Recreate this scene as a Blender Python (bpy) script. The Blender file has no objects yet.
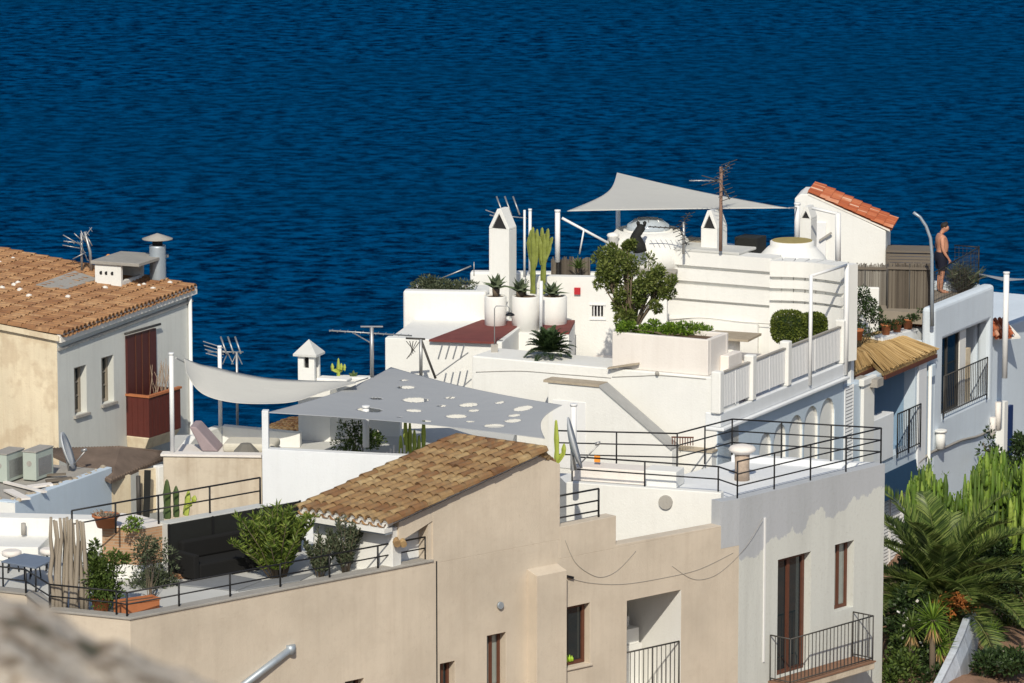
import bpy, math, random
from math import sin, cos, tan, radians, pi, sqrt, atan2
from mathutils import Vector, Matrix
SC = bpy.context.scene
COL = SC.collection
rnd = random.Random(7)

# ------------------------------------------------------------------ camera
FPX = 4500.0; PITCH = 10.0; CAMZ = 50.0
cam_d = bpy.data.cameras.new('camera'); cam = bpy.data.objects.new('camera', cam_d); COL.objects.link(cam)
cam.location = (0, 0, CAMZ); cam.rotation_euler = (radians(90 - PITCH), 0, 0)
cam_d.sensor_width = 36; cam_d.lens = 36 * FPX / 1024
cam_d.clip_start = 0.5; cam_d.clip_end = 30000
cam_d.dof.use_dof = True; cam_d.dof.focus_distance = 99; cam_d.dof.aperture_fstop = 5.6
SC.camera = cam
SC.render.resolution_x = 1024; SC.render.resolution_y = 683

# ------------------------------------------------------------------ light
SUN_AZ = (-0.06, -0.998); SUN_EL = 38.0
n_ = sqrt(SUN_AZ[0]**2 + SUN_AZ[1]**2)
sdir = Vector((SUN_AZ[0]/n_*cos(radians(SUN_EL)), SUN_AZ[1]/n_*cos(radians(SUN_EL)), sin(radians(SUN_EL))))
sd = bpy.data.lights.new('sun', 'SUN'); sd.energy = 3.7; sd.angle = radians(0.53); sd.color = (1.0, 0.93, 0.785)
sun = bpy.data.objects.new('sun', sd); COL.objects.link(sun)
sun.rotation_euler = sdir.to_track_quat('Z', 'Y').to_euler()
W = bpy.data.worlds.new('World'); SC.world = W; W.use_nodes = True
nt = W.node_tree; nt.nodes.clear()
sky = nt.nodes.new('ShaderNodeTexSky'); sky.sky_type = 'NISHITA'; sky.sun_disc = False
sky.sun_elevation = radians(SUN_EL); sky.sun_rotation = atan2(sdir.x, sdir.y); sky.altitude = 50
bg = nt.nodes.new('ShaderNodeBackground'); bg.inputs['Strength'].default_value = 0.1
wo = nt.nodes.new('ShaderNodeOutputWorld')
nt.links.new(sky.outputs[0], bg.inputs[0]); nt.links.new(bg.outputs[0], wo.inputs[0])
SC.view_settings.view_transform = 'Standard'; SC.view_settings.look = 'None'
SC.view_settings.exposure = 0.0; SC.view_settings.gamma = 1.0; SC.view_settings.use_curve_mapping = False

# ------------------------------------------------------------------ measuring helpers (photo pixel -> place)
CP, SP = cos(radians(PITCH)), sin(radians(PITCH))
def ray(u, v):
    a = (u - 512) / FPX; b = (341.5 - v) / FPX
    return (a, CP + b*SP, -SP + b*CP)
def pY(u, v, Y):
    r = ray(u, v); k = Y / r[1]; return Vector((r[0]*k, Y, CAMZ + r[2]*k))
def pZ(u, v, z):
    r = ray(u, v); k = (z - CAMZ) / r[2]; return Vector((r[0]*k, r[1]*k, z))
class Fr:
    """a vertical plane: a = metres along it, d = metres behind it, z = height"""
    def __init__(s, x, y, th):
        s.x, s.y, s.th = x, y, th; s.c, s.s = cos(radians(th)), sin(radians(th))
    def w(s, a, d, z): return Vector((s.x + s.c*a - s.s*d, s.y + s.s*a + s.c*d, z))
    def hit(s, u, v, d=0.0):
        r = ray(u, v); ox, oy = s.x - s.s*d, s.y + s.c*d
        # normal (-s, c)
        k = (-s.s*ox + s.c*oy) / (-s.s*r[0] + s.c*r[1])
        X, Y, Z = r[0]*k, r[1]*k, CAMZ + r[2]*k
        return ((X - ox)*s.c + (Y - oy)*s.s, Z)
    def a(s, u, v=400, d=0.0): return s.hit(u, v, d)[0]
    def loc(s, p): return ((p[0]-s.x)*s.c + (p[1]-s.y)*s.s, -(p[0]-s.x)*s.s + (p[1]-s.y)*s.c)
    def sh(s, a, d=0.0, dth=0.0):
        p = s.w(a, d, 0); return Fr(p.x, p.y, s.th + dth)
def frame2(p, q): return Fr(p[0], p[1], math.degrees(atan2(q[1]-p[1], q[0]-p[0])))

# ------------------------------------------------------------------ objects
WM = {}
def props(o, label=None, cat=None, group=None, kind=None):
    if label: o['label'] = label
    if cat: o['category'] = cat
    if group: o['group'] = group
    if kind: o['kind'] = kind
    return o
def thing(name, label, cat, loc=(0, 0, 0), th=0.0, group=None):
    o = bpy.data.objects.new(name, None); COL.objects.link(o); o.empty_display_size = 0.3
    o.location = loc; o.rotation_euler = (0, 0, radians(th))
    WM[o.as_pointer()] = Matrix.Translation(Vector(loc)) @ Matrix.Rotation(radians(th), 4, 'Z')
    return props(o, label, cat, group)
class MB:
    def __init__(s): s.v = []; s.f = []; s.sm = []; s.mi = []
    def add(s, vs, fs, smooth=False, mi=0):
        b = len(s.v); s.v += [Vector(p) for p in vs]
        for f in fs: s.f.append(tuple(b+i for i in f)); s.sm.append(smooth); s.mi.append(mi)
        return s
    def hexa(s, b, t, smooth=False, mi=0):
        n = len(b)
        fs = [tuple(reversed(range(n))), tuple(range(n, 2*n))] + [(i, (i+1) % n, n+(i+1) % n, n+i) for i in range(n)]
        return s.add(list(b)+list(t), fs, smooth, mi)
    def prism(s, poly, z0, z1, mi=0):
        # z1 may be a list
        zz = z1 if isinstance(z1, (list, tuple)) else [z1]*len(poly)
        z00 = z0 if isinstance(z0, (list, tuple)) else [z0]*len(poly)
        ar = sum(poly[i][0]*poly[(i+1) % len(poly)][1]-poly[(i+1) % len(poly)][0]*poly[i][1] for i in range(len(poly)))
        idx = list(range(len(poly)))
        if ar < 0: idx.reverse()
        return s.hexa([(poly[i][0], poly[i][1], z00[i]) for i in idx], [(poly[i][0], poly[i][1], zz[i]) for i in idx], False, mi)
    def box(s, F, a0, a1, d0, d1, z0, z1, mi=0):
        if a0 > a1: a0, a1 = a1, a0
        if d0 > d1: d0, d1 = d1, d0
        if z0 > z1: z0, z1 = z1, z0
        q = [(a0, d0), (a1, d0), (a1, d1), (a0, d1)]
        return s.hexa([F.w(a, d, z0) for a, d in q], [F.w(a, d, z1) for a, d in q], False, mi)
    def face(s, F, pts, d0, d1, mi=0):
        """polygon of (a,z) pushed from d0 to d1"""
        if d0 > d1: d0, d1 = d1, d0
        ar = sum(pts[i][0]*pts[(i+1) % len(pts)][1]-pts[(i+1) % len(pts)][0]*pts[i][1] for i in range(len(pts)))
        if ar < 0: pts = list(reversed(pts))
        return s.hexa([F.w(a, d1, z) for a, z in pts], [F.w(a, d0, z) for a, z in pts], False, mi)
    def wall(s, F, a0, a1, z0, z1, t, holes=(), d=0.0, mi=0):
        xs = sorted(set([a0, a1] + [h[0] for h in holes] + [h[1] for h in holes]))
        zs = sorted(set([z0, z1] + [h[2] for h in holes] + [h[3] for h in holes]))
        nx, nz = len(xs), len(zs)
        def solid(i, j):
            if i < 0 or j < 0 or i >= nx-1 or j >= nz-1: return False
            cx, cz = (xs[i]+xs[i+1])/2, (zs[j]+zs[j+1])/2
            return not any(h[0] < cx < h[1] and h[2] < cz < h[3] for h in holes)
        vid = lambda i, j, k: (j*nx+i)*2+k
        vs = [F.w(xs[i], d+k*t, zs[j]) for j in range(nz) for i in range(nx) for k in (0, 1)]
        fs = []
        for i in range(nx-1):
            for j in range(nz-1):
                if not solid(i, j): continue
                fs.append((vid(i, j, 0), vid(i+1, j, 0), vid(i+1, j+1, 0), vid(i, j+1, 0)))
                fs.append((vid(i, j, 1), vid(i, j+1, 1), vid(i+1, j+1, 1), vid(i+1, j, 1)))
                if not solid(i-1, j): fs.append((vid(i, j, 0), vid(i, j+1, 0), vid(i, j+1, 1), vid(i, j, 1)))
                if not solid(i+1, j): fs.append((vid(i+1, j, 0), vid(i+1, j, 1), vid(i+1, j+1, 1), vid(i+1, j+1, 0)))
                if not solid(i, j-1): fs.append((vid(i, j, 0), vid(i, j, 1), vid(i+1, j, 1), vid(i+1, j, 0)))
                if not solid(i, j+1): fs.append((vid(i, j+1, 0), vid(i+1, j+1, 0), vid(i+1, j+1, 1), vid(i, j+1, 1)))
        return s.add(vs, fs, False, mi)
    def tube(s, pts, r, n=6, mi=0, cap=True):
        pts = [Vector(p) for p in pts]; m = len(pts)
        rr = r if isinstance(r, (list, tuple)) else [r]*m
        vs = []; prev = None
        for i, p in enumerate(pts):
            t = (pts[min(i+1, m-1)] - pts[max(i-1, 0)])
            if t.length < 1e-9: t = Vector((0, 0, 1))
            t.normalize()
            if prev is None:
                a = Vector((0, 0, 1)) if abs(t.z) < .9 else Vector((1, 0, 0))
                x = t.cross(a).normalized()
            else:
                x = (prev - t*prev.dot(t)).normalized()
            prev = x; y = t.cross(x)
            for k in range(n):
                an = 2*pi*k/n; vs.append(p + (x*cos(an)+y*sin(an))*rr[i])
        fs = [(i*n+k, i*n+(k+1) % n, (i+1)*n+(k+1) % n, (i+1)*n+k) for i in range(m-1) for k in range(n)]
        s.add(vs, fs, n > 4, mi)
        if cap:
            b = len(s.v)-len(vs)
            s.f.append(tuple(b+k for k in reversed(range(n)))); s.sm.append(False); s.mi.append(mi)
            s.f.append(tuple(b+(m-1)*n+k for k in range(n))); s.sm.append(False); s.mi.append(mi)
        return s
    def lathe(s, c, prof, n=24, mi=0, smooth=True):
        c = Vector(c); m = len(prof); vs = []
        for (r, z) in prof:
            for k in range(n):
                an = 2*pi*k/n; vs.append(c + Vector((r*cos(an), r*sin(an), z)))
        fs = [(i*n+k, i*n+(k+1) % n, (i+1)*n+(k+1) % n, (i+1)*n+k) for i in range(m-1) for k in range(n)]
        s.add(vs, fs, smooth, mi)
        b = len(s.v)-len(vs)
        s.f.append(tuple(b+k for k in reversed(range(n)))); s.sm.append(False); s.mi.append(mi)
        s.f.append(tuple(b+(m-1)*n+k for k in range(n))); s.sm.append(False); s.mi.append(mi)
        return s
    def beam(s, p, q, w, h, mi=0):
        """rectangular bar from p to q, w across, h high"""
        p, q = Vector(p), Vector(q); t = (q-p).normalized()
        up = Vector((0, 0, 1)) if abs(t.z) < .95 else Vector((0, 1, 0))
        x = t.cross(up).normalized()*w/2; y = x.cross(t).normalized()*h/2
        return s.hexa([p-x-y, p+x-y, p+x+y, p-x+y], [q-x-y, q+x-y, q+x+y, q-x+y], False, mi)
    def build(s, name, mat, parent=None, loc=None, bevel=0.0, seg=2, smooth_angle=False):
        M = WM[parent.as_pointer()] if parent else Matrix.Translation(Vector(loc) if loc is not None else Vector((0, 0, 0)))
        inv = M.inverted()
        me = bpy.data.meshes.new(name); me.from_pydata([inv @ p for p in s.v], [], s.f)
        mats = mat if isinstance(mat, (list, tuple)) else [mat]
        for m in mats: me.materials.append(m)
        me.polygons.foreach_set('use_smooth', s.sm); me.polygons.foreach_set('material_index', s.mi)
        me.validate(); me.update()
        o = bpy.data.objects.new(name, me); COL.objects.link(o)
        if parent: o.parent = parent
        else: o.location = M.translation
        WM[o.as_pointer()] = M
        if bevel > 0:
            b = o.modifiers.new('bevel', 'BEVEL'); b.width = bevel; b.segments = seg; b.limit_method = 'ANGLE'; b.angle_limit = radians(40)
        return o
def solo(mb, name, mat, label, cat, loc, group=None, kind=None, **k):
    return props(mb.build(name, mat, None, loc, **k), label, cat, group, kind)
def copy_tree(o, parent=None):
    c = o.copy(); COL.objects.link(c)
    if parent: c.parent = parent
    for ch in list(o.children): copy_tree(ch, c)
    return c
KEEP = []
def clone(src, loc, th=None, scale=None, label=None, group=None):
    c = copy_tree(src); c.location = loc
    if th is not None: c.rotation_euler = (0, 0, radians(th))
    if scale: c.scale = (scale, scale, scale)
    if label: c['label'] = label
    if group: c['group'] = group
    return c

# ------------------------------------------------------------------ materials
def hexc(h):
    h = h.lstrip('#'); c = [int(h[i:i+2], 16)/255 for i in (0, 2, 4)]
    return tuple(x/12.92 if x <= .04045 else ((x+.055)/1.055)**2.4 for x in c)
def newmat(name):
    m = bpy.data.materials.new(name); m.use_nodes = True
    b = m.node_tree.nodes['Principled BSDF']; return m, m.node_tree, b
def N(t, typ, **k):
    n = t.nodes.new(typ)
    for a, b in k.items(): setattr(n, a, b)
    return n
def ramp(t, src, stops):
    r = N(t, 'ShaderNodeValToRGB'); e = r.color_ramp.elements
    while len(e) < len(stops): e.new(0.5)
    for i, (p, c) in enumerate(stops):
        e[i].position = p; e[i].color = (*c, 1) if len(c) == 3 else c
    t.links.new(src, r.inputs[0]); return r
def noise(t, vec, scale, detail=4, rough=.55, sc=None):
    if sc:
        mp = N(t, 'ShaderNodeMapping'); mp.inputs['Scale'].default_value = sc; t.links.new(vec, mp.inputs[0]); vec = mp.outputs[0]
    n = N(t, 'ShaderNodeTexNoise'); n.inputs['Scale'].default_value = scale; n.inputs['Detail'].default_value = detail
    n.inputs['Roughness'].default_value = rough; t.links.new(vec, n.inputs[0]); return n
def mix(t, fac, a, b, mode='MIX'):
    m = N(t, 'ShaderNodeMix', data_type='RGBA', blend_type=mode)
    for sock, val in ((m.inputs[0], fac), (m.inputs[6], a), (m.inputs[7], b)):
        if hasattr(val, 'is_output'): t.links.new(val, sock)
        elif isinstance(val, (int, float)): sock.default_value = val
        else: sock.default_value = (*val, 1)
    return m.outputs[2]
def sc3(c, k): return tuple(min(1, x*k) for x in c)
def bump(t, b, h, strength=.3, dist=.02):
    n = N(t, 'ShaderNodeBump'); n.inputs['Strength'].default_value = strength; n.inputs['Distance'].default_value = dist
    t.links.new(h, n.inputs['Height']); t.links.new(n.outputs[0], b.inputs['Normal']); return n
def plaster(name, col, stain=None, st=.35, var=.10, rough=.9, bmp=.35, streak=.35, spots=0.0):
    m, t, b = newmat(name); geo = N(t, 'ShaderNodeNewGeometry'); P = geo.outputs['Position']
    stain = stain or sc3(col, .62)
    n1 = noise(t, P, .55, 6, .6); n2 = noise(t, P, 1.0, 5, .6, (2.6, 2.6, .22)); n3 = noise(t, P, 9, 5, .65)
    c = mix(t, ramp(t, n1.outputs[0], [(.3, (0, 0, 0)), (.72, (1, 1, 1))]).outputs[0], sc3(col, 1+var), sc3(col, 1-var))
    s1 = ramp(t, n2.outputs[0], [(.52, (0, 0, 0)), (.78, (1, 1, 1))]); f = N(t, 'ShaderNodeMath', operation='MULTIPLY')
    f.inputs[1].default_value = streak; t.links.new(s1.outputs[0], f.inputs[0])
    c = mix(t, f.outputs[0], c, stain)
    s2 = ramp(t, n3.outputs[0], [(.58, (0, 0, 0)), (.8, (1, 1, 1))]); g = N(t, 'ShaderNodeMath', operation='MULTIPLY')
    g.inputs[1].default_value = st; t.links.new(s2.outputs[0], g.inputs[0])
    c = mix(t, g.outputs[0], c, sc3(stain, .9))
    n6 = noise(t, P, 1.0, 4, .6, (9, 9, .45)); s6 = ramp(t, n6.outputs[0], [(.5, (0, 0, 0)), (.78, (1, 1, 1))])
    f6 = N(t, 'ShaderNodeMath', operation='MULTIPLY'); f6.inputs[1].default_value = streak*.7; t.links.new(s6.outputs[0], f6.inputs[0]); c = mix(t, f6.outputs[0], c, stain)
    if spots:
        n4 = noise(t, P, 1.6, 3, .7); s4 = ramp(t, n4.outputs[0], [(.5, (0, 0, 0)), (.62, (1, 1, 1))])
        h = N(t, 'ShaderNodeMath', operation='MULTIPLY'); h.inputs[1].default_value = spots; t.links.new(s4.outputs[0], h.inputs[0])
        c = mix(t, h.outputs[0], c, stain)
    t.links.new(c, b.inputs['Base Color']); b.inputs['Roughness'].default_value = rough
    b.inputs['Specular IOR Level'].default_value = .25
    nb = noise(t, P, 22, 6, .7); bump(t, b, nb.outputs[0], bmp, .02)
    return m
def plain(name, col, rough=.6, metal=0.0, var=.15, scale=6, spec=.4, bmp=0.0):
    m, t, b = newmat(name); geo = N(t, 'ShaderNodeNewGeometry')
    n1 = noise(t, geo.outputs['Position'], scale, 4, .6)
    c = mix(t, n1.outputs[0], sc3(col, 1+var), sc3(col, 1-var))
    t.links.new(c, b.inputs['Base Color']); b.inputs['Roughness'].default_value = rough; b.inputs['Metallic'].default_value = metal
    b.inputs['Specular IOR Level'].default_value = spec
    if bmp: bump(t, b, n1.outputs[0], bmp, .02)
    return m
def island(name, stops, rough=.8, k=1.0, trans=0.0, patch=.3, spec=.3, sheen=0, bmp=0.0, dirt=None):
    """colour picked per loose piece (tile, leaf, reed)"""
    m, t, b = newmat(name); geo = N(t, 'ShaderNodeNewGeometry')
    n = noise(t, geo.outputs['Position'], 1.3, 4, .6)
    a = N(t, 'ShaderNodeMath', operation='MULTIPLY_ADD'); a.inputs[1].default_value = patch*2; a.inputs[2].default_value = -patch
    t.links.new(n.outputs[0], a.inputs[0])
    s = N(t, 'ShaderNodeMath', operation='ADD', use_clamp=True); t.links.new(a.outputs[0], s.inputs[0]); kk = N(t, 'ShaderNodeMath', operation='MULTIPLY_ADD'); kk.inputs[1].default_value = k; kk.inputs[2].default_value = (1-k)/2; t.links.new(geo.outputs['Random Per Island'], kk.inputs[0]); t.links.new(kk.outputs[0], s.inputs[1])
    c = ramp(t, s.outputs[0], stops).outputs[0]
    if dirt:
        n5 = noise(t, geo.outputs['Position'], 7, 5, .7); rr = ramp(t, n5.outputs[0], [(.45, (0, 0, 0)), (.75, (1, 1, 1))])
        c = mix(t, rr.outputs[0], c, dirt)
    t.links.new(c, b.inputs['Base Color']); b.inputs['Roughness'].default_value = rough; b.inputs['Specular IOR Level'].default_value = spec
    if bmp:
        nb = noise(t, geo.outputs['Position'], 30, 4, .7); bump(t, b, nb.outputs[0], bmp, .01)
    if trans:
        tr = N(t, 'ShaderNodeBsdfTranslucent'); t.links.new(c, tr.inputs[0]); ms = N(t, 'ShaderNodeMixShader'); ms.inputs[0].default_value = trans
        t.links.new(b.outputs[0], ms.inputs[1]); t.links.new(tr.outputs[0], ms.inputs[2])
        t.links.new(ms.outputs[0], t.nodes['Material Output'].inputs[0])
    return m
M = {}
WHT = (.78, .775, .745)
M['white'] = plaster('whitewash', WHT, (.55, .52, .47), .16, .05, streak=.13)
M['white2'] = plaster('whitewash cool', (.74, .76, .78), (.52, .52, .52), .16, .05, streak=.16)
M['cream'] = plaster('cream plaster', (.74, .64, .47), (.45, .32, .20), .35, .12, streak=.4, spots=.35)
M['grey'] = plaster('grey white plaster', (.62, .63, .60), (.42, .42, .40), .2, .06, streak=.35)
M['beige'] = plaster('beige plaster', (.61, .53, .43), (.43, .35, .27), .28, .12, streak=.26, spots=.12)
M['beige2'] = plaster('rough beige plaster', (.60, .52, .41), (.36, .28, .20), .5, .12, streak=.5, spots=.3)
M['blue'] = plaster('pale blue plaster', (.54, .63, .72), (.42, .47, .52), .2, .06, streak=.2)
M['pale'] = plaster('pale warm plaster', (.78, .73, .68), (.55, .48, .42), .18, .05, streak=.2)
M['stone'] = plaster('grey cement', (.36, .34, .31), (.20, .18, .15), .5, .15, streak=.3, bmp=.6)
M['coping'] = plaster('stained coping', (.40, .34, .26), (.18, .14, .10), .6, .2, streak=.4, bmp=.6)
M['floor'] = plaster('terrace floor', (.55, .55, .53), (.36, .35, .33), .3, .08, streak=.0)
M['deck'] = plain('grey deck', (.21, .22, .235), .7)
M['redroof'] = plain('red painted roof', (.17, .042, .035), .8, var=.3, scale=3)
M['redtile'] = plain('red floor tile', (.36, .12, .06), .7)
M['tile'] = island('old roof tiles', [(0, (.10, .045, .022)), (.3, (.23, .12, .055)), (.55, (.33, .21, .10)), (.8, (.40, .28, .14)), (1, (.47, .37, .22))], .9, k=.55, patch=.55, dirt=(.19, .13, .075), bmp=.4)
M['tile3'] = island('sun bleached roof tiles', [(0, (.14, .06, .03)), (.25, (.27, .13, .06)), (.6, (.40, .22, .105)), (.9, (.46, .29, .155)), (1, (.46, .33, .22))], .9, k=.45, patch=.5, dirt=(.22, .12, .07), bmp=.4)
M['tile2'] = island('bright roof tiles', [(0, (.34, .085, .035)), (.5, (.44, .12, .05)), (.9, (.50, .17, .08)), (1, (.66, .42, .3))], .85, patch=.2)
M['mortar'] = plain('mortar', (.78, .74, .68), .9)
M['iron'] = plain('black iron', (.018, .018, .02), .5, .3)
M['ironb'] = plain('worn iron', (.07, .065, .06), .6, .3)
M['alu'] = plain('dull aluminium', (.42, .42, .42), .45, .7)
M['galv'] = plain('galvanised metal', (.40, .45, .50), .5, .5)
M['wpaint'] = plain('white paint', (.78, .78, .78), .5, var=.04)
M['brown'] = plain('brown shutter paint', (.075, .018, .016), .5, var=.2)
M['wood'] = plain('stained wood', (.115, .042, .024), .5, var=.3)
M['woodold'] = island('weathered wood', [(0, (.20, .17, .13)), (1, (.36, .31, .25))], .9)
M['glass'] = plain('dark glass', (.015, .025, .03), .06, spec=.8)
M['glassc'] = plain('curtained glass', (.26, .29, .27), .12, spec=.8)
M['dark'] = plain('dark interior', (.02, .02, .022), .9)
M['black'] = plain('black fabric', (.012, .013, .012), .8)
M['terracotta'] = plain('terracotta', (.42, .15, .06), .8)
M['soil'] = plain('soil', (.12, .075, .045), .95, bmp=.5)
M['reed'] = island('cane thatch', [(0, (.27, .17, .07)), (.5, (.42, .28, .12)), (1, (.56, .40, .20))], .85, patch=.15)
M['reedgrey'] = island('old reed fence', [(0, (.09, .075, .06)), (.5, (.15, .125, .10)), (1, (.23, .20, .16))], .9, patch=.2)
M['leaf'] = island('green leaves', [(0, (.035, .06, .012)), (.5, (.07, .115, .022)), (1, (.13, .18, .04))], .55, trans=.2, patch=.2)
M['olive'] = island('olive leaves', [(0, (.04, .055, .03)), (.5, (.075, .095, .05)), (1, (.15, .17, .10))], .6, trans=.15, patch=.2)
M['bright'] = island('bright green leaves', [(0, (.05, .10, .012)), (.5, (.12, .21, .02)), (1, (.24, .36, .04))], .5, trans=.25, patch=.2)
M['hedge'] = island('clipped hedge leaves', [(0, (.05, .075, .010)), (.6, (.11, .14, .02)), (1, (.18, .22, .04))], .6, trans=.2, patch=.15)
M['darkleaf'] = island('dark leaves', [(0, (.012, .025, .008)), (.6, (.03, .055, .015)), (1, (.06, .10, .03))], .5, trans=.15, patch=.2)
M['cactus'] = plain('yellow green cactus', (.36, .42, .07), .6, var=.25)
M['cactusd'] = plain('green cactus', (.055, .09, .022), .6, var=.25)
M['bark'] = plain('bark', (.13, .10, .07), .95, bmp=.6)
M['cloth'] = plain('sailcloth', (.60, .59, .56), .85, var=.03)
M['clothg'] = plain('grey sailcloth', (.30, .33, .37), .85, var=.04)
M['orange'] = plain('orange plastic', (.80, .30, .04), .5)
M['red'] = plain('red plastic', (.45, .02, .03), .5)
M['skin'] = plain('tanned skin', (.52, .25, .16), .5, var=.18)
M['hair'] = plain('dark hair', (.02, .014, .01), .7)
M['navy'] = plain('navy swim shorts', (.006, .007, .02), .8)
M['agave'] = island('agave leaves', [(0, (.07, .10, .05)), (.6, (.14, .18, .10)), (1, (.22, .26, .16))], .6, trans=.1, patch=.2)
M['treeleaf'] = island('tree leaves', [(0, (.05, .08, .015)), (.5, (.14, .18, .035)), (1, (.27, .30, .09))], .6, trans=.35, patch=.25)
M['palm'] = island('palm leaflets', [(0, (.03, .055, .015)), (.5, (.11, .17, .035)), (1, (.26, .31, .09))], .45, trans=.3, patch=.25, spec=.4)
M['palmrib'] = plain('palm rib', (.13, .16, .045), .6)
M['darkleaf2'] = island('cycad leaflets', [(0, (.025, .05, .02)), (1, (.06, .10, .035))], .45, trans=.1, patch=.1)
M['oldwall'] = plaster('old limewash', (.50, .54, .60), (.25, .25, .25), .4, .1, streak=.6, spots=.25)
M['oleander'] = island('oleander leaves', [(0, (.05, .09, .014)), (.5, (.12, .18, .028)), (1, (.25, .31, .06))], .5, trans=.22, patch=.2)
M['cactust'] = plain('cactus flesh', (.20, .23, .045), .65, var=.45, scale=9, bmp=.6)
M['euph'] = island('euphorbia flesh', [(0, (.03, .06, .008)), (.4, (.08, .15, .018)), (.75, (.15, .25, .03)), (1, (.26, .34, .06))], .6, patch=.35, bmp=.6, dirt=(.10, .14, .03))
M['sofa'] = plain('black sofa fabric', (.006, .006, .006), .9)
M['shadeblue'] = plaster('limewash with blue shade tint', (.64, .71, .78), (.44, .47, .50), .2, .06, streak=.2)  # white wall with the blue of sky-lit shade put into its colour
# ================================================================== sea and land
def sea_mat():
    m, t, b = newmat('sea water'); geo = N(t, 'ShaderNodeNewGeometry'); P = geo.outputs['Position']
    n1 = noise(t, P, .72, 6, .66, (.75, 1.0, 1.0)); n2 = noise(t, P, .018, 5, .6, (.6, 1, 1)); n3 = noise(t, P, 1.7, 4, .6, (.7, 1, 1))
    c = mix(t, ramp(t, n1.outputs[0], [(.41, (0, 0, 0)), (.59, (1, 1, 1))]).outputs[0], (.0, .009, .036), (.0, .070, .200))  # wave highlights and shaded troughs are painted into the base colour
    c = mix(t, ramp(t, n3.outputs[0], [(.55, (0, 0, 0)), (.8, (1, 1, 1))]).outputs[0], c, (.0, .11, .27))
    c = mix(t, ramp(t, n2.outputs[0], [(.4, (0, 0, 0)), (.6, (.38, .38, .38))]).outputs[0], c, (.0, .042, .115))
    t.links.new(c, b.inputs['Base Color']); b.inputs['Roughness'].default_value = .5; b.inputs['Specular IOR Level'].default_value = .0
    ad = N(t, 'ShaderNodeMath', operation='MULTIPLY_ADD'); ad.inputs[1].default_value = .35; t.links.new(n3.outputs[0], ad.inputs[0]); t.links.new(n1.outputs[0], ad.inputs[2])
    bump(t, b, ad.outputs[0], .8, .7)
    return m
mb = MB(); mb.add([(-9000, 100, 0), (9000, 100, 0), (9000, 20000, 0), (-9000, 20000, 0)], [(0, 1, 2, 3)])
props(mb.build('sea', sea_mat()), kind='structure')

def land_z(x, y):
    if y < 72: z = 47.3 - .35*y
    else: z = 22.1
    if y > 122: z = 22.1 - (y-122)*.9
    z += .35*sin(x*.31+y*.17)+.25*sin(x*.83-y*.41)
    return max(z, -3)
M['earth'] = plaster('dry earth', (.27, .19, .13), (.12, .09, .05), .6, .2, streak=0, spots=.6, bmp=.8)
mb = MB(); xs = [-60+3*i for i in range(41)]; ys = [-3+3*j for j in range(56)]
vs = [(x, y, land_z(x, y)) for y in ys for x in xs]
fs = [(j*41+i, j*41+i+1, (j+1)*41+i+1, (j+1)*41+i) for j in range(55) for i in range(40)]
mb.add(vs, fs, True); props(mb.build('hillside', M['earth']), kind='structure')

# ================================================================== parts used by houses
def win(root, F, u0, u1, v0, v1, d, fw=.06, glass='glass', frame='wood', bars=0, hbars=0, name='window', az=None, two=False):
    """framed window set d behind the wall face; returns part"""
    if az: a0, a1, z0, z1 = az
    else:
        a0, z1 = F.hit(u0, v0, 0); a1, z0 = F.hit(u1, v1, 0)
    m = MB(); e = .004
    m.box(F, a0, a0+fw, d, d+.07, z0, z1); m.box(F, a1-fw, a1, d, d+.07, z0, z1)
    m.box(F, a0+fw+e/4, a1-fw-e/4, d, d+.068, z1-fw, z1); m.box(F, a0+fw+e/4, a1-fw-e/4, d, d+.068, z0, z0+fw)
    for k in range(bars):
        x = a0+fw+(a1-a0-2*fw)*(k+1)/(bars+1); m.box(F, x-fw*.55, x+fw*.55, d+.004, d+.06, z0+fw, z1-fw)
    for k in range(hbars):
        z = z0+fw+(z1-z0-2*fw)*(k+1)/(hbars+1); m.box(F, a0+fw, a1-fw, d+.012, d+.055, z-.02, z+.02)
    o = m.build(name, M[frame], root)
    p = MB(); p.box(F, a0+fw*.5, a1-fw*.5, d+.04, d+.05, z0+fw*.5, z1-fw*.5); p.build('pane', M[glass], o)
    return o
def railing(root, pts, h, bars, post=.02, rail=.016, posts=None, base=0.0, name='railing', mat='iron', sp=1.0, balus=None, flat=False):
    """pts: world points of the foot line; bars: heights as fractions of h"""
    m = MB(); pts = [Vector(p) for p in pts]
    for p, q in zip(pts[:-1], pts[1:]):
        L = (q-p).length; n = max(1, round(L/sp))
        for k in range(n+1):
            if k == n and q is not pts[-1]: continue
            x = p.lerp(q, k/n); m.tube([x-Vector((0, 0, .06)), x+Vector((0, 0, h))], post, 6)
        for b in bars:
            m.tube([p+Vector((0, 0, h*b)), q+Vector((0, 0, h*b))], rail*(1.15 if b == 1 else 1), 6)
        if balus:
            k = int(L/balus)
            for i in range(1, k):
                x = p.lerp(q, i/k); m.tube([x+Vector((0, 0, h*bars[-1] if bars[-1] < .3 else .03)), x+Vector((0, 0, h))], .009, 4)
    return m.build(name, M[mat], root) if root else m
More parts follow.
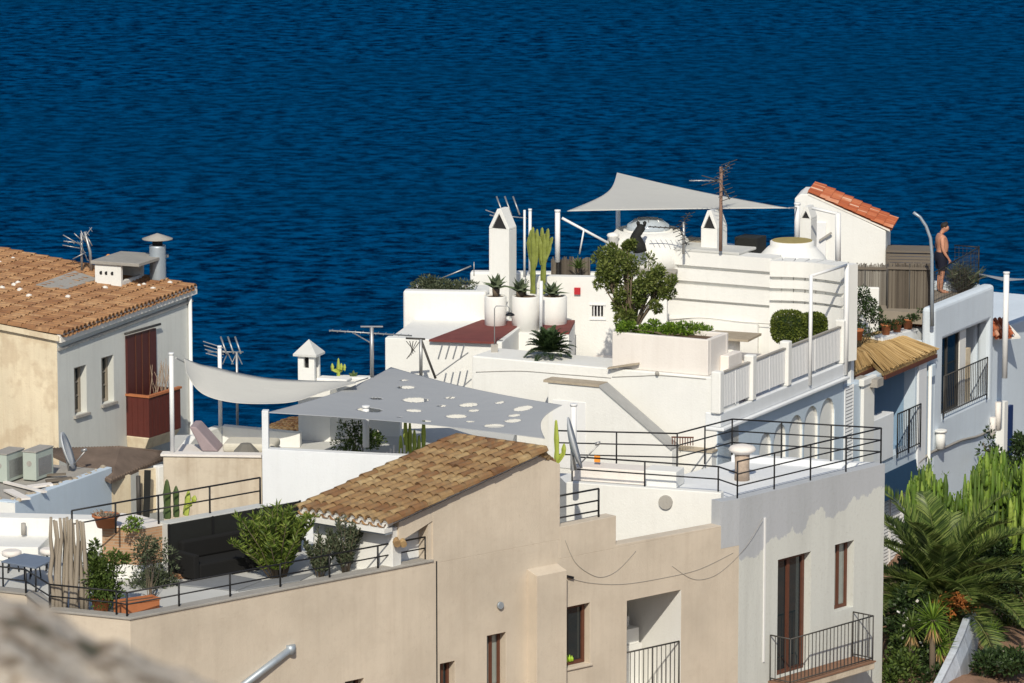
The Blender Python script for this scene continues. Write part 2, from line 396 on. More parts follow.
def tile_roof(mb, E0, E1, R0, R1, w=.22, row=.36, r=.085, lift=.02, mi=0):
    """barrel tiles: E0->E1 eave, R0->R1 ridge"""
    E0, E1, R0, R1 = map(Vector, (E0, E1, R0, R1)); W_ = (E1-E0).length; L = ((R0-E0).length+(R1-E1).length)/2
    nc = max(2, round(W_/w)); nr = max(2, round(L/row)); nrm = (E1-E0).cross(R0-E0).normalized()
    if nrm.z < 0: nrm = -nrm
    def S(a, b): return (E0.lerp(E1, a)).lerp(R0.lerp(R1, a), b)
    sd_ = (E1-E0).normalized(); up = (R0-E0).normalized()
    for i in range(nc*2+1):
        chan = i % 2 == 1
        a = i/(nc*2)
        for j in range(nr):
            jit = rnd.uniform(-.012, .012); b0 = j/nr - .02; b1 = (j+1.18)/nr
            b1 = min(b1, 1.01)
            c0, c1 = S(a, b0)+sd_*jit, S(a, b1)+sd_*jit*.5
            r0, r1 = r*1.08*rnd.uniform(.95, 1.07), r*.9
            l0, l1 = (.045, .02) if not chan else (.02, .0)
            tw = rnd.uniform(-.01, .01)
            vs = []
            for (c, rr, l) in ((c0, r0, l0), (c1, r1, l1)):
                for k in range(6):
                    an = pi*k/5; h = sin(an)*rr*(1.15 if not chan else -.8)
                    vs.append(c + sd_*cos(an)*rr + nrm*(h+l+lift+(tw if l == l0 else 0)+(0 if not chan else .0)))
            mb.add(vs, [(k, k+1, 7+k, 6+k) for k in range(5)], False, mi)
            if not chan:  # thickness at the lower lip
                vs = []
                for rr in (r0, r0*.82):
                    for k in range(6):
                        an = pi*k/5; vs.append(c0 + sd_*cos(an)*rr + nrm*(sin(an)*rr+l0+lift+tw))
                mb.add(vs, [(k, 6+k, 7+k, k+1) for k in range(5)], False, mi)
def slab4(mb, P, t, mi=0):
    """four (or more) world points, pushed t down"""
    P = [Vector(p) for p in P]; D = Vector((0, 0, t))
    ar = sum(P[i].x*P[(i+1) % len(P)].y-P[(i+1) % len(P)].x*P[i].y for i in range(len(P)))
    if ar < 0: P.reverse()
    mb.hexa([p-D for p in P], P, False, mi)
def xy(p): return (p[0], p[1])

# ================================================================== 1. beige house with the tiled roof and the roof terrace (front)
K0 = pY(130, 620, 83.7); zA = K0.z; WA = frame2(K0, pZ(432, 562, zA)); AL = pZ(46, 611.5, zA); AJ = pZ(27, 595, zA); AK = pZ(-70, 584, zA)
A = lambda u, v=560: WA.a(u, v)
beige = thing('beige_house', 'beige rendered house with old tiled lean-to roof and planted roof terrace in front', 'house', (K0.x, K0.y, 22), WA.th)
a400, a432, a560, a739 = A(399, 530), A(433, 560), A(560, 500), A(739, 560)
zE = WA.hit(387, 523)[1]; aE = WA.a(387, 523); aR, zR = WA.hit(541, 451); a560b, z560 = WA.hit(560, 464)
E2 = WA.w(aE-.05, -.10, zE); R2 = WA.w(aR, -.10, zR); E1 = pZ(300, 510, zE); R1 = R2+(E1-E2)*1.0; R1.z = zR
m = MB()
def slope(a): return zE-.10+(zR-zE)*(a-aE)/(aR-aE)
hA = lambda u0, u1, v0, v1: (A(u0, v0), A(u1, v0), WA.hit(u0, v1)[1], WA.hit(u0, v0)[1])
# lower band of the facade with its openings
zlow = 21.0; zB1 = zA-.02
z617 = WA.hit(617, 546)[1]
h_small = (A(345, 680), A(364, 680), 27.2, WA.hit(350, 681)[1])
h_w1 = (A(440, 665), A(455, 665), 27.0, WA.hit(440, 664)[1])
h_w2 = (A(487, 636), A(506, 636), 26.9, WA.hit(487, 636)[1])
h_w3 = (A(559, 608), A(590, 608), WA.hit(559, 670)[1], WA.hit(559, 609)[1])
h_log = (A(627, 600), A(681, 600), 25.9, WA.hit(627, 601)[1])
# upper pieces
a616 = A(616, 540); a721 = A(721, 530); zled0, zled1 = WA.hit(616, 545)[1], WA.hit(721, 526)[1]
zcut = min(zled0, zled1)-.03
m.wall(WA, 0, A(558.6, 560), zlow, zB1-.02, .32, [h_small, h_w1, h_w2])
m.wall(WA, A(558.6, 560), a739, zlow, zcut, .32, [h_w3, h_log])
m.face(WA, [(0, zB1-.02), (a432, zB1-.02), (a432, zA), (0, zA)], 0, .3)
aop0, aop1 = A(404, 540), a432
m.face(WA, [(a400, slope(a400)-.42), (aop1, slope(aop1)-.3), (aop1, slope(aop1)), (a400, slope(a400))], .003, .3)
m.face(WA, [(a432, zB1-.02), (a560, zB1-.02), (a560, z560), (aR, zR-.1), (a432, slope(a432))], 0, .32)
z604 = WA.hit(609, 517)[1]
m.face(WA, [(a560, zcut), (a616, zcut), (a616, z604), (a560, z604-.02)], 0, .32)
m.face(WA, [(a616, zcut), (a739, zcut), (a739, zled1), (a616, zled0)], 0, .32)
m.face(WA, [(A(558.6,560), zcut), (a560, zcut), (a560, zB1-.02), (A(558.6,560), zB1-.02)], 0, .32)
# chimney breast on the facade
ap0, ap1 = A(528, 575), A(559, 575); zp = WA.hit(528, 578, -.3)[1]
q0, q1 = [WA.w(a, d, zlow) for a, d in ((ap0-.02, -.3), (ap1-.05, -.3), (ap1-.05, .02), (ap0-.02, .02))], None
m.hexa(q0, [Vector((p.x, p.y, zp+(0 if i < 2 else .10))) for i, p in enumerate(q0)])
# parapet on the left side and its return
WAL = frame2(AL, K0); La = WAL.loc(K0)[0]
m.box(WAL, 0, La-.002, 0, .25, zlow, zA)
for p_, q_ in ((AJ, AL), (AK, AJ)):
    f_ = frame2(p_, q_); m.box(f_, 0, f_.loc(q_)[0]-.003, 0, .25, zlow, zA-.002)
m.build('wall', M['beige'], beige, bevel=.03)
m = MB(); m.box(WA, -.03, a432, -.03, .28, zA+.002, zA+.05); m.build('coping', M['stone'], beige, bevel=.012)
m = MB(); m.box(WAL, 0, La+.0, -.03, .28, zA+.001, zA+.047); m.build('coping', M['stone'], beige, bevel=.012)
for k_, (p_, q_) in enumerate(((AJ, AL), (AK, AJ))):
    f_ = frame2(p_, q_); m = MB(); m.box(f_, .0, f_.loc(q_)[0]+.02, -.03, .28, zA+.003+.003*k_, zA+.043-.004*k_); m.build('coping', M['stone'], beige)
# terrace floor
FA = zA-.10; e0 = pZ(165, 577, FA); e1 = pZ(330, 545, FA)
m = MB(); m.prism([xy(WA.w(.2, .2, 0)), xy(WA.w(a400+.5, .2, 0)), xy(WA.w(a400+.5, 5.2, 0)), xy(pZ(-80, 535, FA)), xy(pZ(-68, 580, FA)), xy(pZ(27, 591, FA)), xy(WAL.w(.1, .2, 0))], FA-1.2, FA)
m.build('terrace_floor', M['floor'], beige)
# white front wall of the lean-to and the volume under the tiles
WF = frame2(pZ(304, 540, zE), pZ(397, 540, zE)) ; WF = Fr(E1.x+ (E2-E1).normalized().x*.1, E1.y+(E2-E1).normalized().y*.1, math.degrees(atan2(E2.y-E1.y, E2.x-E1.x)))
LF = (E2-E1).length
inw = .22
aC = LF-.05
while WA.loc(WF.w(aC, inw, 0))[1] < .006: aC -= .01
m = MB(); m.box(WF, .05, aC, inw, inw+.3, zlow, zE-.13)
m.build('front_wall', M['white'], beige, bevel=.02)
m = MB()
b = [WF.w(.08, inw+.3, 0), WF.w(LF-.1, inw+.3, 0)]; k = (Vector((R1.x-E1.x, R1.y-E1.y, 0))).normalized(); LR = (Vector((R1.x-E1.x, R1.y-E1.y, 0))).length
c0 = b[0]+k*(LR-.55); c1 = b[1]+k*(LR-.4)
zz = zE-.12; sl = (zR-zE)/LR
b1x = WA.w(WA.loc(b[1])[0], .335, 0); c1x = WA.w(aR-.05, .335, 0)
m.prism([xy(b[0]), xy(b1x), xy(c1x), xy(c0)], zlow, [zz+sl*.5, zz+sl*.5, zz+sl*LR, zz+sl*LR])
m.build('body', M['white2'], beige)
m = MB()
ei = (E1-E2).normalized()*.13; slab4(m, [E1+Vector((0, 0, -.02)), E2+ei+Vector((0, 0, -.02)), R2+ei+Vector((0, 0, -.02)), R1+Vector((0, 0, -.02))], .09, 1)
tile_roof(m, E1, E2, R1, R2, w=.21, row=.36, r=.09, lift=.0)
# ridge row and verge tiles
for i in range(9):
    p = R1.lerp(R2, i/9); q = R1.lerp(R2, (i+1.12)/9); m.tube([p+Vector((0, 0, .03)), q+Vector((0, 0, .05))], [.10, .085], 8)
# broken ridge stub at the right end
for i in range(4):
    p = WA.w(aR+.02+.12*i, .1+.05*i, zR-.03-.07*i); m.tube([p+Vector((-.1, .12, .0)), p+Vector((.16, -.1, -.06))], [.07, .06], 7, mi=0)
m.build('roof', [M['tile'], M['mortar']], beige)
# scalloped mortar eave
m = MB(); n = 14
for i in range(n):
    p = E1.lerp(E2, (i+.5)/n); dn = Vector((WF.s, -WF.c, 0))
    m.tube([p+dn*.03+Vector((0, 0, -.0)), p-dn*.15+Vector((0, 0, .02))], .095, 8)
m.beam(E1+Vector((0, 0, -.13)), E2+Vector((0, 0, -.13)), .26, .09)
m.build('eave', M['white'], beige)
m = MB(); m.beam(E1+Vector((0, 0, -.20))+Vector((WF.s, -WF.c, 0))*-.02, E2+Vector((0, 0, -.2))+Vector((WF.s, -WF.c, 0))*-.02, .2, .035); m.build('gutter', M['galv'], beige)
# terrace door opening in the gable: dark inside, warm reveal, small tile lip
m = MB(); m.box(WA, aop0-.25, aop0+.35, .34, .40, zA-.05, slope(aop0)-.38); m.build('doorway', M['dark'], beige)
m = MB(); m.box(WA, a432-.1, a432+.0, .03, .33, zA, slope(a432)-.31); m.build('door_reveal', M['beige'], beige)
m = MB()
for i in range(2):
    p = WA.w(a400-.08+.16*i, -.02, slope(a400)-.40-.03*i); m.tube([p+Vector((-.05, .15, .05)), p+Vector((.02, -.10, -.01))], .075, 8)
m.build('door_tile', M['tile'], beige)
# windows
win(beige, WA, 0, 0, 0, 0, .16, az=(h_w3[0]+.01, h_w3[1]-.01, h_w3[2]+.01, h_w3[3]-.01), bars=0, fw=.075)
w3 = win(beige, WA, 0, 0, 0, 0, .18, az=(h_w2[0]+.01, h_w2[1]-.01, h_w2[2]+.01, h_w2[3]-.01), bars=1, glass='glassc')
win(beige, WA, 0, 0, 0, 0, .18, az=(h_w1[0]+.01, h_w1[1]-.01, h_w1[2]+.01, h_w1[3]-.01), bars=1)
win(beige, WA, 0, 0, 0, 0, .18, az=(h_small[0]+.01, h_small[1]-.01, h_small[2]+.01, h_small[3]-.01))
m = MB(); m.box(WA, h_w3[0]-.03, h_w3[1]+.05, -.04, .15, h_w3[2]-.05, h_w3[2]-.003); m.build('sill', M['beige'], beige, bevel=.01)
# things on the sill seen through the pane: bright bottles
m = MB()
for i, (du, hh) in enumerate(((.10, .22), (.20, .12), (.30, .2), (.42, .14), (.5, .11))):
    p = WA.w(h_w3[0]+.1+du*.8, .15, h_w3[2]+.085); m.lathe(p, [(.035, 0), (.035, hh*.6), (.012, hh*.8), (.012, hh)], 8)
solo(m, 'bottle_row', plain('lime plastic', (.35, .55, .03), .4), 'lime green bottles standing in the brown window beside the chimney breast', 'bottles', WA.w(h_w3[0]+.3, .15, h_w3[2]), kind=None)
# loggia: shaded recess with whitewashed steps and iron rail
m = MB(); l0, l1, lz0, lz1 = h_log
m.wall(WA, l0-.6, l1+.3, lz0-.3, lz1+.2, .1, [], d=1.9)
m.box(WA, l1+.0015, l1+.2, .325, 1.9, lz0-.3, lz1+.2); m.box(WA, l0-.8, l0-.6, .325, 1.9, lz0-.3, lz1+.2)
m.box(WA, l0-.6, l1, .325, 1.9, lz1+.003, lz1+.2); m.box(WA, l0-.6, l1, .325, 1.9, lz0-.3, lz0)
m.box(WA, l1-.004, l1+.0, -.004, .33, lz0, lz1-.002)
m.box(WA, l0+.2, l1-.1, 1.1, 1.9, lz0, lz0+.95); m.box(WA, l0+.55, l1-.1, 1.2, 1.9, lz0+.95, lz0+1.28); m.box(WA, l0+.9, l1-.2, 1.4, 1.9, lz0+1.28, lz0+1.5)
m.build('loggia', M['white'], beige, bevel=.015)
railing(beige, [WA.w(l0, .03, lz0+.05), WA.w(l1-.02, .03, lz0+.05)], 1.12, [1.0, .08], balus=.12, mat='ironb')
# facade odds: round vent, looping wires, drain joint, drain pipe
m = MB(); c = WA.w(A(499, 605), -.02, WA.hit(499, 605)[1])
m.tube([c, c+Vector((.6, -.75, 0))*.05], .075, 12); m.build('vent', M['galv'], beige)
m = MB(); m.box(WA, A(436, 590), A(436, 590)+.03, -.006, .0, zlow, zA+.0); m.build('joint', M['dark'], beige)
def wire(root, F, pts, r=.012, d=-.010, mat='stone', name='cable', sub=6):
    P = [F.w(F.a(u, v, d), d, F.hit(u, v, d)[1]) for u, v in pts]; Q = []
    for i in range(len(P)-1):
        p0, p1, p2, p3 = P[max(i-1, 0)], P[i], P[i+1], P[min(i+2, len(P)-1)]
        for k in range(sub):
            t = k/sub; Q.append(.5*((2*p1)+(p2-p0)*t+(2*p0-5*p1+4*p2-p3)*t*t+(3*p1-p0-3*p2+p3)*t**3))
    Q.append(P[-1]); m = MB(); m.tube(Q, r, 5); return m.build(name, M[mat], root)
wire(beige, WA, [(565, 540), (575, 562), (590, 574), (603, 577), (618, 570), (636, 551)], .0055)
wire(beige, WA, [(566, 577), (590, 583), (625, 584), (668, 577), (700, 569), (733, 553)], .0045)
wire(beige, WA, [(672, 566), (690, 578), (705, 579), (722, 571), (745, 548), (763, 518)], .0045)
m = MB(); p = WA.w(A(566, 576), -.04, WA.hit(566, 576)[1]); m.beam(p, p+Vector((.12, .1, -.05)), .06, .05); m.build('cable_clip', M['iron'], beige)
# railing on the terrace edge (low two-bar rail)
ra = [WA.w(a, .12, zA+.05) for a in (.02, a432-.1)]
railing(beige, [pZ(-50, 583.5, zA+.05), pZ(26, 592.5, zA+.05), WAL.w(.02, .12, zA+.05), WAL.w(La-.35, .12, zA+.05), ra[0], ra[1]], .46, [1.0, .5], sp=1.25, post=.022, rail=.015)

# pipe leaning in front of the facade (grey drain spout)
sp0 = WA.w(A(290, 650), -.02, WA.hit(290, 649)[1]); sp1 = WA.w(A(228, 694), -.09, WA.hit(228, 694)[1])
m = MB(); m.tube([sp0+Vector((.02, .04, 0)), sp0, sp1], .075, 12); m.lathe(sp0+Vector((0, 0, -.09)), [(.10, 0), (.10, .18)], 12)
m.build('drain_spout', M['galv'], beige)

# ================================================================== 2. grey rendered house with the railed terrace (front right)
C0 = WA.w(a739, 0, 0); zC = CAMZ - C0.y*tan(radians(PITCH)+math.atan((499-341.5)/FPX)); zC = WA.hit(739, 499)[1]
C3 = pZ(885, 463.5, zC); WC = frame2(C0, C3); LC = (Vector((C3.x, C3.y, 0))-Vector((C0.x, C0.y, 0))).length
BT = -27.0
# far corner points of the terrace
Cb = pZ(732, 454, zC); Cm = pZ(677, 469, zC); Cl = pZ(556, 466, zC); C1 = pZ(721, 493, zC); Cw = pZ(566, 482, zC)
grey = thing('grey_house', 'tall grey and cream rendered house with black railed terrace, at the right corner', 'house', (C0.x, C0.y, 22), WC.th)
def graypaint():
    m, t, b = newmat('two tone plaster'); geo = N(t, 'ShaderNodeNewGeometry'); P = geo.outputs['Position']
    n = noise(t, P, 1.1, 6, .65); n1 = noise(t, P, .9, 5, .6, (2.6, 2.6, .25)); n2 = noise(t, P, 14, 5, .7)
    sx = N(t, 'ShaderNodeSeparateXYZ'); t.links.new(P, sx.inputs[0])
    # height of the repaired band: its lower limit falls towards the left corner
    h = N(t, 'ShaderNodeMath', operation='MULTIPLY_ADD'); h.inputs[1].default_value = -.22; t.links.new(sx.outputs[0], h.inputs[0]); h.inputs[2].default_value = -(zC-1.05)+ .22*6.0
    s = N(t, 'ShaderNodeMath', operation='ADD'); t.links.new(sx.outputs[2], s.inputs[0]); t.links.new(h.outputs[0], s.inputs[1])
    w = N(t, 'ShaderNodeMath', operation='MULTIPLY_ADD'); w.inputs[1].default_value = 1.5; w.inputs[2].default_value = -.75; t.links.new(n.outputs[0], w.inputs[0])
    a = N(t, 'ShaderNodeMath', operation='ADD'); t.links.new(s.outputs[0], a.inputs[0]); t.links.new(w.outputs[0], a.inputs[1])
    r = ramp(t, a.outputs[0], [(0, (0, 0, 0)), (.05, (1, 1, 1))])
    c1 = mix(t, ramp(t, n1.outputs[0], [(.45, (0, 0, 0)), (.8, (1, 1, 1))]).outputs[0], (.63, .645, .61), (.53, .54, .51))
    c2 = mix(t, ramp(t, n1.outputs[0], [(.4, (0, 0, 0)), (.8, (1, 1, 1))]).outputs[0], (.47, .49, .52), (.41, .43, .45))
    c = mix(t, r.outputs[0], c1, c2); c = mix(t, ramp(t, n2.outputs[0], [(.55, (0, 0, 0)), (.8, (.3, .3, .3))]).outputs[0], c, (.3, .27, .23))
    t.links.new(c, b.inputs['Base Color']); b.inputs['Roughness'].default_value = .92; b.inputs['Specular IOR Level'].default_value = .2
    bump(t, b, n2.outputs[0], .5, .015); return m
M['twotone'] = graypaint()
C = lambda u, v=560: WC.a(u, v)
hd = (C(778, 560), C(811, 560), WC.hit(778, 678)[1], WC.hit(778, 560)[1])
hw = (C(835, 545), C(854, 545), WC.hit(835, 612)[1], WC.hit(835, 545)[1])
m = MB(); m.wall(WC, 0, LC, zlow, zC, .32, [hd, hw])
m.face(WA, [(a721, zled1-.5), (a739-.003, zled1-.5), (a739-.003, zC), (a721, zC+.02)], -.004, .3)
m.build('wall', M['twotone'], grey, bevel=.02)
WW = frame2(Cw, C1); LW = WW.loc(C1)[0]
# inner volume: floor slab, side and back walls
Cr = C3+ (Cb-C0)*0; Cr = WC.w(LC, .0, 0); Cf = Cb + Vector((0, 0, 0))
m = MB()
# end wall on the right, then terrace deck
WE = frame2(Cb, C3)
m.prism([xy(WC.w(.33, .33, 0)), xy(WC.w(LC-.002, .33, 0)), xy(Cb), xy(Cm), xy(Cl), xy(WW.w(.02, .225, 0)), xy(WW.w(LW-.02, .225, 0))], zlow, zC-.16)
m.box(WE, 0, WE.loc(C3)[0]-.12, -.05, .15, zlow, zC-.02)
m.build('terrace_floor', M['white2'], grey)
m = MB(); m.box(WW, 0, LW, 0, .22, zlow, zC+.0); 
m.build('parapet', M['white'], grey, bevel=.02)
m = MB(); c = WW.w(WW.a(666, 502), -.01, WW.hit(666, 502)[1]); n_ = Vector((WW.s, -WW.c, 0))
m.tube([c-n_*.02, c+n_*.05], .155, 16); m.build('wall_light', M['stone'], grey)
# railings
up = Vector((0, 0, .0)); hR = .80
railing(grey, [WC.w(.02, .08, zC), WC.w(LC-.05, .08, zC)], hR, [1.0, .66, .33], sp=1.15, post=.02, rail=.016)
railing(grey, [WW.w(.1, .12, zC), WW.w(LW-.1, .12, zC), WC.w(.02, .08, zC)], .55, [1.0, .5], sp=1.6, post=.02, rail=.016)
railing(grey, [Cl, Cm, Cb, WC.w(LC-.05, .08, zC)], hR, [1.0, .66, .33], sp=1.2, post=.02, rail=.016)
# small angled rail by the roof corner, around px 565-605, v 440-520
g0 = WA.w(a560+.06, .16, z604-.02); g1 = WA.w(a616-.35, .16, z604-.02); g2 = WA.w(a560+.06, 1.9, z604-.02)
railing(grey, [g2, g0, g1], .62, [1.0, .6, .25], sp=.8, post=.025, rail=.018)
# wall slit with white line (cable cover) and hairline
m = MB(); m.box(WC, C(764, 520), C(764, 520)+.045, -.025, 0, WC.hit(763, 662)[1], WC.hit(763, 518)[1]); m.build('cable_cover', M['wpaint'], grey)
# door with balcony
o = win(grey, WC, 0, 0, 0, 0, .17, az=(hd[0]+.01, hd[1]-.02, hd[2]+.005, hd[3]-.01), bars=1, fw=.09, name='balcony_door')
win(grey, WC, 0, 0, 0, 0, .17, az=(hw[0]+.01, hw[1]-.02, hw[2]+.005, hw[3]-.01), fw=.07, glass='glassc', bars=1)
m = MB(); b0, b1 = C(770, 668), C(853, 640); zb = hd[2]
m.box(WC, b0-.05, b1, -.62, -.003, zb-.19, zb-.03); m.build('balcony_slab', M['beige2'], grey, bevel=.02)
m = MB(); m.box(WC, b0-.07, b1+.02, -.64, -.004, zb-.03, zb); m.build('balcony_tiles', plain('worn brown tile', (.24, .13, .08), .8, var=.4), grey)
railing(grey, [WC.w(b0-.02, -.02, zb), WC.w(b0-.02, -.58, zb), WC.w(b1-.03, -.58, zb), WC.w(b1-.03, -.02, zb)], 1.02, [1.0, .06], sp=2.5, post=.016, rail=.014, balus=.125, mat='ironb', name='balcony_railing')

# bench slab, ledges and block behind the parapet
bn = WW.sh(0, 0)
m = MB(); s0, s1 = WW.a(577, 458, 1.25), WW.a(649, 460, 1.25)
m.box(WW, s0, s1, .9, 1.5, zC-.15, WW.hit(600, 468, .9)[1]); 
m.build('ledge', M['pale'], grey, bevel=.02)
m = MB(); m.box(WW, s1+.03, WW.a(679, 470, 1.0), .8, 1.4, zC-.15, WW.hit(660, 470, .8)[1]-.02); m.build('block', M['white'], grey, bevel=.02)
zt = WW.hit(600, 466, .9)[1]
m = MB(); p = WW.w(WW.a(597, 458, 1.2), 1.2, zt); m.box(WW.sh(WW.loc(p)[0], 1.2), -.06, .07, -.02, .02, zt+.02, zt+.16)
solo(m, 'lamp_box', M['orange'], 'small orange box standing on the pale ledge behind the terrace rail', 'box', p)
# rusty mushroom flue
pf = pZ(742, 480, zC-.16); m = MB(); fl = thing('roof_flue', 'rusty flue pipe with round scalloped cap inside the terrace railing', 'flue', pf)
m.lathe(pf, [(.17, 0), (.16, .35), (.17, .62)], 16); m.build('pipe', plain('rusty plaster', (.42, .33, .26), .9, var=.5, scale=9), fl)
m = MB(); m.lathe(pf, [(.2, .60), (.29, .66), (.31, .70), (.26, .76), (.1, .80)], 20); m.build('cap', M['pale'], fl)

# ================================================================== 3. white house with the balustrade (centre)
Bc = pY(718, 378, 99.6); zF = Bc.z; WB = Fr(Bc.x, Bc.y, 63.0); WFB = Fr(Bc.x, Bc.y, BT)
Bu = lambda u, v=400, d=0: WB.a(u, v, d)
whouse = thing('white_house', 'large white house with slatted balustrade, arched wall and banded upper storey', 'house', (Bc.x, Bc.y, 22), WB.th)
aF0 = WFB.a(472, 360)
a842 = Bu(843, 350)
archs = [(797, 445, 420, 7), (806, 445, 0, 0)]
m = MB()
# front wall F (cream lit) and block below
m.prism([xy(WFB.w(aF0, 0, 0)), xy(WFB.w(0, 0, 0)), xy(WFB.w(0, 1.2, 0)), xy(WFB.w(aF0, 1.2, 0))], zlow, zF)
m.build('front_wall', M['white'], whouse, bevel=.03)
zb1 = WB.hit(719, 412)[1]
# facade B with the stepped arches
zbeam = WB.hit(720, 418)[1]
arches = []
for (u, vt, w) in ((774, 446, 13), (786, 438, 14), (796.5, 428, 14), (810.5, 418, 15), (828, 407, 15)): pass
specs = [(765.5, 432.5, 12), (780, 424, 12.5), (796, 415, 14), (811.5, 406, 14), (827.5, 398, 15)]
zs_ = []
holes = []
for (u, v, w) in specs:
    a0, a1 = Bu(u-w/2, v), Bu(u+w/2, v); zt_ = WB.hit(u, v)[1]; holes.append((a0, a1, zt_))
zbot = WB.hit(780, 462)[1]
def arch_wall(mb, F, a0, a1, z0, z1, t, holes):
    hs = [(h[0], h[1], z0-1, h[2]-(h[1]-h[0])/2) for h in holes]
    # strips between arches, full height; arch strips made of fans
    cur = a0
    for h in holes:
        mb.box(F, cur, h[0], 0, t, z0, z1); cur = h[1]
        c, r, zs2 = (h[0]+h[1])/2, (h[1]-h[0])/2, h[2]-(h[1]-h[0])/2
        n = 12; pts = [(c-r*cos(pi*k/n), zs2+r*1.0*sin(pi*k/n)) for k in range(n+1)]
        for k in range(n):
            (x0, y0), (x1, y1) = pts[k], pts[k+1]
            mb.face(F, [(x0, y0), (x1, y1), (x1, z1), (x0, z1)], 0, t)
    mb.box(F, cur, a1, 0, t, z0, z1)
m = MB(); arch_wall(m, WB, .003, a842, zbot-1.2, zb1-.2, .02, holes)
m.box(WB, .003, a842, .003, .3, zlow, zbot-1.203)
m.build('facade', M['blue'], whouse)
m = MB(); arch_wall(m, WB, .006, a842-.003, zbot-1.2, zb1-.2, .055, holes)
for p in m.v: p += Vector((-WB.s, WB.c, 0))*.021
m.box(WB, .003, a842, .08, .3, zbot-1.2, zb1-.2)
m.build('arcade', M['white'], whouse)
# projecting beam / gutter ledge
zb1 = WB.hit(719, 412)[1]
m = MB(); m.box(WB, -.02, a842+.05, -.08, .3, zb1-.34, zb1-.02); m.box(WB, -.04, a842+.06, -.17, .3, zb1-.42, zb1-.343)
m.build('ledge', M['white2'], whouse, bevel=.02)
# balustrade
ph = 1.0
pu = [(720, 0), (748, 0), (782.5, 0), (832, 0)]
pa = [.0, Bu(750.5, 380), Bu(786, 360), a842-.12]
for i, a in enumerate(pa):
    m = MB(); m.box(WB, a-.11, a+.11, -.11, .13, zb1-.015, zb1+ph+(.04 if i else -.05))
    m.build('balustrade_post', M['white'], whouse, bevel=.03)
for i in range(3):
    m = MB(); a0, a1 = pa[i]+.12, pa[i+1]-.12; n = max(3, int((a1-a0)/.085))
    for k in range(n):
        x = a0+(a1-a0)*(k+.5)/n; m.box(WB, x-.034, x+.034, -.03, -.005, zb1+.08, zb1+.86)
    m.box(WB, a0, a1, -.004, .02, zb1+.82, zb1+.85); m.box(WB, a0, a1, -.004, .02, zb1+.10, zb1+.13)
    m.box(WB, (a0+a1)/2-.015, (a0+a1)/2+.015, -.04, -.031, zb1+.05, zb1+.9)
    m.build('balustrade_panel', M['wpaint'], whouse)
    m = MB(); m.box(WB, a0, a1, -.05, .03, zb1+.865, zb1+.9); m.build('balustrade_rail', M['stone'], whouse)
# terrace body and floor
zfl = zb1+.02
m = MB(); m.prism([xy(WB.w(.02, .31, 0)), xy(WB.w(a842, .31, 0)), xy(WB.w(a842, 5.6, 0)), xy(WB.w(1.22, 5.6, 0)), xy(WB.w(1.22, .31, 0))], zlow, zfl)
m.build('terrace_floor', M['pale'], whouse)
m = MB(); m.box(WB, .3, Bu(752, 372, .3), .2, 1.0, zfl+.002, zfl+.36); m.build('tiled_bench', M['redtile'], whouse)
PBa0, PBa1 = WFB.a(612, 350, .1), WFB.a(708, 350, .1)
# flat roof area behind the front wall
m = MB(); m.prism([xy(WFB.w(aF0, 1.203, 0)), xy(WFB.w(PBa0, 1.203, 0)), xy(WFB.w(PBa0, 4.3, 0)), xy(WFB.w(aF0, 4.3, 0))], zlow, zF-.9)
m.build('flat_roof', M['white2'], whouse)
# big white planter box on the roof edge
PBa0, PBa1 = WFB.a(612, 350, .1), WFB.a(708, 350, .1)
zpt = WFB.hit(660, 336, .1)[1]; zpb = zF+.003
m = MB(); m.wall(WFB, PBa0, PBa1, zpb, zpt, .12, d=.1); m.wall(WFB, PBa0, PBa1, zpb, zpt, .12, d=1.1)
m.box(WFB, PBa0, PBa0+.12, .221, 1.099, zpb, zpt-.003); m.box(WFB, PBa1-.12, PBa1, .221, 1.099, zpb, zpt-.003)
m.box(WFB, PBa1+.003, PBa1+.22, .75, 1.5, zpb, zpt-.45)
m.build('planter_box', M['pale'], whouse, bevel=.02)
m = MB(); m.box(WFB, PBa0+.13, PBa1-.13, .23, 1.09, zpb, zpt-.1); m.build('planter_soil', M['soil'], whouse)
# banded upper storey
WN = Fr(pY(740, 300, 107.6).x, 107.6, BT)
n0, n1, n2 = WN.a(608, 300), WN.a(771, 300), WN.a(842, 300)
zN = WN.hit(740, 256)[1]; zNb = zfl-.1
m = MB()
def bands(mb, segs, zb_, zt_, slots, ):
    zs = sorted(set([zb_, zt_]+[z for s in slots for z in s]))
    for k in range(len(zs)-1):
        mid = (zs[k]+zs[k+1])/2; rec = .12 if any(s[0] < mid < s[1] for s in slots) else 0
        for (p, q, nrm) in segs:
            mb.prism([xy(p+nrm*-rec), xy(q+nrm*-rec), xy(q-nrm*.6), xy(p-nrm*.6)], zs[k], zs[k+1])
nn = Vector((WN.s, -WN.c, 0))
zl = lambda v: WN.hit(740, v)[1]
bands(m, [(WN.w(n0, 0, 0), WN.w(n1, 0, 0), nn)], zNb, zN, [(zl(306)-.0, zl(303)), (zl(288)-.03, zl(285)), (zl(273), zl(269.5))])
m.build('banded_wall', M['white'], whouse)
m = MB(); segs = []; k = 7
R = 3.0
pts = [WN.w(n1+.003+(n2-n1)*i/k, -.10-.16*sin(pi*i/k)*0+.22*sin(pi*i/k), 0) for i in range(k+1)]
for p, q in zip(pts[:-1], pts[1:]):
    t_ = (q-p).normalized(); segs.append((p, q, Vector((t_.y, -t_.x, 0))))
bands(m, segs, zNb, zl(258), [(zl(300), zl(297)), (zl(289), zl(285)), (zl(277), zl(273.5))])
m.build('curved_wall', M['white'], whouse)
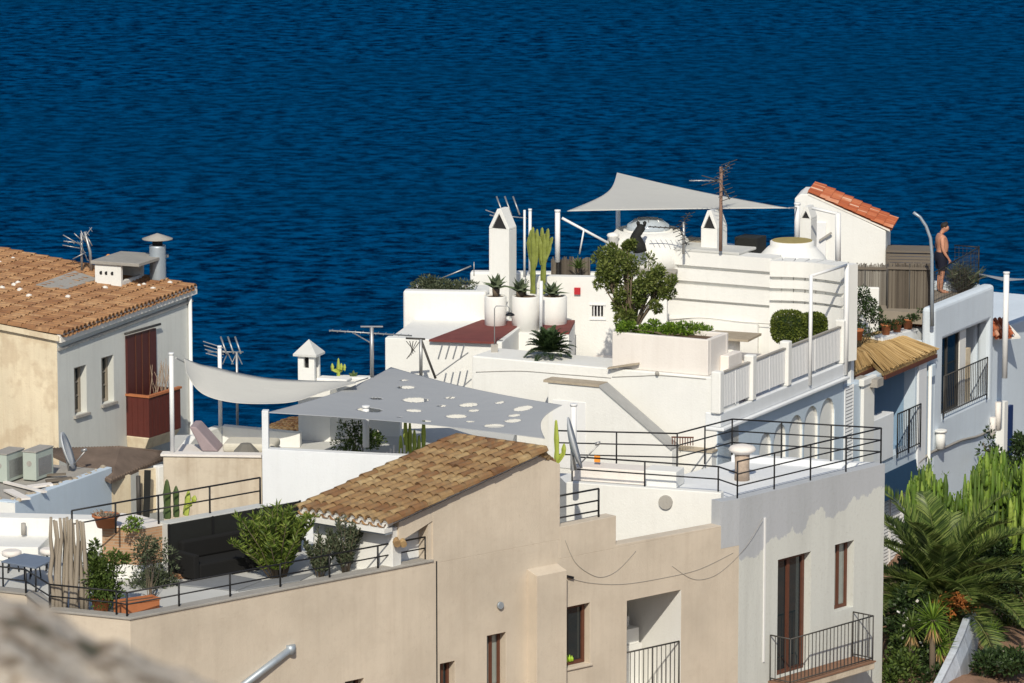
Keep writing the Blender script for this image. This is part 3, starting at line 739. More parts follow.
m = MB(); m.prism([xy(WN.w(n0, .62, 0)), xy(WN.w(n2, .62, 0)), xy(WN.w(n2, .8, 0)), xy(WN.w(n1, 2.4, 0)), xy(WN.w(n0, 3.8, 0))], zlow, zN-.25)
m.build('upper_roof', M['white2'], whouse)
# lower plain wall of the storey (below the bands), painted smooth
m = MB(); m.box(WN, WN.a(636, 330, -.1), n1-.3, -.12, -.003, zNb-.0, zl(322)); m.build('plinth', M['white'], whouse, bevel=.02)
# white table on the terrace
tb = WN.w(WN.a(733, 345, -1.6), -1.6, zfl); T = thing('terrace_table', 'pale stone table on a white round base beside the big planter', 'table', tb)
zt_ = WN.hit(733, 335, -1.6)[1]-zfl
m = MB(); m.lathe(tb, [(.17, 0), (.17, zt_-.06)], 18); m.build('base', M['white'], T)
m = MB(); m.box(Fr(tb.x, tb.y, BT+5), -.62, .55, -.5, .5, tb.z+zt_-.058, tb.z+zt_); m.build('tabletop', M['coping'], T, bevel=.01)
# stair wall with sloping grey coping in front of F
WS = WFB.sh(0, -.75)
s_a = WS.a(548, 384); s_b = WS.a(600, 384); s_c = WS.a(672, 447); s_d = WS.a(735, 447)
zs0 = WS.hit(600, 385)[1]; zs1 = WS.hit(672, 448)[1]
m = MB(); m.face(WS, [(s_a, zlow), (s_c, zlow), (s_c, zs1-.05), (s_b, zs0-.05), (s_a, zs0-.05)], 0, .35)
m.build('stair_wall', M['white'], whouse, bevel=.01)
m = MB(); m.face(WS, [(s_b, zs0-.047), (s_c, zs1-.047), (s_c, zs1), (s_b, zs0)], -.04, .4); m.build('stair_coping', plain('grey stair cement', (.36, .36, .35), .9), whouse)
m = MB(); m.box(WS, s_a-.1, s_b-.003, -.04, .4, zs0-.047, zs0+.01); m.build('coping', M['coping'], whouse); f0_, f1_, zf3 = WFB.a(672, 447, -.3), -.02, WFB.hit(690, 449, -.3)[1]
m = MB(); m.box(WFB, f0_, f1_, -.26, -.003, zlow, zf3-.05); m.build('low_wall', M['white'], whouse)
m = MB(); m.box(WFB, f0_, f1_+.03, -.3, -.002, zf3-.047, zf3)
m.build('coping', M['coping'], whouse)
# lower storey to the left: the wall below F goes on behind the sail; small door panel lines
m = MB(); m.box(WS, WS.a(553, 400), WS.a(586, 400), -.02, -.003, zs0-2, WS.hit(560, 400)[1]); m.build('door_panel', M['wpaint'], whouse, bevel=.01)

# small fittings on the white walls
wire(whouse, WFB, [(612, 377), (640, 376), (662, 375.5), (706, 379)], .008, -.012)
wire(whouse, WFB, [(476, 372), (520, 371), (560, 374), (600, 377), (611, 378)], .007, -.012)
wire(whouse, WN, [(668, 320), (700, 318), (740, 322), (770, 324)], .009, -.14)
m = MB(); p = WFB.w(WFB.a(658, 372), -.05, WFB.hit(658, 373)[1]); m.lathe(p, [(.03, -.05), (.05, 0), (.03, .05)], 8); m.build('wall_lamp', M['stone'], whouse)
m = MB(); m.beam(WFB.w(WFB.a(610, 371), -.1, zF+.02), WFB.w(WFB.a(638, 365), .06, zF+.16), .16, .03); solo(m, 'plank', M['coping'], 'weathered brown plank propped against the big white planter', 'plank', WFB.w(WFB.a(612, 371), -.1, zF+.02))
p = WS.w(WS.a(668, 447), .18, zs1+.01); T = thing('drying_rack', 'small reddish brown slatted rack at the foot of the sloping stair wall', 'rack', p)
m = MB(); m.beam(p+Vector((0, 0, .2)), p+Vector((.5, -.05, .2)), .03, .03); m.build('rail', M['wood'], T)
for k in range(9): m = MB(); m.beam(p+Vector((.02+.058*k, 0, .18)), p+Vector((.02+.058*k, -.02, .01)), .022, .022); m.build('slat', M['wood'], T)

# dry scrub on the slope
m = MB(); r_ = random.Random(17)
for k in range(420):
    x, y = r_.choice((r_.uniform(11, 55), r_.uniform(-55, -12))), r_.uniform(84, 132); s_ = r_.uniform(.25, .8); z = land_z(x, y) if not (8 < x < 26 and y < 112) else 25.0
    for j in range(26):
        d = Vector((r_.uniform(-1, 1), r_.uniform(-1, 1), r_.uniform(0, 1))); q = Vector((x, y, z))+d*s_; mm = Vector((r_.uniform(-1, 1), r_.uniform(-1, 1), r_.uniform(0, 1)))*s_*.35; t_ = mm.cross(Vector((0, 0, 1))).normalized()*s_*.12; m.add([q, q+mm*.5+t_, q+mm, q+mm*.5-t_], [(0, 1, 2, 3)])
props(m.build('scrub', M['olive']), kind='stuff')
# ================================================================== 4. house on the left with the tiled roof
L0 = pY(57, 338, 99); LS = Fr(L0.x, L0.y, 62); LFr = Fr(L0.x, L0.y, -28)
lh = thing('tiled_house', 'house with flat pitched orange tile roof and maroon shutters, at the left edge', 'house', (L0.x, L0.y, 22), 62)
a191 = LS.a(191, 300); zl0 = LS.hit(57, 339)[1]; zl1 = LS.hit(191, 291)[1]
zlt = min(zl0, zl1)-.03
def lhole(u0, u1, v0, v1): 
    a0, zt = LS.hit(u0, v0); a1 = LS.a(u1, v0); zb = LS.hit(u0, v1)[1]; return (a0, a1, zb, zt)
hl1 = lhole(74, 86.3, 368, 416); hl2 = lhole(101.3, 113.5, 358, 405); hl3 = lhole(125, 154, 336, 400)
m = MB(); m.wall(LS, 0, a191, zlow, zlt, .3, [hl1, hl2])
m.face(LS, [(0, zlt), (a191, zlt), (a191, zl1), (0, zl0)], .002, .3)
m.build('side_wall', M['grey'], lh)
m = MB(); m.box(LFr, -7, -.002, -.006, .3, zlow, zl0-.002); m.face(LFr, [(-7, zl0), (-.003, zl0), (-.003, zl0+.02), (-7, zl0+.6)], .003, .3)
m.box(LFr, -7, -6.7, .303, a191, zlow, zl0+.3)
m.build('front_wall', M['cream'], lh)
m = MB(); m.box(LFr, -7, -.31, a191-.3, a191, zlow, zl1+.0); m.build('back_wall', M['grey'], lh)
e0 = LS.w(-.03, -.08, zl0+.08); e1 = LS.w(a191-.14, -.06, zl1+.08); rr0 = LS.w(-.03, 7.0, zl0+.66); rr1 = LS.w(a191-.14, 7.0, zl1+.70)
m = MB(); slab4(m, [e0-Vector((0, 0, .01)), e1-Vector((0, 0, .01)), rr1-Vector((0, 0, .01)), rr0-Vector((0, 0, .01))], .1, 1)
tile_roof(m, e0, e1, rr0, rr1, w=.17, row=.38, r=.07)
m.build('roof', [M['tile3'], M['mortar']], lh)
m = MB(); d2 = LS.w(0, -.15, 0)-LS.w(0, 0, 0)
m.beam(LS.w(-.05, -.07, zl0-.01), LS.w(a191+.05, -.07, zl1+.0), .15, .12)
for i in range(int(a191/.17)+1):
    p = LS.w(i*.17, -.04, zl0+(zl1-zl0)*i*.17/a191+.09); m.tube([p, p+Vector((LS.s, -LS.c, 0))*.10], .075, 7)
m.build('eave', M['mortar'], lh)
m = MB(); m.beam(LS.w(0, -.03, zl0-.24), LS.w(a191, -.03, zl1-.22), .06, .05); m.build('moulding', M['stone'], lh)
m = MB(); slab4(m, [LFr.w(-7, -.1, zl0+.72), LFr.w(.1, -.1, zl0+.09), LFr.w(.1, .1, zl0+.09), LFr.w(-7, .1, zl0+.72)], .12); m.build('verge', M['cream'], lh)
m = MB(); m.tube([LS.w(a191-.14, -.06, zlow), LS.w(a191-.14, -.06, zl1-.1)], .045, 8); m.build('drain_pipe', M['wpaint'], lh)
for h in (hl1, hl2):
    w_ = win(lh, LS, 0, 0, 0, 0, .16, az=(h[0]+.005, h[1]-.005, h[2]+.005, h[3]-.005), fw=.07, frame='woodold', hbars=2, bars=1)
    m = MB(); m.box(LS, h[0]-.05, h[1]+.06, -.07, .12, h[2]-.06, h[2]-.003); m.build('sill', M['stone'], w_)
    m = MB(); m.box(LS, h[1]+.0, h[1]+.003, .003, .3, h[2], h[3])
m = MB(); m.box(LS, hl3[0], (hl3[0]+hl3[1])/2-.01, -.06, -.003, hl3[2]-.3, hl3[3]); sh = m.build('shutter', M['brown'], lh)
m = MB(); m.box(LS, (hl3[0]+hl3[1])/2+.01, hl3[1], -.06, -.003, hl3[2]-.3, hl3[3]); m.build('shutter', M['brown'], lh)
m = MB()
for f in (.28, .5, .75): m.box(LS, hl3[0]+(hl3[1]-hl3[0])*f-.012, hl3[0]+(hl3[1]-hl3[0])*f+.012, -.075, -.0605, hl3[2], hl3[3])
m.build('shutter_strips', M['wood'], lh)
m = MB(); m.tube([LS.w(hl3[0]-.15, -.1, hl3[3]+.08), LS.w(hl3[1]+.12, -.1, hl3[3]+.08)], .03, 8); m.build('awning_rod', M['ironb'], lh)
bz1 = LS.hit(125, 396, 0)[1]; bz0 = LS.hit(125, 436, 0)[1]; ba0 = hl3[0]; ba1 = ba0+1.35; pr = .62
m = MB(); m.box(LS, ba0, ba1, -pr, -pr+.06, bz0, bz1); m.box(LS, ba0, ba0+.06, -pr+.063, -.003, bz0, bz1); m.box(LS, ba1-.06, ba1, -pr+.063, -.003, bz0, bz1)
for k in range(1, 9): m.box(LS, ba0+(ba1-ba0)*k/9-.008, ba0+(ba1-ba0)*k/9+.008, -pr-.008, -pr-.001, bz0+.03, bz1-.03)
for k in range(1, 4): m.box(LS, ba0-.008, ba0-.001, -pr*k/4-.008, -pr*k/4+.008, bz0+.03, bz1-.03)
m.build('balcony_box', M['brownred'] if 'brownred' in M else plain('maroon boards', (.10, .022, .016), .6, var=.25), lh)
m = MB(); m.box(LS, ba0-.03, ba1+.03, -pr-.03, -pr+.07, bz1+.002, bz1+.05); m.box(LS, ba0-.03, ba0+.07, -pr+.073, -.002, bz1+.002, bz1+.05); m.build('balcony_rail', M['terracotta'], lh)
m = MB(); m.hexa([LS.w(a, d, bz0-.3) for a, d in ((ba0+.02, -pr+.15), (ba1-.1, -pr+.15), (ba1-.1, -.002), (ba0+.02, -.002))], [LS.w(a, d, bz0-.002) for a, d in ((ba0-.02, -pr), (ba1, -pr), (ba1, -.002), (ba0-.02, -.002))])
m.build('balcony_corbel', M['cream'], lh, bevel=.02)
# dry twigs in the balcony
m = MB(); rr = random.Random(3); bp = LS.w(ba1-.35, -.3, bz1-.2)
for k in range(26):
    t = bp+Vector((rr.uniform(-.25, .25), rr.uniform(-.25, .25), 0)); q = t+Vector((rr.uniform(-.2, .2), rr.uniform(-.1, .1), rr.uniform(.5, .95))); m.tube([t, t.lerp(q, .5)+Vector((rr.uniform(-.05, .05), 0, 0)), q], .006, 4)
solo(m, 'dry_plant', plain('dry twig', (.40, .30, .22), .9), 'bare dry twigs in the maroon balcony box', 'plant', bp)
def on_roof(u, v, lift=0.0):
    """point of the left roof seen at a pixel"""
    n = (e1-e0).cross(rr0-e0); r = Vector(ray(u, v)); o = Vector((0, 0, CAMZ)); k = (e0+Vector((0, 0, .07))-o).dot(n)/r.dot(n); return o+r*k+Vector((0, 0, lift))
# box chimney
p = on_roof(95, 285); q = on_roof(123, 287)
BX = Fr(p.x, p.y, -22); w = .68
bc = thing('box_chimney', 'low white box chimney with slab lid and three round holes on the orange roof', 'chimney', (p.x, p.y, p.z-.1), -22)
m = MB(); m.box(BX, 0, w, 0, .1, p.z-.15, p.z+.5); m.box(BX, 0, .1, .103, 1.2, p.z-.1, p.z+.5); m.box(BX, .103, w, 1.1, 1.2, p.z-.1, p.z+.5); m.box(BX, w-.1, w, .103, 1.1, p.z-.15, p.z+.12)
m.build('body', M['white'], bc, bevel=.01)
m = MB(); m.box(BX, -.08, w+.5, -.06, 1.5, p.z+.503, p.z+.58); m.build('lid', M['stone'], bc, bevel=.01)
m = MB()
for f in (.25, .45, .68): c = BX.w(w*f, -.004, p.z+.30); m.tube([c, c+Vector((-.0, -.004, 0))], .045, 10)
m.build('vent_holes', M['dark'], bc)
p = on_roof(158, 281); fl = thing('metal_flue', 'galvanised cylinder flue with shallow cone cap at the roof corner', 'flue', p)
m = MB(); m.lathe(p, [(.19, -.05)]+[(.19+.006*(i % 2), .05+i*.05) for i in range(17)], 20); m.build('pipe', M['galv'], fl)
m = MB(); m.lathe(p, [(.12, .85), (.12, 1.0)], 12); m.build('neck', M['dark'], fl)
m = MB(); m.lathe(p, [(.36, .99), (.36, 1.01), (.02, 1.13)], 24); m.build('cap', M['stone'], fl)
a, b, c, d = on_roof(36, 288, .03), on_roof(66, 292, .03), on_roof(98, 282, .03), on_roof(75, 274, .03)
m = MB(); slab4(m, [a+Vector((0, 0, .05)), b+Vector((0, 0, .05)), c+Vector((0, 0, .05)), d+Vector((0, 0, .05))], .12); m.build('cement_patch', M['stone'], lh)
m = MB()
rr = random.Random(5)
for i_, (u, v) in enumerate(((14, 287), (18, 285), (20, 292), (29, 298), (68, 299), (105, 290), (139, 288), (144, 287), (153, 291), (170, 285), (2, 290), (0, 265), (13, 261))):
    p = on_roof(u, v, .03); m = MB(); r = rr.uniform(.05, .08); m.lathe(p, [(r*.6, -.03), (r, .0), (r*.8, .05), (.01, .07)], 7, smooth=False)
    solo(m, 'stone', M['mortar'], 'small white stone on the tiles, '+['second in the cluster at left', 'topmost of the cluster at left', 'rightmost of the cluster at left', 'lowest one left of the cement patch', 'just below the cement patch', 'in front of the box chimney', 'left one of the pair between box chimney and flue', 'right one of the pair between box chimney and flue', 'below the flue pair', 'nearest the roof corner', 'at the left edge, lower', 'at the left edge, upper', 'highest one at top left'][i_], 'stone', p, group='white stones on the orange roof')

# antennas -----------------------------------------------------------
def yagi(root, p, dirv, L, n, el=.35, r=.012, mat='alu', name='aerial', fan=True):
    """boom from p along dirv with n cross rods"""
    m = MB(); p = Vector(p); d = Vector(dirv).normalized(); s_ = d.cross(Vector((0, 0, 1)))
    if s_.length < .1: s_ = Vector((1, 0, 0))
    s_.normalize(); u_ = s_.cross(d)
    m.tube([p, p+d*L], r*1.2, 5)
    for k in range(n):
        c = p+d*L*(k+.3)/n; e = el*(1-.35*k/n); m.tube([c-s_*e, c+s_*e], r*.7, 4)
    if fan:
        for sg in (-1, 1):
            for k in range(4):
                c = p+u_*sg*(.05+.10*k)-d*(.02+.06*k); m.tube([c-s_*el*1.1, c+s_*el*1.1], r*.7, 4)
            m.tube([p, p+u_*sg*.4-d*.22], r, 4)
    return m.build(name, M[mat], root)
def mast(root, p, h, r=.022, mat='alu'): m = MB(); m.tube([p, Vector(p)+Vector((0, 0, h))], r, 7); return m.build('mast', M[mat], root)
p = on_roof(82, 273); an = thing('antenna', 'tangled television antenna rods beside the box chimney', 'antenna', p)
mast(an, p, .95, .03); m = MB(); m.tube([p+Vector((.22, 0, 0)), p+Vector((.20, 0, .5)), p+Vector((.08, 0, .98))], .035, 7); m.build('mast', M['alu'], an)
yagi(an, p+Vector((-.02, -.05, .72)), (-1, -.2, .15), .4, 3, .28)
m = MB()
for (dx0, dz0, dx1, dz1) in ((-.05, .70, -.42, .92), (-.02, .60, -.44, .68), (0, .8, -.16, .96), (.1, .75, .0, 1.02), (.16, .85, .26, .66), (.1, .5, -.2, .35)):
    m.tube([p+Vector((dx0, -.08, dz0)), p+Vector((dx1, -.1, dz1))], .014, 5)
m.build('rods', M['alu'], an)
m = MB(); m.tube([p+Vector((.2, 0, .28)), p+Vector((.62, -.1, .36))], .02, 6); m.lathe(p+Vector((.64, -.1, .30)), [(.03, 0), (.08, .05), (.08, .11), (.03, .16)], 10); m.build('feed_arm', M['orange'], an)

# ================================================================== 5. low annex in front of the left house
X0 = pY(15, 502, 92); X1 = pZ(112, 467, X0.z); AX = frame2(X0, X1); AXF = Fr(X0.x, X0.y, AX.th-90)
an2 = thing('annex', 'low whitewashed annex with bluish side wall and rubble strewn cement roof', 'house', (X0.x, X0.y, 22), AX.th)
LX = AX.loc(X1)[0]
m = MB(); m.box(AX, 0, LX, 0, .2, zlow, X0.z); m.box(AXF, -6, -.003, 0, .2, zlow, X0.z-.002); m.build('wall', M['blue'], an2, bevel=.015)  # side wall coloured blue to carry its shade; the front gets white
m = MB(); m.box(AXF, -6, .0, -.006, -.001, zlow, X0.z-.03); m.build('front_wall', M['white'], an2)
m = MB(); m.prism([xy(AX.w(.15, .21, 0)), xy(AX.w(LX-.05, .21, 0)), xy(AX.w(LX-.05, 7, 0)), xy(AX.w(.15, 7, 0))], zlow, X0.z-.06); m.build('roof', M['stone'], an2)
m = MB(); rr = random.Random(11)
for i in range(40):   # crumbling edge of the roof
    a = rr.uniform(.1, LX); c = AX.w(a, .12+rr.uniform(-.05, .1), X0.z); r = rr.uniform(.03, .07); m.lathe(c, [(r, -.02), (r*.8, r*.3), (.005, r*.5)], 6, smooth=False)
for i in range(30):
    a = rr.uniform(-5.5, .0); c = AXF.w(a, .12+rr.uniform(-.05, .1), X0.z); r = rr.uniform(.04, .09); m.lathe(c, [(r, -.02), (r*.8, r*.4), (.005, r*.7)], 6, smooth=False)
props(m.build('roof_rubble', M['coping'], an2), kind='stuff')
def lying(root, F, a0, d0, a1, d1, z, w, h, mat, name): m = MB(); m.beam(F.w(a0, d0, z), F.w(a1, d1, z), w, h); return m.build(name, M[mat], root)
zr = X0.z-.06
for i, (u0, v0, u1, v1, w) in enumerate(((5, 482, 45, 492, .10), (30, 476, 66, 474, .09), (28, 487, 52, 484, .22), (46, 481, 72, 478, .16), (8, 490, 26, 499, .2))):
    p, q = pZ(u0, v0, zr+.05), pZ(u1, v1, zr+.08); m = MB(); m.beam(p, q, w, .04)
    solo(m, 'board', M['reedgrey'] if i % 2 else M['pale'], ['long thin pale board sloping across the cement roof, nearest the front edge', 'short dark board just below the left satellite dish', 'broad pale plank lying behind the long thin one on the cement roof', 'wide dark plank on the cement roof under the dish foot', 'short pale plank at the left end of the cement roof edge'][i], 'board', p, group='boards lying on the annex roof')
# air conditioner units
def ac(u, v0, v1, lab, wpx):
    p = pZ(u, v1, zr); h = pY(u, v0, p.y).z-zr; F = Fr(p.x, p.y, -24)
    T = thing('air_conditioner', lab, 'air conditioner', p, -24, 'air conditioner units')
    m = MB(); m.box(F, 0, wpx/46, 0, .75, zr+.03, zr+h); m.build('case', plain('grey green case', (.42, .47, .42), .6, var=.05), T, bevel=.015)
    m = MB()
    for k in range(9): m.box(F, wpx/46+.0015, wpx/46+.008, .10, .65, zr+.12+k*(h-.25)/9, zr+.14+k*(h-.25)/9+.02)
    m.build('grille', M['alu'], T)
    m = MB(); c = F.w(wpx/92, -.004, zr+h*.62); m.tube([c, c+Vector((-.002, -.006, 0))], .06, 12); m.tube([c+Vector((.12, .01, 0)), c+Vector((.118, -.002, 0))], .05, 12); m.build('valves', M['stone'], T)
    m = MB(); m.box(F, -.015, wpx/46+.015, -.015, .76, zr+h+.0015, zr+h+.03); m.build('top_panel', M['stone'], T, bevel=.01)
    m = MB(); m.box(F, .05, .12, .1, .8, zr, zr+.03); m.build('foot', M['stone'], T)
ac(23, 452, 481, 'grey green outdoor air conditioner unit next to the satellite dish', 15)
ac(-8, 454, 483, 'grey green outdoor air conditioner unit cut by the left edge of the photo', 17)
# satellite dish seen edge on
def dish(p, r, nrm, lab, tilt=0):
    T = thing('satellite_dish', lab, 'satellite dish', p); nrm = Vector(nrm).normalized(); a = nrm.cross(Vector((0, 0, 1))).normalized(); b = a.cross(nrm)
    c = Vector(p)+Vector((0, 0, r*1.05)); m = MB(); vs = []; fs = []; K = 24
    for i in range(5):
        t = i/4
        for k in range(K):
            an = 2*pi*k/K; vs.append(c+(a*cos(an)*.9+b*sin(an))*r*t - nrm*(.18*r*(1-t*t)))
    for i in range(4):
        for k in range(K): fs.append((i*K+k, i*K+(k+1) % K, (i+1)*K+(k+1) % K, (i+1)*K+k))
    vs2 = [v-nrm*.03 for v in vs]; n0_ = len(vs); m.add(vs+vs2, fs+[tuple(reversed([x+n0_ for x in f])) for f in fs]+[(4*K+k, 4*K+(k+1) % K, n0_+4*K+(k+1) % K, n0_+4*K+k) for k in range(K)], True)
    m.build('reflector', plain('dish grey', (.5, .52, .54), .5), T)
    m = MB(); m.tube([c-b*r*.8, c+nrm*r*.9-b*r*.25], .015, 6); q = c+nrm*r*.9-b*r*.25; m.tube([q, q-nrm*.12], .035, 8); m.build('feed_arm', M['alu'], T)
    m = MB(); m.tube([Vector(p), c-nrm*.2*r], .025, 7); m.build('mount', M['alu'], T); return T
p = pZ(69, 470, zr+.02); T = dish(p, .42, (.985, -.05, .33), 'large grey satellite dish seen edge on, leaning on the cement roof')
# lean-to with brown corrugated roof between annex and beige wall
lt = thing('lean_to', 'lean-to with dark brown corrugated roof over a doorway, below the maroon balcony', 'shed', pZ(112, 520, 29.6))
b0, b1, b2, b3 = pY(84, 485, 94.6), pY(176, 452, 96.6), pY(165, 446.5, 99.0), pY(50, 449, 98.4)
zz = pY(112, 481, 95.2).z
b0 = pZ(111, 481, zz); b1 = pZ(177, 452.5, zz); b2 = pZ(120, 447, zz+.4); b3 = pZ(40, 449, zz+.35)
m = MB(); slab4(m, [b0, b1, b2, b3], .06)
for i in range(26):
    t = (i+.5)/26; p, q = b0.lerp(b1, t), b3.lerp(b2, t); m.tube([p+Vector((0, 0, .0)), q], .032, 6)
m.build('roof', plain('brown corrugated sheet', (.15, .11, .085), .85, var=.5, scale=3), lt)
FL = frame2(pY(112, 500, 95.6), pY(166, 500, 96.6)); fa = lambda u: FL.a(u, 500)
zf0, zf1 = 29.2, zz-.02
m = MB(); m.box(FL, fa(112)+.0, fa(131), .0, .1, zf0, zf1); m.box(FL, fa(142), fa(156), 0.0, .1, zf0, zf1+.05)
m.build('wall', M['cream'], lt)
m = MB(); m.box(FL, fa(156)+.003, fa(165), -.1, .1, zf0, zf1+.1); m.build('pillar', M['white'], lt, bevel=.02)
m = MB(); m.box(FL, fa(131)+.003, fa(142)-.003, .5, .55, zf0, zf1); m.build('doorway', M['dark'], lt)
m = MB(); m.tube([FL.w(fa(133), -.2, zf0), FL.w(fa(133), -.2, zf1)], .05, 7); m.build('post', M['ironb'], lt)
m = MB(); m.beam(FL.w(fa(139), -.25, zf0), FL.w(fa(141), -.25, zf1+.1), .14, .08); m.build('curtain', M['black'], lt)

# ================================================================== 6. white garden walls on the beige terrace
bw = thing('garden_wall', 'low white terrace wall behind the grey driftwood poles', 'wall', pZ(60, 549, FA), -5)
p = pY(18, 549, 90.3); q = pY(104, 549.5, 90.1); F6 = frame2(p, q); z6 = pY(20, 518, 90.3).z
m = MB(); m.box(F6, -6, F6.loc(q)[0], 0, .5, FA-.05, z6); m.build('wall', M['white'], bw, bevel=.02)
m = MB(); m.box(F6, -3.5, F6.a(50, 556), -1.1, -.003, FA+.003, FA+.3); m.build('bench', M['white'], bw, bevel=.02)
m = MB(); m.tube([F6.w(F6.a(25.5, 548), -.15, z6-.62+.3), F6.w(F6.a(25.5, 548), -.15, z6-.07)], .05, 8); m.build('post', M['stone'], bw)
# short rail at the far left
railing(bw, [pY(-30, 551, 90.3), pY(20, 546, 91.2)], .5, [1.0, .45], sp=1.2, post=.02, rail=.015)
# brick planter
c0 = pY(142, 529, 87.6); z7 = c0.z; F7 = Fr(c0.x, c0.y, WA.th); F7b = Fr(c0.x, c0.y, -14)
aL = F7b.a(102, 527); aRr = F7.a(168, 524)
def brick():
    m, t, b = newmat('thin brick'); tc = N(t, 'ShaderNodeNewGeometry'); sp = N(t, 'ShaderNodeSeparateXYZ'); t.links.new(tc.outputs['Position'], sp.inputs[0])
    ad = N(t, 'ShaderNodeMath', operation='ADD'); t.links.new(sp.outputs[0], ad.inputs[0]); t.links.new(sp.outputs[1], ad.inputs[1])
    cb = N(t, 'ShaderNodeCombineXYZ'); t.links.new(ad.outputs[0], cb.inputs[0]); t.links.new(sp.outputs[2], cb.inputs[1])
    bt = N(t, 'ShaderNodeTexBrick'); t.links.new(cb.outputs[0], bt.inputs[0]); bt.inputs['Scale'].default_value = 1
    bt.inputs['Brick Width'].default_value = .3; bt.inputs['Row Height'].default_value = .06; bt.inputs['Mortar Size'].default_value = .008
    bt.inputs['Color1'].default_value = (.46, .27, .15, 1); bt.inputs['Color2'].default_value = (.34, .19, .10, 1); bt.inputs['Mortar'].default_value = (.40, .31, .22, 1)
    t.links.new(bt.outputs[0], b.inputs['Base Color']); b.inputs['Roughness'].default_value = .9; bump(t, b, bt.outputs['Fac'], -.4, .01); return m
M['brick'] = brick()
bp = thing('brick_planter', 'thin brick planter wall on a white base, with a terracotta pot on top', 'planter', (c0.x, c0.y, FA), WA.th)
m = MB(); poly = [xy(F7b.w(aL, 0, 0)), xy(c0), xy(F7.w(aRr, 0, 0)), xy(F7.w(aRr, 1.0, 0)), xy(F7b.w(aL, 1.2, 0))]
m.prism(poly, FA+.28, z7); m.build('brickwork', M['brick'], bp)
m = MB(); m.prism(poly, FA, FA+.278); m.build('base', M['white'], bp)
m = MB(); pc = [Vector((*q, 0)) for q in poly]; m.prism([xy(q.lerp(Vector((sum(x.x for x in pc)/5, sum(x.y for x in pc)/5, 0)), -.02)) for q in pc], z7+.002, z7+.03); m.build('coping', M['pale'], bp)
# dark windbreak panel at the back of the terrace
d0 = pZ(169, 577, FA); d1 = pZ(300, 552, FA); D0 = frame2(d0, d1); LD = D0.loc(d1)[0]; zD = pY(169, 524, d0.y).z
wb = thing('windbreak', 'long black windbreak panel along the back of the planted terrace', 'screen', (d0.x, d0.y, FA), D0.th)
m = MB(); m.box(D0, 0, LD, 0, .03, FA, zD-.02); m.build('panel', M['black'], wb)
for a in (0.0, LD*.33, LD*.66, LD): m = MB(); m.box(D0, a-.02, a+.02, -.025, -.002, FA, zD); m.build('post', M['iron'], wb)
lw = thing('ledge_wall', 'raised grey ledge with black two bar railing, behind the black windbreak', 'wall', (d0.x, d0.y, FA), D0.th)
m = MB(); aLD = D0.a(263, 505, .2); m.box(D0, 0, aLD, .035, .34, zlow, zD+.0); m.build('ledge', M['floor'], lw, bevel=.01)
railing(lw, [D0.w(D0.a(72, 520, .25), .25, zD), D0.w(-.05, .25, zD), D0.w(aLD-.03, .25, zD)], .55, [1.0, .5], sp=1.25, post=.022, rail=.016)
# black sofa, dark; grey decking boards
sf = thing('sofa', 'black outdoor sofa in front of the black windbreak', 'sofa', D0.w(.9, -.5, FA), D0.th)
m = MB(); m.box(D0, .2, 1.9, -.75, -.03, FA+.05, FA+.34); m.build('seat', M['sofa'], sf, bevel=.03)
m = MB(); m.box(D0, .2, 1.9, -.2, -.032, FA+.343, FA+.72); m.build('backrest', M['sofa'], sf, bevel=.04)
m = MB(); m.box(D0, .05, .197, -.75, -.03, FA+.05, FA+.55); m.build('armrest', M['sofa'], sf, bevel=.03)
m = MB(); m.box(D0, 1.903, 2.05, -.75, -.03, FA+.05, FA+.55); m.build('armrest', M['sofa'], sf, bevel=.03)
for i in range(2):
    dk = [pZ(*q, FA+.03) for q in (((176, 584), (236, 590), (262, 580), (214, 571)), ((238, 590.5), (300, 580), (316, 572), (264, 580)))[i]]
    m = MB(); slab4(m, dk, .03); solo(m, 'deck_panel', M['deck'], ['grey decking panel nearer the terracotta planters', 'grey decking panel nearer the bushes'][i], 'decking', dk[0], bevel=.01)
bd = pZ(180, 576, FA+.0); m = MB(); m.box(Fr(bd.x, bd.y, WA.th), -.2, .45, -.25, .3, FA+.003, FA+.1); solo(m, 'wooden_box', plain('tan wood', (.32, .17, .09), .8), 'low tan wooden box at the foot of the black windbreak', 'box', bd, bevel=.01)
# patio table with bluish cloth
tp = pY(25, 556, 87.3); T = thing('patio_table', 'black metal patio table with blue grey top at the left edge', 'table', (tp.x, tp.y, FA), WA.th)
zt = tp.z; q = [pZ(*x, zt) for x in ((2, 562), (26, 552.5), (52, 555), (52, 573), (30, 573.5))]; q = [pZ(*x, zt) for x in ((1, 561), (24, 553), (56, 558), (36, 567.5))]
m = MB(); slab4(m, q, .035); m.build('tabletop', plain('blue grey cloth', (.16, .20, .27), .7), T, bevel=.008)
for i, x in enumerate(q):
    m = MB(); y = x.lerp((q[0]+q[2])/2, .06); m.tube([Vector((y.x, y.y, FA+.003)), Vector((y.x, y.y, zt-.036))], .02, 6); m.build('leg', M['iron'], T)
for i, (u, v) in enumerate(((12, 572), (34, 578), (50, 570))):
    c = pZ(u, v, FA+.0); S_ = thing('stool', ['pale cushioned stool under the left end of the patio table', 'pale cushioned stool in front of the patio table', 'pale cushioned stool between patio table and poles'][i], 'stool', c)
    m = MB(); m.lathe(c, [(.16, .33), (.2, .36), (.2, .42), (.15, .45)], 16); m.build('cushion', M['pale'], S_)
    m = MB()
    for k in range(3): m.tube([c+Vector((.14*cos(k*2.1), .14*sin(k*2.1), .003)), c+Vector((.1*cos(k*2.1), .1*sin(k*2.1), .33))], .015, 5)
    m.build('legs', M['iron'], S_)

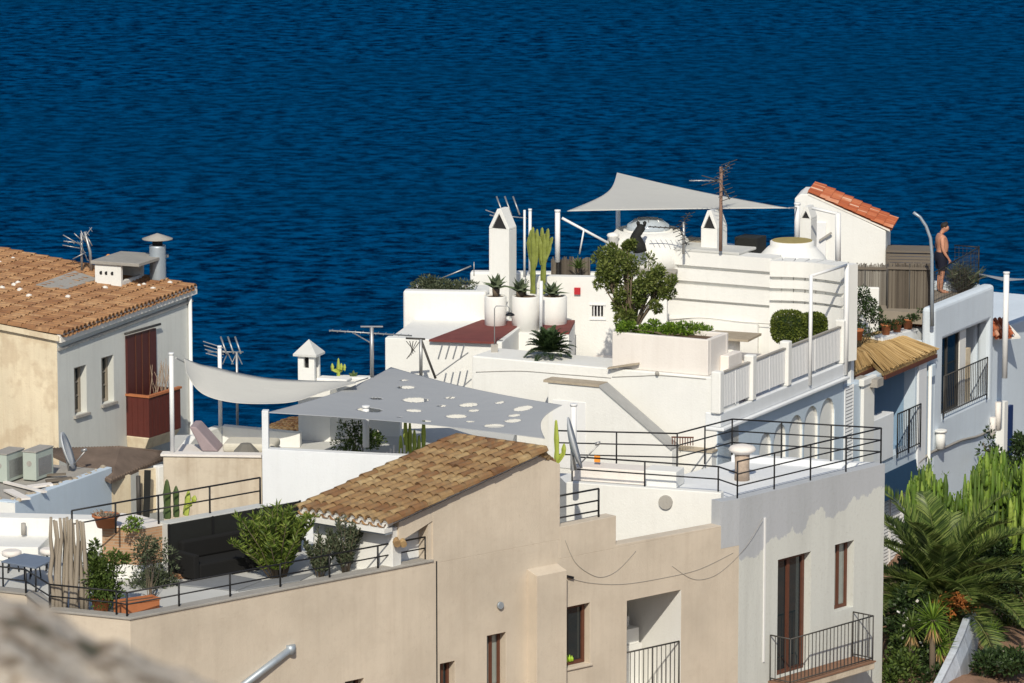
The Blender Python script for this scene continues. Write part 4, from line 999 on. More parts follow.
# ================================================================== 7. walls and terrace in the middle left
DW = Fr(pY(163, 455, 94.6).x, 94.6, -4); EW = Fr(pY(262, 448, 94.2).x, 94.2, -3)
zDw = DW.hit(163, 456)[1]; zEw = EW.hit(262, 449)[1]
mid = thing('terrace_house', 'low beige and white terrace house under the two fabric sails', 'house', (EW.x, EW.y, 22), -3)
aD1 = DW.a(262, 456)
m = MB(); m.box(DW, 0, aD1-.003, 0, .25, zlow, zDw); m.build('beige_wall', M['beige2'], mid, bevel=.02)
m = MB(); m.box(DW, -.05, aD1-.01, -.04, .29, zDw+.002, zDw+.05); m.build('coping', M['pale'], mid)
aE = EW.a(500, 450); zEr = EW.hit(400, 455)[1]
m = MB(); m.face(EW, [(0, zlow), (aE, zlow), (aE, zEr-.08), (EW.a(262+118, 455), EW.hit(380, 455)[1]), (0, zEw)], 0, .25)
m.box(EW, 0, .14, .003, .2, zEw-.1, EW.hit(264, 411)[1])
m.build('white_wall', M['white2'], mid, bevel=.01)
zT = 30.25
m = MB(); m.prism([xy(DW.w(.05, .26, 0)), xy(DW.w(aD1, .26, 0)), xy(EW.w(.05, .26, 0)), xy(EW.w(aE, .26, 0)), xy(EW.w(aE, 7, 0)), xy(DW.w(-.5, 5.2, 0))], zlow, zT); m.build('terrace_floor', M['floor'], mid)
# far parapet with sea behind
p0, p1 = pY(196, 432, 97.3), pY(222, 426, 98.6); p2 = pY(300, 434, 98.4)
FP = frame2(p1, p2); FP0 = frame2(p0, p1)
m = MB(); m.face(FP, [(0, zlow), (FP.loc(p2)[0], zlow), (FP.loc(p2)[0], pY(298, 433.5, 98.4).z), (0, p1.z)], 0, .25)
m.face(FP0, [(-1.2, zlow), (FP0.loc(p1)[0]-.002, zlow), (FP0.loc(p1)[0]-.002, p1.z), (.0, p0.z-.1), (-1.2, p0.z-.5)], 0.0, .2)
m.build('sea_parapet', M['white'], mid, bevel=.02)
# post beside the wall, tower, cactus wall
TW = Fr(pY(298, 400, 99.3).x, 99.3, BT+8); t1 = TW.a(314.5, 400)
tw = thing('pyramid_chimney', 'square white chimney tower with grey pyramid cap, behind the curved sail', 'chimney', TW.w(t1/2, .35, 22), TW.th)
ztw = TW.hit(300, 356)[1]
m = MB(); m.box(TW, 0, TW.a(330, 400), 0, .5, zlow, TW.hit(298, 381)[1]); m.wall(TW, 0.0, t1, TW.hit(298, 381)[1]+.002, ztw, .1, [(t1*.36, t1*.66, TW.hit(300, 368)[1], TW.hit(300, 357)[1])])
m.box(TW, 0, .1, .103, .38, TW.hit(298, 381)[1], ztw); m.box(TW, t1-.1, t1, .28, .38, TW.hit(298, 381)[1], ztw); m.box(TW, .103, t1-.103, .28, .38, TW.hit(298, 381)[1], ztw)
m.build('shaft', M['white'], tw, bevel=.015)
m = MB(); cc = TW.w(t1/2, .19, 0); ov = .08
q = [TW.w(-ov, -ov, ztw), TW.w(t1+ov, -ov, ztw), TW.w(t1+ov, .38+ov, ztw), TW.w(-ov, .38+ov, ztw)]
m.hexa([x+Vector((0, 0, .002)) for x in q], [x+Vector((0, 0, .05)) for x in q]); ap = Vector((cc.x, cc.y, ztw+.36))
m.add([x+Vector((0, 0, .05)) for x in q]+[ap], [(0, 1, 4), (1, 2, 4), (2, 3, 4), (3, 0, 4)]); m.build('cap', M['floor'], tw)
m = MB(); m.box(TW, .12, t1-.12, .15, .27, TW.hit(298, 375)[1], ztw-.02); m.build('flue_mouth', M['dark'], tw)
CW = Fr(pY(335, 378, 99.8).x, 99.8, BT+20); zc7 = CW.hit(336, 377)[1]; ac1 = CW.a(400, 380)
m = MB(); m.box(CW, .0, ac1, 0, .3, zlow, zc7); m.build('cactus_wall', M['white'], mid, bevel=.03)
m = MB(); m.box(TW, t1+.003, TW.a(345, 380), .1, .45, TW.hit(298, 381)[1]+.003, zc7+.08); m.build('pillar_top', M['white'], mid, bevel=.02)
# sunlit floor strip & daybed
db = thing('daybed', 'outdoor daybed with mauve backrest on the low roof terrace', 'daybed', pZ(222, 458, zT), -6)
cb = pY(188, 447, 95.9); FD = Fr(cb.x, cb.y, -6)
m = MB(); m.box(FD, -.3, 1.9, 0, .9, zT+.1, zT+.40); m.build('base', M['pale'], db, bevel=.03)
m = MB(); m.box(FD, .75, 1.9, .02, .86, zT+.403, zT+.60); m.build('mattress', plain('cream cushion', (.62, .58, .48), .9), db, bevel=.07, seg=3)
m = MB(); m.hexa([FD.w(a, d, zT+.41) for a, d in ((.3, .05), (.65, .05), (.65, .8), (.3, .8))], [FD.w(a, d, zT+.95) for a, d in ((.02, .05), (.17, .05), (.17, .8), (.02, .8))]); m.build('backrest', plain('mauve cushion', (.34, .27, .28), .9), db, bevel=.03)
for i, (u, lab) in enumerate(((313, 0),)): pass
pz = pY(308, 446, 95.3)
m = MB(); q = pY(246, 449, 95.4); m.lathe(q+Vector((0, 0, -.3)), [(.02, 0), (.3, .02), (.28, .25), (.12, .42), (.01, .44)], 9, smooth=False); solo(m, 'blanket', plain('grey blanket', (.17, .16, .14), .95), 'crumpled dark grey blanket at the right end of the daybed', 'blanket', q)
# slim white poles
def pole(u, v0, v1, Y, r, lab, name='white_pole', mat='wpaint', grp='white poles'):
    p = pY(u, v1, Y); h = pY(u, v0, Y).z-p.z; m = MB(); m.tube([p, p+Vector((0, 0, h))], r, 10); m.lathe(p+Vector((0, 0, h)), [(r*1.15, -.02), (r*1.15, .03)], 10)
    return solo(m, name, M[mat], lab, 'pole', p, group=grp)
pole(172.5, 354, 453, 94.75, .05, 'tall white pole in front of the maroon balcony')
pole(220.5, 347, 430, 98.9, .045, 'white pole holding the antenna behind the curved sail')
pole(366, 407, 447, 95.6, .075, 'short thick white post under the left of the holed sail')
pole(573.5, 405, 470, 95.0, .07, 'thick white post at the right tip of the holed sail')
# low tiled roof seen past the parapet
ts = thing('small_roof', 'small brown tiled roof peak beyond the low parapet', 'roof', pY(285, 440, 104))
r0, r1, r2, r3 = pY(262, 436, 103), pY(302, 438, 102.4), pY(312, 420, 105.5), pY(288, 423, 106)
r0 = pY(258, 434.5, 102.6); r1 = pY(302, 434.5, 102.2); r2 = pY(306, 421, 104.4); r3 = pY(294, 421, 104.6)
m = MB(); slab4(m, [r0-Vector((0,0,.03)), r1-Vector((0,0,.03)), r2-Vector((0,0,.03)), r3-Vector((0,0,.03))], .1, 1); tile_roof(m, r0, r1, r3, r2, w=.17, row=.3, r=.07); m.build('tiles', [M['tile'], M['mortar']], ts)
m = MB(); m.prism([xy(r0), xy(r1), xy(r2), xy(r3)], 20, [r0.z-.14, r1.z-.14, r2.z-.14, r3.z-.14]); m.build('wall', M['beige2'], ts)
# shade sails -------------------------------------------------------
def sailmat(name, col, tr):
    m, t, b = newmat(name); b.inputs['Base Color'].default_value = (*col, 1); b.inputs['Roughness'].default_value = .85; b.inputs['Specular IOR Level'].default_value = .1
    geo = N(t, 'ShaderNodeNewGeometry'); nz = noise(t, geo.outputs['Position'], 2.2, 3, .5, (1, 1, 3)); bump(t, b, nz.outputs[0], .35, .05)
    tl = N(t, 'ShaderNodeBsdfTranslucent'); tl.inputs[0].default_value = (*col, 1); ms = N(t, 'ShaderNodeMixShader'); ms.inputs[0].default_value = tr
    t.links.new(b.outputs[0], ms.inputs[1]); t.links.new(tl.outputs[0], ms.inputs[2]); t.links.new(ms.outputs[0], t.nodes['Material Output'].inputs[0]); return m
M['sail'] = sailmat('beige sailcloth', (.74, .73, .69), .35); M['sailg'] = sailmat('grey mesh cloth', (.47, .485, .505), .22)
def grid_sheet(mb, fn, nu, nv, th=.012, skip=None):
    P = [[Vector(fn(i/nu, j/nv)) for i in range(nu+1)] for j in range(nv+1)]
    vs = [p for r in P for p in r]; k = len(vs); lo = [p-Vector((0, 0, th)) for p in vs]; cells = set()
    for j in range(nv):
        for i in range(nu):
            if skip and skip((i+.5)/nu, (j+.5)/nv): continue
            cells.add((i, j))
    fs = []; W_ = nu+1
    for (i, j) in cells:
        a, b, c, d = j*W_+i, j*W_+i+1, (j+1)*W_+i+1, (j+1)*W_+i
        fs.append((a, b, c, d)); fs.append((d+k, c+k, b+k, a+k))
        for (x, y, nb) in ((a, b, (i, j-1)), (b, c, (i+1, j)), (c, d, (i, j+1)), (d, a, (i-1, j))):
            if nb not in cells: fs.append((y, x, x+k, y+k))
    mb.add(vs+lo, fs, True)
# sail 1: slack triangular sail seen nearly edge on
top = [(184, 358), (200, 364), (215, 367), (240, 373), (270, 378), (300, 380), (330, 381), (355, 381.5)]
bot = [(186, 372), (196, 388), (210, 397), (235, 402.5), (268, 403.5), (296, 401), (326, 391), (356, 383)]
def interp(tb_, t):
    x = t*(len(tb_)-1); i = min(int(x), len(tb_)-2); f = x-i; p0 = tb_[max(i-1, 0)]; p1 = tb_[i]; p2 = tb_[i+1]; p3 = tb_[min(i+2, len(tb_)-1)]
    return tuple(.5*((2*b)+(c-a)*f+(2*a-5*b+4*c-d)*f*f+(3*b-a-3*c+d)*f**3) for a, b, c, d in zip(p0, p1, p2, p3))
def s1(a, b):
    tu, bu = interp(top, a), interp(bot, a); P = pY(tu[0], tu[1], 98.3+.35*sin(pi*a)); Q = pY(bu[0], bu[1], 97.6-.5*sin(pi*a))
    R_ = P.lerp(Q, b); R_.y += -.35*sin(pi*b)*sin(pi*min(1, a*1.15)); R_.z -= .10*sin(pi*b)*sin(pi*a); return R_
sl1 = thing('shade_sail', 'slack beige shade sail slung low between the left house and the cactus wall', 'shade sail', pY(184, 360, 98.3), group='shade sails')
m = MB(); grid_sheet(m, s1, 48, 14, .01); m.build('canopy', M['sail'], sl1)
m = MB(); m.tube([pY(355, 382, 98.0), pY(368, 378, 99.4)], .015, 5); m.tube([pY(184, 362, 98.2), pY(176, 358, 94.9)], .015, 5); m.build('rope', M['alu'], sl1)
# sail 2: grey sail with round holes
cA, cB, cC, cD = pY(266, 412.5, 94.3), pY(391, 367, 101.2), pY(562, 405, 95.2), pY(545, 438.5, 92.9)
def s2(a, b):
    P = cA.lerp(cB, b); Q = cD.lerp(cC, b); R_ = P.lerp(Q, a)
    # pull edges inward (concave rims)
    ctr = (cA+cB+cC+cD)/4
    ea = 4*a*(1-a); eb = 4*b*(1-b); 
    k = .0
    k += .13*ea*abs(2*b-1)**2 ; k += .10*eb*abs(2*a-1)**2
    R_ = R_.lerp(ctr, k); R_.z -= .10*ea*eb; return R_
holes2 = []
hole_px = [(403, 380, 3.5, 1.6), (404, 387.5, 7.5, 2.6), (377, 399, 5, 1.7), (368, 410, 11, 3), (416.5, 399.5, 11.5, 3.2), (452, 397.5, 4.5, 1.7), (413, 411, 7, 1.8), (467.5, 405, 8, 2.4), (440, 406, 4, 1.4), (475, 411, 5, 1.6), (456, 416, 9, 2.4), (500, 403, 4, 1.4), (524, 408.5, 8.5, 2.2), (514, 415.5, 5, 1.7), (496, 426, 9, 2.4), (512, 420.5, 7, 1.8), (472, 421.5, 4, 1.1), (426, 421, 4.5, 1.2), (399, 417, 3, 1)]
import bisect
def proj(p):
    y = p.y*CP-(p.z-CAMZ)*SP; zz_ = p.y*SP+(p.z-CAMZ)*CP; return 512+FPX*p.x/y, 341.5-FPX*zz_/y
NU, NV = 150, 90
m = MB()
# holes belong to the cloth: find their centres on the surface once, in metres
hc = []
gridp = [(a/60, b/40, s2(a/60, b/40)) for a in range(61) for b in range(41)]
for (u, v, ru, rv) in hole_px:
    g = min(gridp, key=lambda q: (proj(q[2])[0]-u)**2+((proj(q[2])[1]-v)*4)**2); hc.append((g[2], ru*1.18/47.0))
def sk(a, b):
    p = s2(a, b)
    return any((p.x-c.x)**2+(p.y-c.y)**2 < r*r for c, r in hc)
grid_sheet(m, s2, NU, NV, .008, sk)
sl2 = thing('shade_sail', 'grey shade sail punched with round holes', 'shade sail', cA, group='shade sails')
m.build('canopy', M['sailg'], sl2)

# ================================================================== 8. upper left white block with red roof and planters
ub = thing('upper_house', 'stepped white house with maroon flat roof and round planters, at the centre', 'house', pY(450, 330, 105), BT)
# M1
m1 = Fr(pY(502, 342, 103.6).x, 103.6, -12); z1_ = m1.hit(500, 342)[1]; aM = m1.a(385, 345)
m = MB(); m.box(m1, aM, 0, 0, .3, zlow, z1_)
rb = [pZ(503, 341, z1_), pZ(530, 319, z1_)]; FR = frame2(rb[0], rb[1])
m.box(FR, .003, FR.loc(rb[1])[0]+1.2, 0, .22, zlow, z1_)
m.prism([xy(m1.w(aM+.05, .303, 0)), xy(m1.w(-.05, .303, 0)), xy(FR.w(3.5, .25, 0)), xy(m1.w(aM+.05, 4.5, 0))], zlow, z1_-.04)
m.build('lower_block', M['white'], ub, bevel=.02)
q = [pZ(429, 339.5, z1_+.02), pZ(495, 342, z1_+.02), pZ(524, 321.5, z1_+.02), pZ(482, 319.5, z1_+.02)]
m = MB(); slab4(m, q, .05); m.build('roof', M['redroof'], ub)
# kink coping and small things on M1's face
# L block (upper left) and tall back wall W2
l1 = Fr(pY(403, 291, 107).x, 107, -6); zL = l1.hit(420, 291)[1]
m = MB(); m.box(l1, 0, l1.a(486, 294), 0, .35, zlow, zL); m.prism([xy(l1.w(.05, .36, 0)), xy(l1.w(l1.a(484, 291), .36, 0)), xy(l1.w(l1.a(484, 291), 2.0, 0)), xy(l1.w(.05, 2.0, 0))], zlow, zL-.15)
w2 = Fr(pY(470, 273, 109.2).x, 109.2, -4); zW = w2.hit(480, 272)[1]
m.box(w2, 0, w2.a(668, 276), 0, .35, zlow, zW)
m.build('upper_block', M['white'], ub, bevel=.06, seg=3)
# wall W3 with the niche window (behind the tree)
w3f = Fr(pY(545, 300, 107.0).x, 107.0, -6); zW3 = w3f.hit(580, 277)[1]
hn = (w3f.a(592, 311), w3f.a(603, 311), w3f.hit(597, 317)[1], w3f.hit(597, 305.5)[1])
m = MB(); m.box(w3f, w3f.a(482, 320, -1.0), w3f.a(541, 320, -1.0), -1.55, -.45, zlow, pY(510, 327, 105.7).z-.1); m.wall(w3f, w3f.a(526, 300), w3f.a(667, 300), zlow, zW3, .3, [hn]); m.build('window_wall', M['white'], ub, bevel=.01)
m = MB(); m.box(w3f, hn[0]-.05, hn[1]+.05, .14, .2, hn[2]-.05, hn[3]+.05); m.build('window', M['dark'], ub)
m = MB()
for k in range(3): x = hn[0]+(hn[1]-hn[0])*(k+.6)/3.4; m.box(w3f, x-.012, x+.012, .02, .05, hn[2], hn[3])
m.build('window_bars', M['wpaint'], ub)
F_ = w3f
for (u0, u1, v0, v1) in ((589.5, 606, 303.5, 305), (589.5, 606, 318.4, 319.8)): m = MB(); m.box(F_, F_.a(u0, 310), F_.a(u1, 310), -.03, -.002, F_.hit(u0, v1)[1], F_.hit(u0, v0)[1]); m.build('window_frame', M['wpaint'], ub)
p = w3f.w(w3f.a(577.5, 290), -.05, w3f.hit(577, 294)[1]); m = MB(); m.box(Fr(p.x, p.y, -6), -.075, .075, -.03, .045, p.z, p.z+.16); solo(m, 'alarm_box', M['red'], 'small red box on the white wall left of the tree', 'box', p)
# wall lamp left bracket over red roof (shower arm)
sh0 = pZ(494.5, 345, z1_+.05); sa = thing('shower', 'curved pipe shower with round head over the maroon roof', 'shower', sh0)
zt_ = pY(495, 306, sh0.y).z; m = MB(); k = sh0.x; P = [sh0, Vector((k, sh0.y, zt_-.06)), Vector((k+.04, sh0.y, zt_)), Vector((k+.30, sh0.y, zt_)), Vector((k+.34, sh0.y, zt_-.05)), Vector((k+.34, sh0.y, zt_-.16))]; m.tube(P, .014, 6); m.build('pipe', M['alu'], sa)
m = MB(); m.lathe(P[-1]+Vector((.02, 0, -.06)), [(.11, 0), (.10, .03), (.03, .07)], 12); m.build('head', M['iron'], sa)
m = MB(); m.box(Fr(sh0.x, sh0.y, 0), -.08, .08, -.05, .05, sh0.z-.25, sh0.z+.02); m.build('box', M['stone'], sa)
# ledges right of M1: step with cycas
s1f = Fr(pY(500, 342, 103.0).x, 103.0, -8)
# small maroon roof under the planters
zz8 = pY(555, 331, 104.8).z; q = [pZ(541, 331, zz8), pZ(569, 332, zz8), pZ(575, 320, zz8), pZ(541, 320, zz8)]
m = MB(); slab4(m, q, .06); m.build('small_roof', M['redroof'], ub)
m = MB(); m.prism([xy(v) for v in q], zlow, zz8-.065); m.build('porch', M['white'], ub)
# round planters
for i, (u, r, lab) in enumerate(((495.5, 11, 'left'), (525.5, 14, 'middle'), (553.5, 13.5, 'right'))):
    p = pY(u, 326+i, 105.9); h = pY(u, 295.5, 105.9).z-p.z; R_ = r/42.0
    T = thing('round_planter', ['round whitewashed planter with one agave, under the tall chimney', 'round whitewashed planter between the other two, holding the tall cactus', 'round whitewashed planter nearest the small red box'][i], 'planter', p, group='round white planters')
    m = MB(); m.lathe(p, [(R_*.97, -.12), (R_, h*.5), (R_, h-.03), (R_*.93, h), (R_*.8, h-.01), (R_*.8, h-.06)], 26); m.build('body', M['white'], T)
    m = MB(); m.lathe(p, [(R_*.79, h-.07), (R_*.79, h-.03)], 20); m.build('soil', M['soil'], T)
m = MB(); p = pY(541, 330, 104.9); m.tube([p, p+Vector((0, 0, pY(541, 281, 104.9).z-p.z))], .045, 8); solo(m, 'white_pole', M['wpaint'], 'slim white pole in front of the round planters', 'pole', p, group='white poles')
# tall chimney with triangular mouth
def tri_chimney(u0, u1, ur, vt, vs_, vb, Y, lab, th=BT, roof='white'):
    """front width u0..u1, side to ur, apex v, shoulder v, base v"""
    F = Fr(pY(u0, vs_, Y).x, Y, th); a1 = F.a(u1, vs_); dpt = (F.w(0, 0, 0)-F.w(0, 0, 0)).length
    # depth so that the side reaches ur
    d = .2
    while proj(F.w(a1, d, F.hit(u1, vs_)[1]))[0] < ur: d += .01
    zs, zt, zb_ = F.hit(u0, vs_)[1], F.hit((u0+u1)/2, vt)[1], F.hit(u0, vb)[1]
    T = thing('wedge_chimney', lab, 'chimney', F.w(a1/2, d/2, zb_-.3), th, 'white chimneys with pointed tops')
    c = a1/2; wv = a1*.37
    m = MB(); m.box(F, 0, a1, 0, d, zb_-1.2, zs)
    hin = zs+.02; zap = zt-.11
    # pointed hood as a frame around the triangular mouth
    outer = [(0, zs), (0.0, zs+.05), (c-.05, zt), (c+.05, zt), (a1, zs+.05), (a1, zs)]
    inner = [(c-wv, hin), (c, zap), (c+wv, hin)]
    m.face(F, [(0, zs), (c-wv, hin), (c, zap), (c-.05, zt), (0, zs+.05)], 0, d)
    m.face(F, [(c+.0, zap), (c+wv, hin), (a1, zs), (a1, zs+.05), (c+.05, zt), (c-.05, zt)], 0.0005, d-.0005)
    m.face(F, [(0, zs), (a1, zs), (c+wv, hin), (c-wv, hin)], 0.001, d-.001)
    m.build('stack', M['white'], T, bevel=.012)
    m = MB(); m.face(F, [(c-wv, hin), (c+wv, hin), (c, zap)], .06, d*.95); m.build('mouth', M['dark'], T); return T
tri_chimney(489, 509, 516.5, 209, 229, 296, 107.2, 'tallest white chimney with pointed top and triangular mouth, above the round planters')
tri_chimney(701, 717, 727, 210.5, 229, 249, 108.6, 'small white chimney with triangular mouth, between glass dome and flat topped dome')
tri_chimney(800, 811, 817, 206.5, 219, 240, 110.4, 'smallest white chimney with triangular mouth, against the tiled pavilion')
# ================================================================== 9. roofscape of the white house: domes, sail, aerials
zR4 = zN-.25
# glass topped dome
pd = pY(650, 250, 109.3); R_ = 1.10
gd = thing('glass_dome', 'whitewashed dome topped with a clear skylight, behind the leafy tree', 'dome', (pd.x-.05, pd.y, zR4))
b_ = Vector((pd.x-.05, pd.y, zR4)); ztop = pY(650, 229, pd.y).z-zR4
m = MB(); m.lathe(b_, [(R_, -.3), (R_*.99, .15), (R_*.9, .40), (R_*.70, .66), (R_*.55, ztop-.12), (R_*.55, ztop), (R_*.5, ztop)], 32); m.build('dome_shell', M['white'], gd)
m = MB(); m.lathe(b_, [(R_*.5, ztop-.02), (R_*.47, ztop+.12), (R_*.3, ztop+.24), (.02, ztop+.28)], 24); m.build('skylight', plain('acrylic', (.42, .47, .52), .1, spec=.8), gd)
m = MB()
for k in range(8): 
    an = 2*pi*k/8; m.tube([b_+Vector((R_*.5*cos(an), R_*.5*sin(an), ztop)), b_+Vector((R_*.3*cos(an), R_*.3*sin(an), ztop+.25)), b_+Vector((0, 0, ztop+.29))], .012, 4)
m.build('glazing_bars', M['alu'], gd)
m = MB(); q = pY(613, 247, 108.6); m.lathe(q, [(.13, -.3), (.13, .25), (.16, .28), (.13, .33), (.02, .36)], 12); solo(m, 'stub_chimney', M['white'], 'short round whitewashed stub beside the skylight dome', 'chimney', q)
# flat topped dome
pc = pY(792, 262, 108.6); cb_ = Vector((pc.x, pc.y, pY(792, 262, pc.y).z-.05)); zt = pY(795, 240.5, pc.y).z-cb_.z
fd = thing('flat_dome', 'low whitewashed dome with flat ochre top, above the curved banded wall', 'dome', cb_)
m = MB(); m.lathe(cb_, [(.92, -.5), (.90, .0), (.80, zt*.35), (.60, zt*.72), (.54, zt*.8), (.54, zt*.97), (.50, zt)], 36); m.build('dome_shell', M['white'], fd)
m = MB(); m.lathe(cb_, [(.49, zt-.02), (.49, zt+.012)], 30); m.build('top', plain('ochre lichen', (.34, .27, .10), .9, var=.3), fd)
# low round plate beside the small chimney, cement patches
q = pZ(690, 248, zR4+.05); m = MB(); m.lathe(q, [(.55, -.05), (.55, .18), (.4, .22)], 24); solo(m, 'roof_hatch', M['coping'], 'low brown disc on the roof left of the small pointed chimney', 'hatch', q)
q = pZ(738, 250, zR4+.1); Fq = Fr(q.x, q.y, -27); m = MB(); m.box(Fq, -.1, .5, 0, .6, zR4, zR4+.42); solo(m, 'water_tank', M['black'], 'black roof box right of the small pointed chimney', 'box', q, bevel=.02)
m = MB(); q = WN.w(WN.a(700, 250, .4), .5, zN); m.box(WN, WN.a(665, 255), WN.a(738, 255), .05, 1.1, zN+.002, zN+.07); m.build('roof_slab', M['floor'], whouse, bevel=.02)
m = MB(); q = WN.w(WN.a(664, 262), -.35, WN.hit(664, 272)[1]); m.hexa([q+Vector(v) for v in ((-.4, 0, -.25), (.35, -.15, -.2), (.45, .5, -.2), (-.3, .6, -.25))], [q+Vector(v) for v in ((-.8, -.2, .15), (.45, -.3, .1), (.55, .5, .1), (-.6, .6, .15))]); m.build('broken_eave', M['stone'], whouse, bevel=.04)
# dark statue-like figure
q = pY(638, 247, 107.9); m = MB(); m.tube([q+Vector((.05, 0, -.12)), q+Vector((.02, 0, .05)), q+Vector((-.05, 0, .28)), q+Vector((.08, 0, .48)), q+Vector((.10, 0, .55))], [.17, .16, .12, .11, .06], 9)
m.tube([q+Vector((-.25, .05, .0)), q+Vector((-.1, 0, .25)), q+Vector((.05, 0, .42))], [.04, .09, .07], 7); m.lathe(q+Vector((.0, 0, .50)), [(.02, 0), (.05, .1), (.01, .14)], 8); m.lathe(q+Vector((.16, 0, .50)), [(.02, 0), (.05, .1), (.01, .14)], 8)
solo(m, 'ornament', M['black'], 'dark seated cat-like ornament in front of the skylight dome', 'ornament', q)
# sail 3: big pale triangle
tA, tB_, tC = pY(567, 211, 108.5), pY(617, 172.5, 113.2), pY(789, 208, 108.8)
def s3(a, b):
    P = tA.lerp(tC, a); R3 = P.lerp(tB_, b); ctr = (tA+tB_+tC)/3
    w0, w1, w2_ = (1-a)*(1-b), b, a*(1-b)
    k = .55*(w0*w1)*1.6 + .42*(w1*w2_)*1.0 + .04*(w0*w2_)*4
    R3 = R3.lerp(ctr, min(.6, k)); R3.z += -.12*27*w0*w1*w2_*.4; return R3
sl3 = thing('shade_sail', 'large pale triangular shade sail peaked high above the roof domes', 'shade sail', tA, group='shade sails')
m = MB(); grid_sheet(m, s3, 40, 30, .01); m.build('canopy', M['sail'], sl3)
m = MB(); m.tube([tC, pY(797, 207.5, 110.2)], .02, 5); m.build('rope', M['alu'], sl3)
pole(557.5, 211, 262, 108.2, .065, 'thick white pole left of the pale triangular sail')
pole(618, 205, 240, 112.0, .06, 'grey-white post under the left of the pale triangular sail')
pole(797, 204, 240, 110.2, .07, 'thick white pole at the right tip of the pale triangular sail')
pole(530, 210, 276, 108.6, .04, 'white pole between tall chimney and yellow cactus')
m = MB(); m.tube([pY(562, 218, 108.3), pY(610, 244, 108.4)], .035, 6); m.tube([pY(584, 229, 108.3), pY(579.5, 254, 108.4)], .022, 6); solo(m, 'stair_rail', M['wpaint'], 'sloping white handrail going down from the thick pole', 'handrail', pY(562, 218, 108.3))
m = MB(); m.tube([pY(440, 279, 107.6), pY(471, 266, 107.6)], .02, 5); m.tube([pY(474, 262, 107.6), pY(474, 276, 107.6)], .012, 5); solo(m, 'washing_pole', M['alu'], 'thin metal pole slanting over the roof garden shrubs', 'pole', pY(440, 279, 107.6))
# aerials
p = pY(720.5, 251, 107.7); an = thing('antenna', 'tall television antenna with fan reflector, in front of the small pointed chimney', 'antenna', p)
h = pY(720, 166, p.y).z-p.z; m = MB(); m.tube([p, p+Vector((0, 0, h*.99))], .04, 8); m.build('mast', plain('rusty mast', (.25, .15, .11), .7, var=.4), an)
q = p+Vector((-.05, 0, h*.83)); yagi(an, q, (-1, -.25, .03), .75, 6, .17); m = MB()
for sg in (-1, 1):
    for k in range(5):
        c = q+Vector((.02+.055*k, 0, sg*(.04+.10*k))); m.tube([c-Vector((.20, .14, .05)), c+Vector((.20, .14, .05))], .009, 4)
    m.tube([q, q+Vector((.26, 0, sg*.46))], .014, 4); m.tube([q+Vector((0, 0, 0)), q+Vector((-.42, 0, sg*.12))], .012, 4)
m.build('reflector', M['ironb'], an)
p = pY(683.5, 254, 107.9); an = thing('antenna', 'low dark television antenna between the skylight dome and the pointed chimney', 'antenna', p)
h = pY(684, 222, p.y).z-p.z; mast(an, p, h, .035); q = p+Vector((-.1, 0, h*.8)); yagi(an, q, (-1, -.3, .1), .8, 6, .22, mat='ironb')
m = MB()
for sg in (-1, 1):
    for k in range(4):
        c = q+Vector((.02+.06*k, 0, sg*(.04+.10*k))); m.tube([c-Vector((.18, .12, .05)), c+Vector((.18, .12, .05))], .009, 4)
m.build('reflector', M['iron'], an)
p = pY(524.5, 277, 108.3); an = thing('antenna', 'white mast antenna with slanted rods beside the tall pointed chimney', 'antenna', p)
h = pY(524.5, 210, p.y).z-p.z; mast(an, p, h, .03, 'wpaint'); m = MB(); q = p+Vector((0, 0, h))
for k in range(3): m.tube([q+Vector((-.12-.2*k, -.1, -.10)), q+Vector((-.28-.2*k, .1, .32))], .022, 5)
m.tube([q+Vector((.05, 0, -.2)), q+Vector((-.75, 0, -.12))], .015, 5)
for k in range(4): m.tube([q+Vector((-.45-.03*k, 0, -.18-.05*k)), q+Vector((-.95+.1*k, 0, -.0-.12*k))], .012, 4)
m.build('rods', M['alu'], an)
p = pY(222, 360, 98.9); 
p = pY(237.5, 427, 99.0); an = thing('antenna', 'white rod antenna standing behind the curved beige sail', 'antenna', p)
h = pY(237, 352, p.y).z-p.z; mast(an, p, h, .03); m = MB(); q = p+Vector((0, 0, h))
for k in range(3): m.tube([q+Vector((-.02-.16*k+.12, -.1, -.02)), q+Vector((-.10-.16*k+.06, .1, .33))], .022, 5)
m.tube([q+Vector((.15, 0, 0)), q+Vector((-.65, 0, .0))], .015, 5)
for k in range(4): m.tube([q+Vector((-.25-.02*k, 0, .08-.07*k)), q+Vector((-.75+.02*k, 0, .24-.09*k))], .012, 4)
for s_ in (-1, 1): m.tube([q+Vector((0, 0, -.02)), q+Vector((.12*s_, 0, -.28))], .012, 4); m.tube([q+Vector((-.2, 0, -.02)), q+Vector((-.2+.12*s_, 0, -.28))], .012, 4)
m.build('rods', M['alu'], an)
p = pY(372, 377, 99.6); an = thing('antenna', 'grey wooden mast with long horizontal aerial, right of the pyramid chimney', 'antenna', p)
h = pY(372, 327, p.y).z-p.z; mast(an, p, h, .045); m = MB(); q = p+Vector((0, 0, h*.9)); m.tube([q+Vector((-.95, -.2, .07)), q+Vector((.9, .2, -.12))], .018, 5)
for k in range(11): c = q+Vector((-.9, -.2, .07)).lerp(Vector((.85, .2, -.12)), 0)+Vector((.17*k, .04*k, -.018*k)); m.tube([c-Vector((.03, .16, 0)), c+Vector((.03, .16, 0))], .008, 4)
m.tube([q+Vector((-.02, 0, -.25)), q+Vector((-.45, -.1, .02))], .014, 4); m.tube([q+Vector((-.25, 0, .12)), q+Vector((.25, 0, .12))], .02, 4); m.build('boom', M['alu'], an)
p = pY(421, 379, 102.7); an = thing('antenna', 'tangled rusty antenna on a pole in front of the white wall above the holed sail', 'antenna', p)
